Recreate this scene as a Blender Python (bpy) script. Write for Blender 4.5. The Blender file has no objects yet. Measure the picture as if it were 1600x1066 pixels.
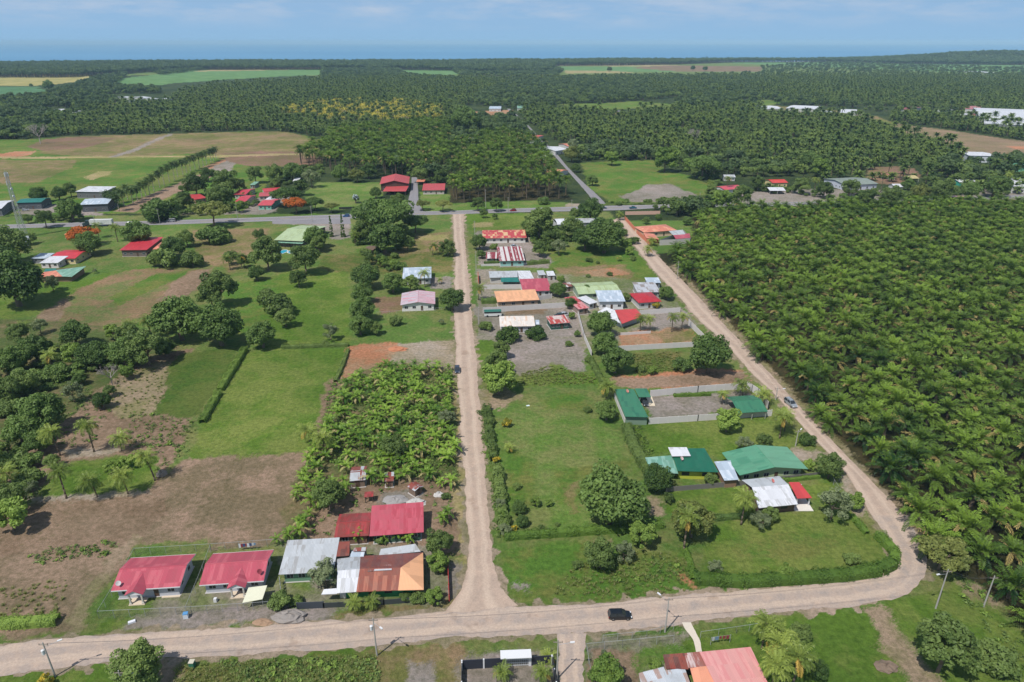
import bpy, math, random
import numpy as np
from mathutils import Vector, Matrix, noise as mnoise

# ------------------------------------------------------------------ camera, sky, sun
sc = bpy.context.scene
COL = sc.collection
H = 100.0                      # drone height above the plain (m)
PITCH = math.radians(23.7)     # camera looks this far below the horizontal
FPX = 1067.0                   # focal length in photo pixels (24 mm lens on 36 mm)
cam_d = bpy.data.cameras.new("camera")
cam = bpy.data.objects.new("camera", cam_d)
COL.objects.link(cam)
cam.location = (0, 0, H)
cam.rotation_euler = (math.radians(90) - PITCH, 0, 0)
cam_d.sensor_width = 36.0
cam_d.lens = 24.0
cam_d.clip_start = 0.5
cam_d.clip_end = 80000
sc.camera = cam

SUN_DIR = Vector((-0.52, -0.60, 0)).normalized()      # horizontal direction TOWARDS the sun
SUN_EL = math.radians(58)
sun_to = Vector((SUN_DIR.x * math.cos(SUN_EL), SUN_DIR.y * math.cos(SUN_EL), math.sin(SUN_EL)))
sun_d = bpy.data.lights.new("sun", 'SUN')
sun_d.energy = 4.7
sun_d.angle = math.radians(0.53)
sun_d.color = (1.0, 0.96, 0.9)
sun = bpy.data.objects.new("sun", sun_d)
COL.objects.link(sun)
sun.rotation_euler = sun_to.to_track_quat('Z', 'Y').to_euler()
sun.location = (0, 0, 300)

world = bpy.data.worlds.new("World")
sc.world = world
world.use_nodes = True
wn, wl = world.node_tree.nodes, world.node_tree.links
wn.clear()
w_out = wn.new('ShaderNodeOutputWorld')
bg = wn.new('ShaderNodeBackground')
sky = wn.new('ShaderNodeTexSky')
sky.sky_type = 'NISHITA'
sky.sun_disc = False
sky.sun_elevation = SUN_EL
sky.sun_rotation = math.atan2(SUN_DIR.x, SUN_DIR.y)
sky.altitude = 100
sky.air_density = 1.3
sky.dust_density = 0.6
sky.ozone_density = 2.0
bg.inputs[1].default_value = 0.092
tc = wn.new('ShaderNodeTexCoord')
sep = wn.new('ShaderNodeSeparateXYZ')
wl.new(tc.outputs['Generated'], sep.inputs[0])
# thin bands of far cumulus low over the sea
mp = wn.new('ShaderNodeMapping')
mp.inputs['Scale'].default_value = (5.0, 5.0, 26.0)
wl.new(tc.outputs['Generated'], mp.inputs[0])
cn = wn.new('ShaderNodeTexNoise')
cn.inputs['Scale'].default_value = 2.1
cn.inputs['Detail'].default_value = 7
cn.inputs['Roughness'].default_value = 0.62
wl.new(mp.outputs[0], cn.inputs[0])
cr = wn.new('ShaderNodeValToRGB')
cr.color_ramp.elements[0].position = 0.42
cr.color_ramp.elements[0].color = (0, 0, 0, 1)
cr.color_ramp.elements[1].position = 0.70
cr.color_ramp.elements[1].color = (1, 1, 1, 1)
wl.new(cn.outputs[0], cr.inputs[0])
# low sky: humid blue air near the horizon
lowr = wn.new('ShaderNodeMapRange')
lowr.inputs[1].default_value = 0.05
lowr.inputs[2].default_value = 0.35
lowr.inputs[3].default_value = 1.0
lowr.inputs[4].default_value = 0.0
wl.new(sep.outputs[2], lowr.inputs[0])
mx = wn.new('ShaderNodeMix')
mx.data_type = 'RGBA'
hz = wn.new('ShaderNodeValToRGB')
hz.color_ramp.elements[0].position = 0.0
hz.color_ramp.elements[0].color = (3.1, 5.4, 8.0, 1)
hz.color_ramp.elements[1].position = 0.06
hz.color_ramp.elements[1].color = (3.3, 5.2, 7.8, 1)
wl.new(sep.outputs[2], hz.inputs[0])
wl.new(lowr.outputs[0], mx.inputs[0])
wl.new(sky.outputs[0], mx.inputs[6])
wl.new(hz.outputs[0], mx.inputs[7])
mc = wn.new('ShaderNodeMix')
mc.data_type = 'RGBA'
mfac = wn.new('ShaderNodeMath')
mfac.operation = 'MULTIPLY'
mfac.inputs[1].default_value = 0.8
cel = wn.new('ShaderNodeMapRange')
cel.inputs[1].default_value = 0.012
cel.inputs[2].default_value = 0.035
wl.new(sep.outputs[2], cel.inputs[0])
mf2 = wn.new('ShaderNodeMath')
mf2.operation = 'MULTIPLY'
wl.new(cr.outputs[0], mfac.inputs[0])
wl.new(mfac.outputs[0], mf2.inputs[0])
wl.new(cel.outputs[0], mf2.inputs[1])
wl.new(mf2.outputs[0], mc.inputs[0])
wl.new(mx.outputs[2], mc.inputs[6])
mc.inputs[7].default_value = (5.3, 6.4, 8.0, 1)
wl.new(mc.outputs[2], bg.inputs[0])
wl.new(bg.outputs[0], w_out.inputs[0])

sc.view_settings.view_transform = 'Standard'
sc.view_settings.look = 'None'
sc.view_settings.exposure = 0.0
sc.view_settings.gamma = 1.0
try:
    sc.cycles.max_bounces = 5
    sc.cycles.diffuse_bounces = 3
    sc.cycles.glossy_bounces = 2
    sc.cycles.transmission_bounces = 3
    sc.cycles.volume_bounces = 0
    sc.cycles.transparent_max_bounces = 6
    sc.cycles.use_denoising = True
except Exception:
    pass

# ------------------------------------------------------------------ geometry of the place
cP, sP = math.cos(PITCH), math.sin(PITCH)
def hill(x, y):
    """two low wooded rises near the far right shore"""
    x = np.asarray(x, float); y = np.asarray(y, float)
    z = 34 * np.exp(-((x - 2500) / 420) ** 2 - ((y - 3900) / 260) ** 2)
    z = z + 36 * np.exp(-((x - 3250) / 480) ** 2 - ((y - 3900) / 260) ** 2)
    return z
def W(px, py, z=0.0):
    """photo pixel -> world point on the horizontal plane z"""
    a, b = (px - 800) / FPX, (533 - py) / FPX
    d = Vector((a, cP + b * sP, -sP + b * cP))
    t = (z - H) / d.z
    return Vector((d.x * t, d.y * t, z))
def dep(p):
    return p.y * cP + (H - p.z) * sP
def mpp(px, py, z=0.0):
    """metres per photo pixel there"""
    return dep(W(px, py, z)) / FPX
def top_h(base, py):
    """height of the point straight above world point base that shows at photo row py"""
    b = (533 - py) / FPX
    k = (-sP + b * cP) / (cP + b * sP)
    return H + base.y * k
def WN(px, py):
    a, b = (np.asarray(px, float) - 800) / FPX, (533 - np.asarray(py, float)) / FPX
    t = -H / (-sP + b * cP)
    return a * t, (cP + b * sP) * t

def lin(c):
    r = []
    for v in c[:3]:
        v = v / 255.0
        r.append(v / 12.92 if v <= 0.04045 else ((v + 0.055) / 1.055) ** 2.4)
    return r
KALB = 0.80
def alb(c, k=KALB):
    return [min(0.85, v * k) for v in lin(c)]

def put(o, parent=None):
    COL.objects.link(o)
    if parent is not None:
        o.parent = parent
    return o
def tag(o, label=None, cat=None, group=None, kind=None):
    if label: o['label'] = label
    if cat: o['category'] = cat
    if group: o['group'] = group
    if kind: o['kind'] = kind
    return o
def empty(name, loc, rz=0.0, label=None, cat=None, group=None):
    o = bpy.data.objects.new(name, None)
    o.empty_display_size = 0.5
    o.location = loc
    o.rotation_euler = (0, 0, rz)
    COL.objects.link(o)
    return tag(o, label, cat, group)
def mesh_np(name, v, f, mats=(), smooth=False, attr=None, uv=None):
    """v (n,3), f (m,k) all faces with k corners"""
    v = np.ascontiguousarray(v, dtype=np.float32)
    f = np.ascontiguousarray(f, dtype=np.int32)
    me = bpy.data.meshes.new(name)
    n, m, k = len(v), len(f), f.shape[1]
    me.vertices.add(n)
    me.vertices.foreach_set('co', v.ravel())
    me.loops.add(m * k)
    me.loops.foreach_set('vertex_index', f.ravel())
    me.polygons.add(m)
    me.polygons.foreach_set('loop_start', np.arange(0, m * k, k, dtype=np.int32))
    me.polygons.foreach_set('loop_total', np.full(m, k, dtype=np.int32))
    me.polygons.foreach_set('use_smooth', np.full(m, smooth, dtype=bool))
    me.update(calc_edges=True)
    if attr is not None:
        for an, (dom, typ, arr) in attr.items():
            a = me.attributes.new(an, typ, dom)
            arr = np.ascontiguousarray(arr, dtype=np.float32)
            a.data.foreach_set('color' if typ == 'FLOAT_COLOR' else 'value', arr.ravel())
    for mt in mats:
        me.materials.append(mt)
    return me

class MB:
    """collects boxes, prisms and tubes; build() links them as ONE mesh object"""
    def __init__(s):
        s.v, s.f, s.uv = [], [], []
    def face(s, pts, uv=None):
        n = len(s.v)
        s.v += [tuple(p) for p in pts]
        s.f.append(tuple(range(n, n + len(pts))))
        s.uv.append(uv)
    def solid(s, bot, top, uvt=None):
        """bot, top: equal rings counter-clockwise from above"""
        n, k = len(s.v), len(bot)
        s.v += [tuple(p) for p in bot] + [tuple(p) for p in top]
        s.f.append(tuple(range(n + k - 1, n - 1, -1))); s.uv.append(None)
        s.f.append(tuple(range(n + k, n + 2 * k))); s.uv.append(uvt)
        for i in range(k):
            j = (i + 1) % k
            s.f.append((n + i, n + j, n + k + j, n + k + i)); s.uv.append(None)
    def box(s, x0, x1, y0, y1, z0, z1):
        b = [(x0, y0), (x1, y0), (x1, y1), (x0, y1)]
        s.solid([(a, c, z0) for a, c in b], [(a, c, z1) for a, c in b])
    def tube(s, p, q, r0, r1=None, n=6):
        p, q = Vector(p), Vector(q)
        r1 = r0 if r1 is None else r1
        d = (q - p)
        if d.length < 1e-6: return
        d.normalize()
        a = d.orthogonal().normalized()
        b = d.cross(a)
        ang = [2 * math.pi * i / n for i in range(n)]
        s.solid([p + (a * math.cos(t) + b * math.sin(t)) * r0 for t in ang],
                [q + (a * math.cos(t) + b * math.sin(t)) * r1 for t in ang])
    def bar(s, p, q, w, h):
        """horizontal-ish bar from p to q, width w, height h"""
        p, q = Vector(p), Vector(q)
        d = (q - p); L = Vector((d.x, d.y, 0))
        if L.length < 1e-6: return
        L.normalize(); n = Vector((-L.y, L.x, 0)) * (w / 2)
        ring = [p - n, q - n, q + n, p + n]
        s.solid(ring, [a + Vector((0, 0, h)) for a in ring])
    def build(s, name, mat, parent=None, smooth=False):
        me = bpy.data.meshes.new(name)
        me.from_pydata(s.v, [], s.f)
        if any(u is not None for u in s.uv):
            ul = me.uv_layers.new(name='UVMap')
            for p, u in zip(me.polygons, s.uv):
                for li, vi in zip(p.loop_indices, p.vertices):
                    co = me.vertices[vi].co
                    ul.data[li].uv = (co.x, co.y) if u is None else u[li - p.loop_start]
        if smooth:
            for p in me.polygons: p.use_smooth = True
        for m in (mat if isinstance(mat, (list, tuple)) else [mat]):
            me.materials.append(m)
        me.update()
        return put(bpy.data.objects.new(name, me), parent)

def copy_tree(o, parent=None):
    c = o.copy()
    COL.objects.link(c)
    if parent is not None:
        c.parent = parent
    for ch in list(o.children):
        copy_tree(ch, c)
    return c

# ------------------------------------------------------------------ materials
def nm(name):
    m = bpy.data.materials.new(name)
    m.use_nodes = True
    nt = m.node_tree
    return m, nt, nt.nodes, nt.links, nt.nodes['Principled BSDF']
def noise_node(N, L, scale, detail=4, rough=0.6, vec=None, w=None):
    n = N.new('ShaderNodeTexNoise')
    n.inputs['Scale'].default_value = scale
    n.inputs['Detail'].default_value = detail
    n.inputs['Roughness'].default_value = rough
    if vec is not None: L.new(vec, n.inputs[0])
    return n
def ramp(N, L, src, p0, p1, c0=(0, 0, 0), c1=(1, 1, 1)):
    r = N.new('ShaderNodeValToRGB')
    r.color_ramp.elements[0].position = p0
    r.color_ramp.elements[1].position = p1
    r.color_ramp.elements[0].color = (*c0, 1)
    r.color_ramp.elements[1].color = (*c1, 1)
    L.new(src, r.inputs[0])
    return r
def mixc(N, L, fac, a, b, mode='MIX'):
    m = N.new('ShaderNodeMix')
    m.data_type = 'RGBA'
    m.blend_type = mode
    for i, x in ((0, fac), (6, a), (7, b)):
        if isinstance(x, (int, float)): m.inputs[i].default_value = x
        elif isinstance(x, (tuple, list)): m.inputs[i].default_value = (*x[:3], 1)
        else: L.new(x, m.inputs[i])
    return m
def bump(N, L, h, bsdf, strength=0.5, dist=0.1):
    b = N.new('ShaderNodeBump')
    b.inputs['Strength'].default_value = strength
    b.inputs['Distance'].default_value = dist
    L.new(h, b.inputs['Height'])
    L.new(b.outputs[0], bsdf.inputs['Normal'])

_mc = {}
def plain(c, rough=0.7, metal=0.0, var=0.12, scale=1.5, lin_in=False):
    key = ('p', tuple(c), rough, metal, var, scale)
    if key in _mc: return _mc[key]
    m, nt, N, L, B = nm('surface')
    a = list(c) if lin_in else alb(c)
    tcn = N.new('ShaderNodeTexCoord')
    n = noise_node(N, L, scale, 5, 0.65, tcn.outputs['Object'])
    mm = mixc(N, L, n.outputs[0], [x * (1 - var) for x in a], [min(.85, x * (1 + var)) for x in a])
    L.new(mm.outputs[2], B.inputs['Base Color'])
    B.inputs['Roughness'].default_value = rough
    B.inputs['Metallic'].default_value = metal
    _mc[key] = m
    return m
def glass_dark():
    if 'glass' in _mc: return _mc['glass']
    m, nt, N, L, B = nm('window_glass')
    B.inputs['Base Color'].default_value = (0.03, 0.035, 0.04, 1)
    B.inputs['Roughness'].default_value = 0.12
    _mc['glass'] = m
    return m
def roofmat(c, c2=None, amt=0.0, rough=0.45, pitch=0.28, sheet=0.9, dirt=0.18, cut=3.1):
    """corrugated sheets: ribs across u, each sheet its own tint, rust or replaced sheets by amount"""
    key = ('r', tuple(c), tuple(c2) if c2 else None, amt, rough, pitch, sheet, dirt, cut)
    if key in _mc: return _mc[key]
    m, nt, N, L, B = nm('roof_sheet')
    a = alb(c)
    uv = N.new('ShaderNodeUVMap')
    sp = N.new('ShaderNodeSeparateXYZ'); L.new(uv.outputs[0], sp.inputs[0])
    q = N.new('ShaderNodeMath'); q.operation = 'DIVIDE'; q.inputs[1].default_value = sheet
    L.new(sp.outputs[0], q.inputs[0])
    fl = N.new('ShaderNodeMath'); fl.operation = 'FLOOR'; L.new(q.outputs[0], fl.inputs[0])
    # every sheet is cut somewhere along the slope too
    q2 = N.new('ShaderNodeMath'); q2.operation = 'DIVIDE'; q2.inputs[1].default_value = cut
    L.new(sp.outputs[1], q2.inputs[0])
    fl2 = N.new('ShaderNodeMath'); fl2.operation = 'FLOOR'; L.new(q2.outputs[0], fl2.inputs[0])
    cb = N.new('ShaderNodeCombineXYZ')
    L.new(fl.outputs[0], cb.inputs[0]); L.new(fl2.outputs[0], cb.inputs[1])
    oi = N.new('ShaderNodeObjectInfo'); L.new(oi.outputs['Random'], cb.inputs[2])
    wn_ = N.new('ShaderNodeTexWhiteNoise'); wn_.noise_dimensions = '3D'; L.new(cb.outputs[0], wn_.inputs[0])
    base = mixc(N, L, wn_.outputs[0], [x * 0.87 for x in a], [min(.85, x * 1.07) for x in a])
    col = base.outputs[2]
    if c2 and amt > 0:
        b2 = alb(c2)
        mpn = N.new('ShaderNodeMapping'); mpn.inputs['Scale'].default_value = (1.6, 0.22, 1)
        L.new(uv.outputs[0], mpn.inputs[0])
        nn = noise_node(N, L, 1.0, 6, 0.7, mpn.outputs[0])
        ad = N.new('ShaderNodeMath'); ad.operation = 'MULTIPLY_ADD'
        L.new(wn_.outputs[0], ad.inputs[0]); ad.inputs[1].default_value = 0.55; L.new(nn.outputs[0], ad.inputs[2])
        t = 1.18 - amt * 0.82
        rr = ramp(N, L, ad.outputs[0], max(0, t - 0.06), min(1, t + 0.06))
        col = mixc(N, L, rr.outputs[0], col, b2).outputs[2]
    n3 = noise_node(N, L, 0.5, 6, 0.7, uv.outputs[0])
    r3 = ramp(N, L, n3.outputs[0], 0.42, 0.72)
    mu = N.new('ShaderNodeMath'); mu.operation = 'MULTIPLY'; mu.inputs[1].default_value = dirt * 2
    L.new(r3.outputs[0], mu.inputs[0])
    col = mixc(N, L, mu.outputs[0], col, (0.16, 0.13, 0.10)).outputs[2]
    L.new(col, B.inputs['Base Color'])
    B.inputs['Roughness'].default_value = rough
    wv = N.new('ShaderNodeMath'); wv.operation = 'MULTIPLY'; wv.inputs[1].default_value = 2 * math.pi / pitch
    L.new(sp.outputs[0], wv.inputs[0])
    sn = N.new('ShaderNodeMath'); sn.operation = 'SINE'; L.new(wv.outputs[0], sn.inputs[0])
    bump(N, L, sn.outputs[0], B, 0.6, 0.02)
    _mc[key] = m
    return m

def foliage(name, dark, light, odd=None, odd_amt=0.0, trans=0.25, rough=0.55):
    m, nt, N, L, B = nm(name)
    oi = N.new('ShaderNodeObjectInfo')
    at = N.new('ShaderNodeAttribute'); at.attribute_name = 'v'
    ge = N.new('ShaderNodeNewGeometry')
    n = noise_node(N, L, 0.045, 3, 0.6, ge.outputs['Position'])
    ad = N.new('ShaderNodeMath'); ad.operation = 'MULTIPLY_ADD'
    L.new(oi.outputs['Random'], ad.inputs[0]); ad.inputs[1].default_value = 0.62
    L.new(at.outputs['Fac'], ad.inputs[2])
    ad2 = N.new('ShaderNodeMath'); ad2.operation = 'MULTIPLY_ADD'
    L.new(n.outputs[0], ad2.inputs[0]); ad2.inputs[1].default_value = 1.25
    L.new(ad.outputs[0], ad2.inputs[2])
    sb = N.new('ShaderNodeMath'); sb.operation = 'SUBTRACT'; sb.inputs[1].default_value = 0.92
    L.new(ad2.outputs[0], sb.inputs[0])
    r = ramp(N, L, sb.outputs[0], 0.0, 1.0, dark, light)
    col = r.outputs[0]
    if odd:
        r2 = ramp(N, L, at.outputs['Fac'], 1 - odd_amt - 0.01, 1 - odd_amt + 0.01)
        col = mixc(N, L, r2.outputs[0], col, odd).outputs[2]
    L.new(col, B.inputs['Base Color'])
    B.inputs['Roughness'].default_value = rough
    B.inputs['Specular IOR Level'].default_value = 0.2
    tr = N.new('ShaderNodeBsdfTranslucent')
    mxs = N.new('ShaderNodeMixShader'); mxs.inputs[0].default_value = trans
    tcol = mixc(N, L, 1.0, col, (1.0, 1.25, 0.5), 'MULTIPLY')
    L.new(tcol.outputs[2], tr.inputs[0])
    L.new(B.outputs[0], mxs.inputs[1]); L.new(tr.outputs[0], mxs.inputs[2])
    L.new(mxs.outputs[0], N['Material Output'].inputs[0])
    return m
F = dict(
    mango=foliage('mango_leaves', (0.030, 0.068, 0.016), (0.160, 0.240, 0.060)),
    loose=foliage('tree_leaves', (0.048, 0.088, 0.022), (0.190, 0.260, 0.070)),
    bright=foliage('bright_leaves', (0.070, 0.130, 0.024), (0.25, 0.35, 0.07)),
    olive=foliage('olive_leaves', (0.09, 0.12, 0.03), (0.27, 0.29, 0.08)),
    pale=foliage('pale_leaves', (0.10, 0.13, 0.07), (0.24, 0.28, 0.14)),
    wood=foliage('woodland_leaves', (0.032, 0.064, 0.024), (0.125, 0.180, 0.065)),
    flame=foliage('flame_tree_leaves', (0.045, 0.08, 0.015), (0.12, 0.16, 0.03), (0.50, 0.14, 0.03), 0.62),
    croton=foliage('croton_leaves', (0.10, 0.14, 0.02), (0.35, 0.30, 0.04), (0.55, 0.40, 0.04), 0.35),
    hedge=foliage('hedge_leaves', (0.04, 0.09, 0.015), (0.15, 0.245, 0.04)),
    oil=foliage('oil_palm_fronds', (0.008, 0.038, 0.006), (0.165, 0.255, 0.030), (0.34, 0.27, 0.10), 0.05, 0.10, 0.5),
    oilfar=foliage('far_palm_fronds', (0.026, 0.060, 0.016), (0.145, 0.198, 0.040), (0.22, 0.18, 0.08), 0.05, 0.1, 0.5),
    coco=foliage('coconut_palm_fronds', (0.075, 0.125, 0.022), (0.30, 0.36, 0.075), (0.50, 0.34, 0.08), 0.05, 0.25, 0.4),
    yellow=foliage('yellowing_palm_fronds', (0.17, 0.20, 0.03), (0.60, 0.48, 0.07), (0.34, 0.28, 0.17), 0.08, 0.2),
    royal=foliage('royal_palm_fronds', (0.030, 0.06, 0.018), (0.12, 0.18, 0.045), None, 0, 0.15, 0.45),
    banana=foliage('banana_leaves', (0.045, 0.120, 0.014), (0.28, 0.41, 0.06), (0.46, 0.38, 0.18), 0.05, 0.3, 0.35),
    grass=foliage('grass_blades', (0.12, 0.16, 0.035), (0.30, 0.34, 0.10), (0.40, 0.34, 0.18), 0.18, 0.35),
    silver=foliage('silver_palm_fronds', (0.20, 0.25, 0.26), (0.40, 0.46, 0.48), None, 0, 0.1),
)
BARK = plain((128, 112, 96), 0.9, var=0.3, scale=3)
PALMBARK = plain((112, 98, 82), 0.9, var=0.35, scale=4)
DEADW = plain((165, 155, 148), 0.9, var=0.2, scale=3)
CONC = plain((190, 185, 182), 0.85, var=0.14, scale=0.8)
WHITE = plain((226, 226, 228), 0.6, var=0.05)
BLACKM = plain((42, 44, 50), 0.6, var=0.1)
STEEL = plain((170, 172, 176), 0.4, 0.6, var=0.1)
GALV = plain((176, 178, 180), 0.5, 0.2, var=0.1)
# ------------------------------------------------------------------ the ground: one sheet, land cover by field
def vnoise(x, y, cell, seed=0):
    x = np.asarray(x) / cell; y = np.asarray(y) / cell
    xi = np.floor(x).astype(np.int64); yi = np.floor(y).astype(np.int64)
    fx = x - xi; fy = y - yi
    fx = fx * fx * (3 - 2 * fx); fy = fy * fy * (3 - 2 * fy)
    def h(a, b):
        n = (a * 374761393 + b * 668265263 + seed * 982451653) & 0x7fffffff
        n = ((n ^ (n >> 13)) * 1274126177) & 0x7fffffff
        return ((n ^ (n >> 16)) & 0xffff) / 65535.0
    return (h(xi, yi) * (1 - fx) + h(xi + 1, yi) * fx) * (1 - fy) + (h(xi, yi + 1) * (1 - fx) + h(xi + 1, yi + 1) * fx) * fy
def inside(x, y, poly):
    r = np.zeros(x.shape, bool)
    n = len(poly); j = n - 1
    for i in range(n):
        xi, yi = poly[i]; xj, yj = poly[j]
        if yi != yj:
            c = ((yi > y) != (yj > y)) & (x < (xj - xi) * (y - yi) / (yj - yi) + xi)
            r ^= c
        j = i
    return r
# cover kinds: main colour, second colour (photo look, sRGB), contrast threshold
K = dict(
    grass=((94, 124, 54), (126, 130, 76)), lush=((92, 122, 42), (120, 134, 64)), lawn=((98, 130, 54), (128, 136, 78)),
    dryg=((118, 120, 66), (150, 128, 96)), mead=((88, 124, 46), (120, 126, 64)), plot=((78, 106, 40), (98, 112, 52)), plough=((146, 122, 92), (112, 124, 70)), soil=((158, 134, 112), (136, 114, 92)),
    bare=((166, 146, 122), (138, 132, 92)), deadg=((162, 138, 116), (128, 114, 88)), clay=((188, 130, 98), (170, 140, 110)),
    gravel=((158, 148, 140), (140, 132, 118)), pale=((176, 162, 146), (160, 146, 120)), sand=((178, 158, 118), (150, 146, 90)),
    scrub=((88, 104, 54), (130, 116, 84)), floor=((50, 54, 30), (78, 70, 44)), wood=((50, 66, 36), (72, 84, 46)),  # floor darkened: shade between the palm crowns put into its colour
    yellow=((178, 166, 104), (158, 152, 90)), far=((98, 136, 80), (112, 146, 88)), teal=((84, 122, 84), (90, 130, 84)),
    brownf=((142, 112, 94), (126, 112, 78)), strip=((152, 128, 106), (138, 124, 92)), ploughed=((122, 98, 82), (110, 92, 72)),
    yard=((150, 142, 126), (120, 130, 82)), tgrass=((90, 110, 46), (132, 122, 76)), asph=((146, 142, 144), (136, 132, 134)),
)
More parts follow.
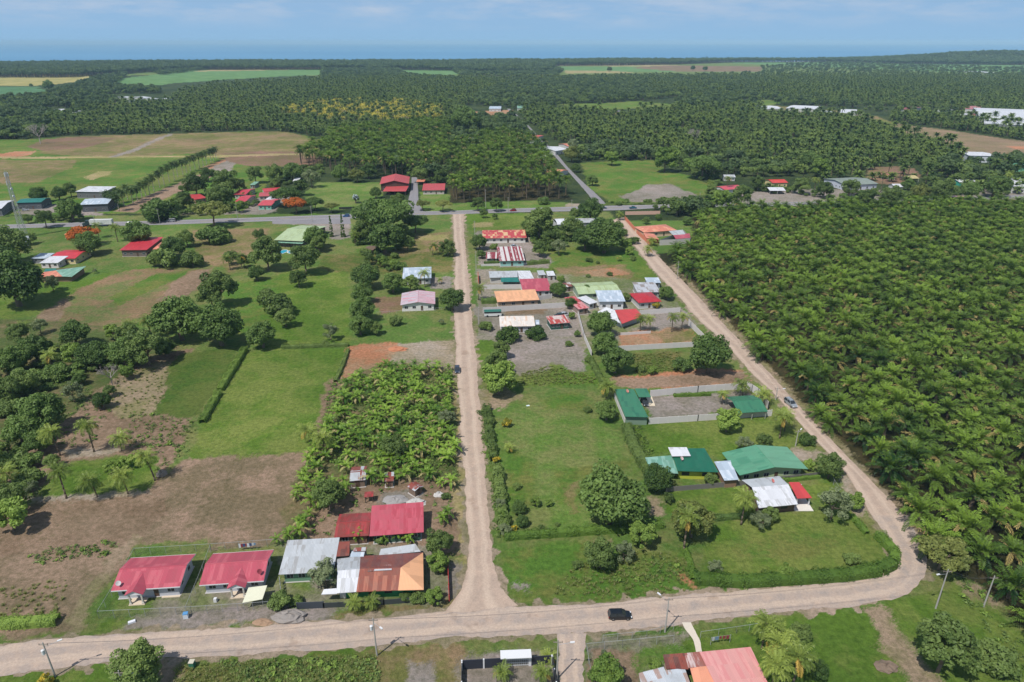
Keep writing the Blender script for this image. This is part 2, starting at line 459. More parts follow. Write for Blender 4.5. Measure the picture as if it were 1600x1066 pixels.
P = [
 # far plain
 ('wood', [(-900, 118), (2500, 118), (2500, 345), (-900, 345)]),
 ('yellow', [(-300, 114), (110, 113), (150, 117), (120, 128), (60, 134), (-300, 137)]),
 ('teal', [(-300, 138), (60, 135), (75, 142), (40, 149), (-300, 151)]),
 ('far', [(175, 124), (300, 110), (500, 105), (502, 117), (430, 120), (330, 126), (230, 134), (180, 132)]),
 ('sand', [(300, 112), (330, 109), (500, 104), (500, 108), (420, 110)]),
 ('far', [(620, 107), (728, 106), (728, 115), (680, 118), (640, 117)]),
 ('far', [(870, 104), (1010, 104), (1190, 111), (1180, 113), (1060, 113), (1000, 112), (880, 112)]),
 ('brownf', [(1040, 102), (1190, 104), (1190, 112), (1060, 112), (985, 106)]),
 ('sand', [(880, 110), (960, 111), (1000, 114), (885, 115)]),
 ('far', [(1100, 93), (1300, 96), (1600, 102), (1900, 106), (1900, 116), (1600, 112), (1470, 112), (1380, 108), (1250, 104), (1130, 98)]),
 ('sand', [(870, 100), (1000, 99), (1060, 102), (1000, 104), (870, 103)]),
 # left open fields
 ('mead', [(-500, 224), (30, 219), (100, 214), (420, 205), (480, 212), (500, 228), (490, 262), (430, 262), (400, 330), (-500, 345)]),
 ('dryg', [(100, 214), (300, 208), (440, 205), (505, 220), (500, 258), (345, 255), (330, 240), (180, 246), (60, 240)]),
 ('brownf', [(70, 218), (125, 214), (180, 215), (170, 222), (130, 232), (60, 236), (40, 230)]),
 ('clay', [(-40, 246), (20, 237), (54, 236), (48, 242), (10, 248)]),
 ('brownf', [(340, 240), (400, 236), (520, 238), (480, 262), (400, 260), (350, 252)]),
 ('dryg', [(-300, 250), (120, 250), (110, 262), (60, 285), (-300, 292)]),
 ('sand', [(130, 276), (155, 268), (176, 268), (170, 273), (140, 282)]),
 ('sand', [(-300, 247), (170, 244), (330, 244), (340, 243), (520, 238), (520, 240), (340, 246), (170, 247), (-300, 249)]),
 ('gravel', [(165, 246), (205, 234), (265, 209), (272, 210), (210, 237), (178, 246)]),
 ('clay', [(318, 262), (345, 250), (352, 252), (335, 266)]),
 ('gravel', [(330, 266), (350, 252), (372, 255), (366, 266), (330, 272)]),
 ('soil', [(180, 330), (230, 306), (285, 284), (300, 275), (330, 268), (335, 274), (300, 292), (260, 310), (215, 332)]),
 ('gravel', [(20, 332), (60, 322), (85, 318), (90, 330), (60, 338)]),
 ('gravel', [(100, 338), (130, 328), (160, 333), (180, 344), (110, 346)]),
 ('gravel', [(285, 330), (380, 330), (400, 310), (440, 300), (455, 306), (430, 330), (400, 340), (285, 342)]),
 # strip airfield and beyond
 ('strip', [(1337, 181), (1365, 182), (1392, 192), (1500, 206), (1600, 221), (2100, 262), (2100, 300), (1600, 251), (1555, 248), (1504, 236), (1440, 218), (1365, 198)]),
 ('dryg', [(1337, 181), (1372, 181), (1392, 192), (1420, 200), (1370, 192)]),
 ('clay', [(1565, 228), (1600, 228), (1700, 240), (1640, 236), (1580, 232)]),
 ('gravel', [(1300, 180), (1345, 176), (1360, 181), (1320, 184)]),
 # pasture by the upper road
 ('mead', [(905, 255), (1020, 250), (1040, 265), (1080, 275), (1130, 300), (1110, 318), (960, 322), (925, 300)]),
 ('gravel', [(965, 308), (1000, 296), (1010, 289), (1048, 287), (1070, 298), (1100, 308), (1098, 315), (1040, 316), (985, 316)]),
 ('mead', [(870, 163), (950, 161), (1000, 158), (1050, 163), (1050, 168), (960, 171), (900, 168)]),
 ('mead', [(1160, 158), (1200, 156), (1220, 160), (1190, 167)]),
 ('mead', [(730, 185), (800, 180), (815, 200), (790, 214), (750, 210)]),
 ('clay', [(738, 174), (795, 172), (795, 186), (745, 187)]),
 ('dryg', [(1200, 165), (1350, 175), (1330, 185), (1200, 178)]),
 ('brownf', [(1355, 262), (1420, 258), (1440, 275), (1400, 290), (1360, 285)]),
 # between the highway and the village
 ('lawn', [(495, 285), (600, 285), (590, 325), (500, 328), (470, 305)]),
 ('lawn', [(655, 300), (705, 305), (900, 318), (900, 324), (655, 332)]),
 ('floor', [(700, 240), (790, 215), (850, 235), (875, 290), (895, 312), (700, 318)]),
 ('pale', [(886, 318), (905, 318), (905, 326), (880, 328)]),
 ('gravel', [(1160, 300), (1260, 296), (1400, 296), (1390, 310), (1240, 322), (1140, 318)]),
 ('gravel', [(1480, 296), (1620, 292), (1620, 312), (1480, 314)]),
 # big middle: left
 ('grass', [(-900, 346), (720, 332), (745, 470), (735, 560), (480, 560), (-900, 620)]),
 ('grass', [(-900, 352), (60, 358), (300, 352), (395, 348), (395, 420), (330, 415), (200, 420), (120, 450), (60, 480), (-900, 640)]),
 ('dryg', [(300, 360), (425, 356), (395, 400), (365, 425), (320, 410), (300, 385)]),
 ('lush', [(-300, 430), (60, 440), (120, 440), (190, 420), (150, 445), (70, 490), (-300, 560)]),
 ('mead', [(55, 495), (125, 450), (200, 420), (330, 416), (318, 450), (250, 485), (150, 520), (70, 520)]),
 ('plough', [(55, 495), (125, 450), (200, 422), (333, 416), (326, 446), (250, 485), (160, 518), (72, 520)]),
 ('mead', [(165, 466), (240, 430), (300, 422), (280, 434), (230, 456), (185, 478)]),
 ('soil', [(55, 493), (90, 474), (110, 466), (100, 490), (75, 518)]),
 ('soil', [(250, 470), (270, 440), (300, 425), (330, 420), (320, 440), (290, 462), (265, 478)]),
 ('lush', [(440, 425), (545, 412), (548, 480), (543, 540), (440, 548), (400, 545), (380, 500), (390, 455)]),
 ('mead', [(365, 440), (440, 430), (420, 500), (350, 540), (330, 500)]),
 ('tgrass', [(500, 400), (565, 395), (720, 385), (720, 425), (560, 430), (500, 420)]),
 ('dryg', [(640, 365), (705, 362), (705, 385), (640, 400), (600, 400)]),
 ('sand', [(653, 368), (700, 366), (698, 375), (655, 375)]),
 ('gravel', [(430, 346), (545, 343), (548, 372), (520, 374), (510, 360), (490, 352), (430, 350)]),
 ('gravel', [(670, 434), (705, 432), (706, 452), (672, 452)]),
 ('brownf', [(582, 464), (628, 462), (632, 484), (590, 492)]),
 ('grass', [(585, 492), (710, 482), (708, 528), (590, 532)]),
 ('clay', [(545, 540), (600, 535), (625, 537), (636, 552), (612, 568), (575, 576), (548, 592), (530, 592)]),
 ('pale', [(625, 538), (712, 532), (714, 580), (640, 570), (610, 568)]),
 # left meadows
 ('soil', [(-900, 620), (-50, 600), (190, 560), (300, 545), (300, 640), (270, 720), (245, 760), (-900, 800)]),
 ('scrub', [(-500, 480), (60, 500), (260, 520), (280, 545), (200, 575), (120, 640), (60, 700), (-500, 760)]),
 ('plot', [(264, 565), (290, 552), (372, 543), (355, 580), (345, 605), (312, 640), (312, 648), (282, 656), (262, 650), (235, 652), (248, 632), (262, 610)]),
 ('bare', [(180, 590), (262, 560), (262, 600), (240, 650), (190, 655), (165, 640)]),
 ('lush', [(390, 548), (544, 544), (535, 582), (520, 592), (505, 640), (495, 690), (480, 712), (300, 718), (312, 660), (345, 606), (372, 565)]),
 ('soil', [(520, 590), (532, 586), (520, 640), (492, 700), (480, 706), (500, 650), (508, 605)]),
 ('deadg', [(245, 755), (298, 715), (420, 712), (482, 705), (470, 760), (455, 850), (250, 860), (200, 830)]),
 ('deadg', [(-900, 830), (-10, 806), (60, 785), (245, 750), (250, 860), (175, 900), (120, 985), (-900, 1060)]),
 ('soil', [(-300, 800), (40, 795), (120, 780), (245, 752), (260, 800), (215, 845), (140, 862), (60, 868), (-300, 880)]),
 ('bare', [(110, 960), (160, 880), (205, 832), (225, 838), (180, 880), (140, 950), (125, 990)]),
 ('deadg', [(-300, 905), (120, 905), (110, 960), (-300, 990)]),
 ('lush', [(55, 776), (80, 740), (115, 722), (165, 712), (240, 712), (250, 740), (236, 762), (170, 776), (110, 779)]),
 ('pale', [(40, 772), (110, 776), (235, 762), (236, 770), (150, 782), (45, 784)]),
 ('pale', [(98, 706), (190, 698), (190, 705), (110, 716)]),
 # house plots lower left
 ('grass', [(160, 950), (215, 850), (330, 845), (330, 864), (240, 872), (225, 930), (215, 955)]),
 ('lawn', [(165, 945), (190, 925), (230, 930), (230, 950), (215, 957)]),
 ('yard', [(225, 958), (245, 935), (300, 920), (430, 905), (436, 950), (428, 975), (300, 982), (190, 990), (200, 968)]),
 ('gravel', [(190, 990), (210, 968), (300, 958), (420, 952), (520, 938), (520, 970), (430, 977), (320, 983)]),
 ('lush', [(145, 990), (160, 972), (205, 968), (190, 988)]),
 ('yard', [(430, 850), (520, 840), (700, 850), (700, 950), (520, 950), (440, 930)]),
 ('lawn', [(440, 905), (470, 905), (500, 925), (480, 930), (445, 918)]),
 ('soil', [(448, 830), (520, 770), (560, 752), (600, 740), (705, 740), (712, 790), (712, 870), (690, 880), (690, 850), (520, 850)]),
 ('gravel', [(590, 775), (660, 765), (664, 790), (585, 792)]),
 ('soil', [(560, 745), (600, 735), (660, 760), (590, 775), (560, 790), (540, 780)]),
 # banana plot floor
 ('scrub', [(590, 572), (706, 575), (716, 640), (716, 745), (560, 750), (450, 830), (440, 800), (480, 715), (510, 640), (548, 592)]),
 ('sand', [(708, 590), (722, 640), (732, 760), (735, 880), (722, 890), (712, 860), (712, 740), (712, 640)]),
 ('dryg', [(505, 962), (560, 955), (680, 948), (700, 930), (722, 940), (712, 955), (640, 965), (560, 970)]),
 ('gravel', [(694, 880), (725, 880), (728, 930), (715, 945), (696, 930)]),
 # right of the straight road
 ('grass', [(726, 334), (950, 330), (1010, 400), (1110, 520), (1210, 620), (1320, 740), (1400, 840), (1400, 890), (1200, 922), (810, 948), (775, 905), (757, 720), (742, 530)]),
 ('lush', [(726, 335), (820, 333), (825, 355), (735, 362)]),
 ('sand', [(738, 348), (772, 347), (770, 354), (738, 356)]),
 ('gravel', [(745, 360), (830, 362), (835, 395), (870, 400), (870, 420), (745, 415)]),
 ('mead', [(860, 385), (985, 390), (1030, 440), (900, 440), (860, 420)]),
 ('dryg', [(868, 418), (975, 414), (990, 430), (985, 436), (880, 436)]),
 ('clay', [(905, 425), (960, 418), (985, 430), (930, 434)]),
 ('lush', [(980, 395), (1000, 398), (1028, 432), (1000, 436)]),
 ('yard', [(745, 420), (1030, 440), (1060, 470), (1090, 510), (1000, 530), (900, 550), (745, 530)]),
 ('gravel', [(742, 480), (880, 475), (905, 495), (910, 525), (800, 530), (744, 522)]),
 ('soil', [(788, 482), (855, 478), (850, 490), (790, 492)]),
 ('gravel', [(788, 535), (850, 526), (895, 530), (915, 556), (916, 578), (890, 584), (870, 576), (850, 580), (808, 588), (795, 570)]),
 ('lush', [(858, 566), (880, 570), (900, 585), (930, 580), (935, 600), (810, 604), (805, 592), (855, 584)]),
 ('lush', [(742, 532), (772, 530), (765, 560), (745, 570)]),
 ('bare', [(745, 612), (790, 608), (815, 618), (790, 640), (755, 640)]),
 ('gravel', [(1020, 478), (1070, 486), (1085, 510), (1030, 516), (1010, 500)]),
 ('clay', [(965, 520), (1075, 512), (1092, 528), (1082, 538), (970, 540)]),
 ('dryg', [(1010, 520), (1080, 514), (1090, 532), (1040, 536)]),
 ('tgrass', [(985, 552), (1065, 548), (1070, 580), (1000, 590), (980, 570)]),
 ('clay', [(960, 590), (1080, 576), (1160, 575), (1172, 600), (1040, 608), (965, 606)]),
 ('soil', [(955, 592), (1160, 578), (1170, 596), (1030, 607), (965, 607)]),
 ('gravel', [(1012, 622), (1170, 612), (1182, 620), (1150, 645), (1015, 655)]),
 ('lush', [(970, 665), (1190, 650), (1225, 660), (1270, 700), (1240, 704), (1120, 712), (1060, 700), (1000, 712)]),
 ('lawn', [(770, 660), (930, 640), (985, 700), (1000, 760), (900, 830), (790, 830), (762, 720)]),
 ('mead', [(840, 625), (900, 612), (920, 640), (850, 640)]),
 ('mead', [(790, 700), (830, 720), (830, 790), (800, 800)]),
 ('mead', [(870, 735), (960, 720), (990, 720), (930, 760), (890, 800), (870, 780)]),
 ('dryg', [(885, 760), (905, 750), (900, 800), (886, 806)]),
 ('pale', [(1230, 700), (1270, 705), (1290, 710), (1275, 722), (1240, 720)]),
 ('pale', [(1310, 740), (1330, 745), (1360, 790), (1350, 812), (1335, 800), (1320, 770)]),
 ('lush', [(1045, 765), (1180, 760), (1190, 800), (1120, 815), (1040, 800)]),
 ('lush', [(1250, 755), (1300, 750), (1320, 790), (1280, 795)]),
 ('lush', [(1110, 825), (1200, 800), (1330, 800), (1375, 850), (1390, 880), (1200, 910), (1100, 905)]),
 ('mead', [(1150, 845), (1290, 830), (1330, 850), (1260, 872), (1150, 870)]),
 ('mead', [(790, 860), (900, 850), (1080, 870), (1075, 925), (950, 940), (815, 945), (790, 925)]),
 ('gravel', [(799, 913), (832, 912), (835, 920), (802, 922)]),
 ('clay', [(1062, 898), (1080, 908), (1085, 920), (1070, 918)]),
 ('bare', [(925, 848), (960, 842), (960, 850), (930, 854)]),
 ('bare', [(1015, 780), (1034, 780), (1040, 806), (1020, 812)]),
 # plantation floor right
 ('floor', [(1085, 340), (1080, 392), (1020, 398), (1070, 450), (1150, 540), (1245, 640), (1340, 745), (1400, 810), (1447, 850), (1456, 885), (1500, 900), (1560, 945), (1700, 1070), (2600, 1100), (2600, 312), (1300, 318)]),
 ('bare', [(1048, 415), (1056, 412), (1130, 492), (1212, 580), (1262, 635), (1315, 690), (1365, 745), (1412, 790), (1450, 830), (1440, 840), (1400, 795), (1350, 742), (1300, 690), (1250, 640), (1195, 580)]),
 # below the cross road
 ('lush', [(-900, 1100), (-50, 1060), (125, 1040), (175, 1036), (270, 1030), (580, 1012), (590, 1090), (-900, 1200)]),
 ('tgrass', [(275, 1040), (585, 1022), (590, 1100), (270, 1100)]),
 ('bare', [(245, 1034), (290, 1030), (280, 1100), (235, 1100)]),
 ('dryg', [(585, 1012), (722, 1000), (722, 1100), (590, 1100)]),
 ('gravel', [(640, 1035), (680, 1030), (695, 1100), (630, 1100)]),
 ('gravel', [(722, 1022), (862, 1018), (876, 1100), (722, 1100)]),
 ('yard', [(915, 992), (1080, 982), (1085, 1030), (1000, 1080), (920, 1090)]),
 ('soil', [(950, 1012), (985, 1010), (1000, 1090), (920, 1090), (925, 1020)]),
 ('lawn', [(985, 1015), (1060, 1000), (1170, 990), (1170, 1010), (1040, 1040), (990, 1060)]),
 ('lush', [(1060, 1000), (1190, 962), (1300, 952), (1355, 948), (1385, 1000), (1440, 1090), (1100, 1100)]),
 ('lush', [(1365, 948), (1412, 935), (1445, 920), (1490, 905), (1560, 955), (1700, 1080), (1500, 1100), (1420, 1000), (1390, 960)]),
 ('bare', [(1352, 948), (1385, 945), (1400, 980), (1450, 1040), (1500, 1090), (1430, 1095), (1385, 1010)]),
 ('bare', [(1490, 905), (1515, 915), (1560, 945), (1555, 952), (1500, 925)]),
]
SHOULDER = [([(707, 333), (712, 400), (710, 500), (712, 560), (723, 700), (730, 830), (732, 880), (712, 945)], [(724, 333), (728, 400), (738, 500), (744, 560), (755, 700), (765, 830), (770, 880), (787, 930)]),
 ([(-160, 1022), (0, 1009), (190, 990), (428, 976), (568, 968), (675, 960), (808, 947), (947, 943), (1081, 928), (1200, 922), (1355, 907), (1400, 885), (1393, 847), (1362, 806)], [(-160, 1075), (0, 1055), (175, 1035), (400, 1022), (581, 1008), (675, 1000), (850, 992), (960, 986), (1096, 971), (1200, 958), (1362, 944), (1452, 897), (1440, 845), (1418, 806)]),
 ([(956, 344), (1021, 422), (1087, 495), (1168, 578), (1247, 660), (1323, 738), (1366, 812)], [(976, 340), (1037, 410), (1117, 492), (1205, 586), (1304, 693), (1355, 745), (1422, 815)])]
def build_ground():
    # rows dense where the drone sees small pixels, plus a wide coarse skirt
    rows_px = np.concatenate([np.arange(1180, 420, -1.6), np.arange(420, 130, -1.15), np.arange(130, 84, -0.8)])
    ys = WN(np.full(len(rows_px), 800.0), rows_px)[1]
    ys = np.concatenate([[-400, -100, 0, 40, 60], ys[ys > 66], [5600, 6000]])
    us = np.concatenate([[-4, -2.5, -1.6, -1.15], np.arange(-0.92, 0.92, 0.00185), [1.15, 1.6, 2.5, 4]])
    # x grows with the slant depth, so columns keep step with what can be seen
    d = np.maximum(ys, 10) * cP + H * sP
    X = us[None, :] * d[:, None]
    Y = np.repeat(ys[:, None], len(us), 1)
    X[:5] = us[None, :] * d[5]
    # irregular field edges
    wob = lambda s: (vnoise(X, Y, 5.0, s) - .5) * 2.6 + (vnoise(X, Y, 1.4, s + 7) - .5) * 1.5
    dd = np.minimum(1.0, 200.0 / np.maximum(d, 1))[:, None]
    wx, wy = wob(1), wob(2)
    far = np.clip((d[:, None] - 300) / 1500, 0, 1)
    wx = wx + (vnoise(X, Y, 40, 5) - .5) * 26 * far
    wy = wy + (vnoise(X, Y, 40, 6) - .5) * 26 * far
    ca = np.zeros(X.shape + (3,)); cb = np.zeros_like(ca)
    nj = 3
    pw = []
    for kind, pl in P:
        q = [(W(a, b).x, W(a, b).y) for a, b in pl]
        pw.append((kind, q))
    rs = np.random.RandomState(3)
    for j in range(nj):
        jx = X + wx + rs.normal(0, 1, X.shape) * 0.45
        jy = Y + wy + rs.normal(0, 1, X.shape) * 0.45
        A = np.zeros_like(ca); A[:] = alb(K['grass'][0]); Bc = np.zeros_like(ca); Bc[:] = alb(K['grass'][1])
        for kind, q in pw:
            y0 = min(p[1] for p in q) - 20; y1 = max(p[1] for p in q) + 20
            i0, i1 = np.searchsorted(ys, y0), np.searchsorted(ys, y1)
            if i1 <= i0: continue
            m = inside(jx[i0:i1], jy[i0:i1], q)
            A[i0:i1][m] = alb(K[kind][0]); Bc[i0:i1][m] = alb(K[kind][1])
        for li, ri in SHOULDER:
            l = [W(*p) for p in li]; r = [W(*p) for p in ri]
            grow = lambda a_, b_: [(p.x + (p - q).normalized().x * 0.9, p.y + (p - q).normalized().y * 0.9) for p, q in zip(a_, b_)]
            q = grow(l, r) + grow(r, l)[::-1]
            i0, i1 = np.searchsorted(ys, min(p[1] for p in q) - 5), np.searchsorted(ys, max(p[1] for p in q) + 5)
            sx = X[i0:i1] + (vnoise(X[i0:i1], Y[i0:i1], 1.7, 31) - .5) * 3.0; sy = Y[i0:i1] + (vnoise(X[i0:i1], Y[i0:i1], 1.7, 32) - .5) * 3.0
            m = inside(sx, sy, q)
            A[i0:i1][m] = alb((172, 154, 134)); Bc[i0:i1][m] = alb((140, 132, 100))
        ca += A / nj; cb += Bc / nj
    Z = hill(X, Y)
    Z = Z - np.where(Y > 5200, 3, 0)
    nr, ncol = X.shape
    v = np.stack([X, Y, Z], -1).reshape(-1, 3)
    idx = np.arange(nr * ncol).reshape(nr, ncol)
    f = np.stack([idx[:-1, :-1], idx[:-1, 1:], idx[1:, 1:], idx[1:, :-1]], -1).reshape(-1, 4)
    one = np.ones((nr * ncol, 1))
    me = mesh_np('ground', v, f, [ground_mat()], True,
                 {'ca': ('POINT', 'FLOAT_COLOR', np.hstack([ca.reshape(-1, 3), one])),
                  'cb': ('POINT', 'FLOAT_COLOR', np.hstack([cb.reshape(-1, 3), one]))})
    return tag(put(bpy.data.objects.new('ground', me)), kind='structure')
def ground_mat():
    m, nt, N, L, B = nm('fields_and_soil')
    a = N.new('ShaderNodeAttribute'); a.attribute_name = 'ca'
    b = N.new('ShaderNodeAttribute'); b.attribute_name = 'cb'
    ge = N.new('ShaderNodeNewGeometry')
    n1 = noise_node(N, L, 0.11, 9, 0.74, ge.outputs['Position'])
    n0 = noise_node(N, L, 0.019, 5, 0.65, ge.outputs['Position'])
    sm = N.new('ShaderNodeMath'); sm.operation = 'MULTIPLY_ADD'; sm.inputs[1].default_value = 0.8
    L.new(n0.outputs[0], sm.inputs[0]); L.new(n1.outputs[0], sm.inputs[2])
    r1 = ramp(N, L, sm.outputs[0], 0.82, 1.02)
    c = mixc(N, L, r1.outputs[0], a.outputs[0], b.outputs[0])
    n2 = noise_node(N, L, 0.9, 6, 0.75, ge.outputs['Position'])
    r2 = ramp(N, L, n2.outputs[0], 0.32, 0.68, (0.58, 0.62, 0.54), (1.38, 1.34, 1.42))
    c2 = mixc(N, L, 1.0, c.outputs[2], r2.outputs[0], 'MULTIPLY')
    n3 = noise_node(N, L, 0.022, 4, 0.6, ge.outputs['Position'])
    r3 = ramp(N, L, n3.outputs[0], 0.35, 0.65, (0.80, 0.84, 0.78), (1.20, 1.14, 1.18))
    c3 = mixc(N, L, 1.0, c2.outputs[2], r3.outputs[0], 'MULTIPLY')
    # small clumps of weed and bare spots
    vo = N.new('ShaderNodeTexVoronoi'); vo.inputs['Scale'].default_value = 0.55
    L.new(ge.outputs['Position'], vo.inputs[0])
    rv = ramp(N, L, vo.outputs['Distance'], 0.05, 0.42, (0.72, 0.78, 0.66), (1.0, 1.0, 1.0))
    nv = noise_node(N, L, 0.06, 3, 0.6, ge.outputs['Position'])
    rn = ramp(N, L, nv.outputs[0], 0.48, 0.60)
    c4 = mixc(N, L, 1.0, c3.outputs[2], rv.outputs[0], 'MULTIPLY')
    c5 = mixc(N, L, rn.outputs[0], c3.outputs[2], c4.outputs[2])
    L.new(c5.outputs[2], B.inputs['Base Color'])
    B.inputs['Roughness'].default_value = 0.95
    B.inputs['Specular IOR Level'].default_value = 0.15
    n4 = noise_node(N, L, 2.6, 5, 0.8, ge.outputs['Position'])
    bump(N, L, n4.outputs[0], B, 1.0, 0.4)
    return m
build_ground()

# sea
def sea_mat():
    m, nt, N, L, B = nm('sea_water')
    ge = N.new('ShaderNodeNewGeometry')
    mp_ = N.new('ShaderNodeMapping'); mp_.inputs['Scale'].default_value = (0.0003, 0.0012, 1)
    L.new(ge.outputs['Position'], mp_.inputs[0])
    n = noise_node(N, L, 1.0, 4, 0.6, mp_.outputs[0])
    r = ramp(N, L, n.outputs[0], 0.35, 0.7, (0.055, 0.20, 0.35), (0.08, 0.24, 0.40))
    L.new(r.outputs[0], B.inputs['Base Color'])
    B.inputs['Roughness'].default_value = 0.45
    n2 = noise_node(N, L, 0.05, 6, 0.7, ge.outputs['Position'])
    bump(N, L, n2.outputs[0], B, 0.5, 2.0)
    return m
def coast(x):
    """distance of the shore line from the drone"""
    return 3350 + 900 * min(1, max(0, (x + 2600) / 5200)) + 60 * math.sin(x / 310) + 40 * math.sin(x / 97 + 2)
b = MB()
xs = [-40000, -20000] + [-9000 + 150 * i for i in range(121)] + [20000, 40000]
for x0, x1 in zip(xs[:-1], xs[1:]):
    b.face([(x0, coast(x0), 0.6 if 0 else 0.5), (x1, coast(x1), 0.5), (x1, 34000, 0.5), (x0, 34000, 0.5)])
tag(b.build('sea', sea_mat()), kind='structure')
b = MB()
bx = [-9000 + 100 * i for i in range(181)]
for x0, x1 in zip(bx[:-1], bx[1:]):
    b.face([(x0, coast(x0) - 45, 0.25), (x1, coast(x1) - 45, 0.25), (x1, coast(x1), 0.52), (x0, coast(x0), 0.52)])
tag(b.build('beach', plain((190, 178, 158), 0.9, scale=0.05)), kind='structure')

# ------------------------------------------------------------------ roads
def road_mat(c1, c2, track, tr_amt=0.5, asphalt=False):
    m, nt, N, L, B = nm('road_surface')
    uv = N.new('ShaderNodeUVMap')
    sp = N.new('ShaderNodeSeparateXYZ'); L.new(uv.outputs[0], sp.inputs[0])
    mp_ = N.new('ShaderNodeMapping'); mp_.inputs['Scale'].default_value = (7.0, 0.06, 1)
    L.new(uv.outputs[0], mp_.inputs[0])
    n = noise_node(N, L, 1.0, 5, 0.65, mp_.outputs[0])
    ge = N.new('ShaderNodeNewGeometry')
    n2 = noise_node(N, L, 0.35, 7, 0.7, ge.outputs['Position'])
    base = mixc(N, L, ramp(N, L, n2.outputs[0], 0.35, 0.65).outputs[0], alb(c1), alb(c2))
    # worn wheel tracks at a fifth and four fifths of the width
    pp = N.new('ShaderNodeMath'); pp.operation = 'MULTIPLY_ADD'; pp.inputs[1].default_value = 4 * math.pi; pp.inputs[2].default_value = -0.5
    L.new(sp.outputs[0], pp.inputs[0])
    sn = N.new('ShaderNodeMath'); sn.operation = 'SINE'; L.new(pp.outputs[0], sn.inputs[0])
    ml = N.new('ShaderNodeMath'); ml.operation = 'MULTIPLY_ADD'; ml.inputs[1].default_value = 0.22
    L.new(sn.outputs[0], ml.inputs[0]); L.new(n.outputs[0], ml.inputs[2])
    rr = ramp(N, L, ml.outputs[0], 0.42, 0.72)
    mm = N.new('ShaderNodeMath'); mm.operation = 'MULTIPLY'; mm.inputs[1].default_value = tr_amt; L.new(rr.outputs[0], mm.inputs[0])
    c = mixc(N, L, mm.outputs[0], base.outputs[2], alb(track))
    n5 = noise_node(N, L, 0.14, 4, 0.6, ge.outputs['Position'])
    r5 = ramp(N, L, n5.outputs[0], 0.62, 0.70, (1, 1, 1), (0.80, 0.77, 0.74))
    if not asphalt: c = mixc(N, L, 1.0, c.outputs[2], r5.outputs[0], 'MULTIPLY')
    n3 = noise_node(N, L, 2.2, 6, 0.8, ge.outputs['Position'])
    r3 = ramp(N, L, n3.outputs[0], 0.3, 0.7, (0.80, 0.80, 0.80), (1.17, 1.17, 1.17))
    c = mixc(N, L, 1.0, c.outputs[2], r3.outputs[0], 'MULTIPLY')
    L.new(c.outputs[2], B.inputs['Base Color'])
    B.inputs['Roughness'].default_value = 0.85 if asphalt else 0.95
    B.inputs['Specular IOR Level'].default_value = 0.2
    bump(N, L, n3.outputs[0], B, 0.5, 0.06)
    return m
def ribbon(name, lpx, rpx, z, mat, wob=0.35, step=0.9, nacross=9, seed=1):
    """road sheet between two edges given as photo points on the ground"""
    l = [W(*p) for p in lpx]; r = [W(*p) for p in rpx]
    cum = [0]
    for i in range(1, len(l)):
        cum.append(cum[-1] + ((l[i] + r[i]) / 2 - (l[i - 1] + r[i - 1]) / 2).length)
    n = max(4, int(cum[-1] / step))
    if n > 700: n = 700
    t = np.linspace(0, cum[-1], n)
    def smooth(a):
        k = 5
        pad = np.concatenate([np.full(k, a[0]) - (a[k] - a[0]) * np.arange(k, 0, -1) / k, a, np.full(k, a[-1]) + (a[-1] - a[-1 - k]) * np.arange(1, k + 1) / k])
        return np.convolve(pad, np.ones(2 * k + 1) / (2 * k + 1), 'valid') if n > 30 else a
    g = lambda pts, ax: smooth(np.interp(t, cum, [p[ax] for p in pts]))
    lx, ly, rx, ry = g(l, 0), g(l, 1), g(r, 0), g(r, 1)
    ux, uy = rx - lx, ry - ly; w = np.hypot(ux, uy); ux /= w; uy /= w
    wl_ = (vnoise(t, t * 0, 6.0, seed) - .5) * 2.4 * wob + (vnoise(t, t * 0, 1.0, seed + 3) - .5) * 1.8 * wob
    wr_ = (vnoise(t, t * 0 + 50, 6.0, seed + 9) - .5) * 2.4 * wob + (vnoise(t, t * 0, 1.0, seed + 5) - .5) * 1.8 * wob
    lx, ly = lx - ux * wl_, ly - uy * wl_
    rx, ry = rx + ux * wr_, ry + uy * wr_
    s = np.linspace(0, 1, nacross)
    X = lx[:, None] * (1 - s) + rx[:, None] * s; Y = ly[:, None] * (1 - s) + ry[:, None] * s
    v = np.stack([X, Y, np.full(X.shape, z)], -1).reshape(-1, 3)
    idx = np.arange(n * nacross).reshape(n, nacross)
    f = np.stack([idx[:-1, :-1], idx[:-1, 1:], idx[1:, 1:], idx[1:, :-1]], -1).reshape(-1, 4)
    me = mesh_np(name, v, f, [mat], True)
    ul = me.uv_layers.new(name='UVMap')
    U = np.stack([np.repeat(s[None, :], n, 0), np.repeat(t[:, None], nacross, 1)], -1).reshape(-1, 2)
    ul.data.foreach_set('uv', np.ascontiguousarray(U[f.ravel()], dtype=np.float32).ravel())
    # faces up
    if me.polygons[0].normal.z < 0: me.flip_normals()
    return tag(put(bpy.data.objects.new(name, me)), kind='structure')
DIRT = road_mat((192, 168, 150), (172, 153, 138), (206, 185, 166), 0.6)
DIRTG = road_mat((188, 166, 149), (162, 150, 142), (202, 180, 161), 0.65)
ASPH = road_mat((136, 132, 136), (146, 142, 144), (156, 152, 152), 0.35, True)
SEC_ROAD = ribbon('gravel_road', [(707, 333), (709, 360), (712, 400), (710, 450), (710, 500), (712, 560), (718, 640), (723, 700), (727, 760), (730, 830), (732, 880), (728, 915), (712, 945), (690, 962)],
       [(724, 333), (725, 360), (728, 400), (733, 450), (738, 500), (744, 560), (750, 640), (755, 700), (760, 760), (765, 830), (770, 880), (776, 910), (787, 930), (812, 947)], 0.030, DIRT, 0.3)
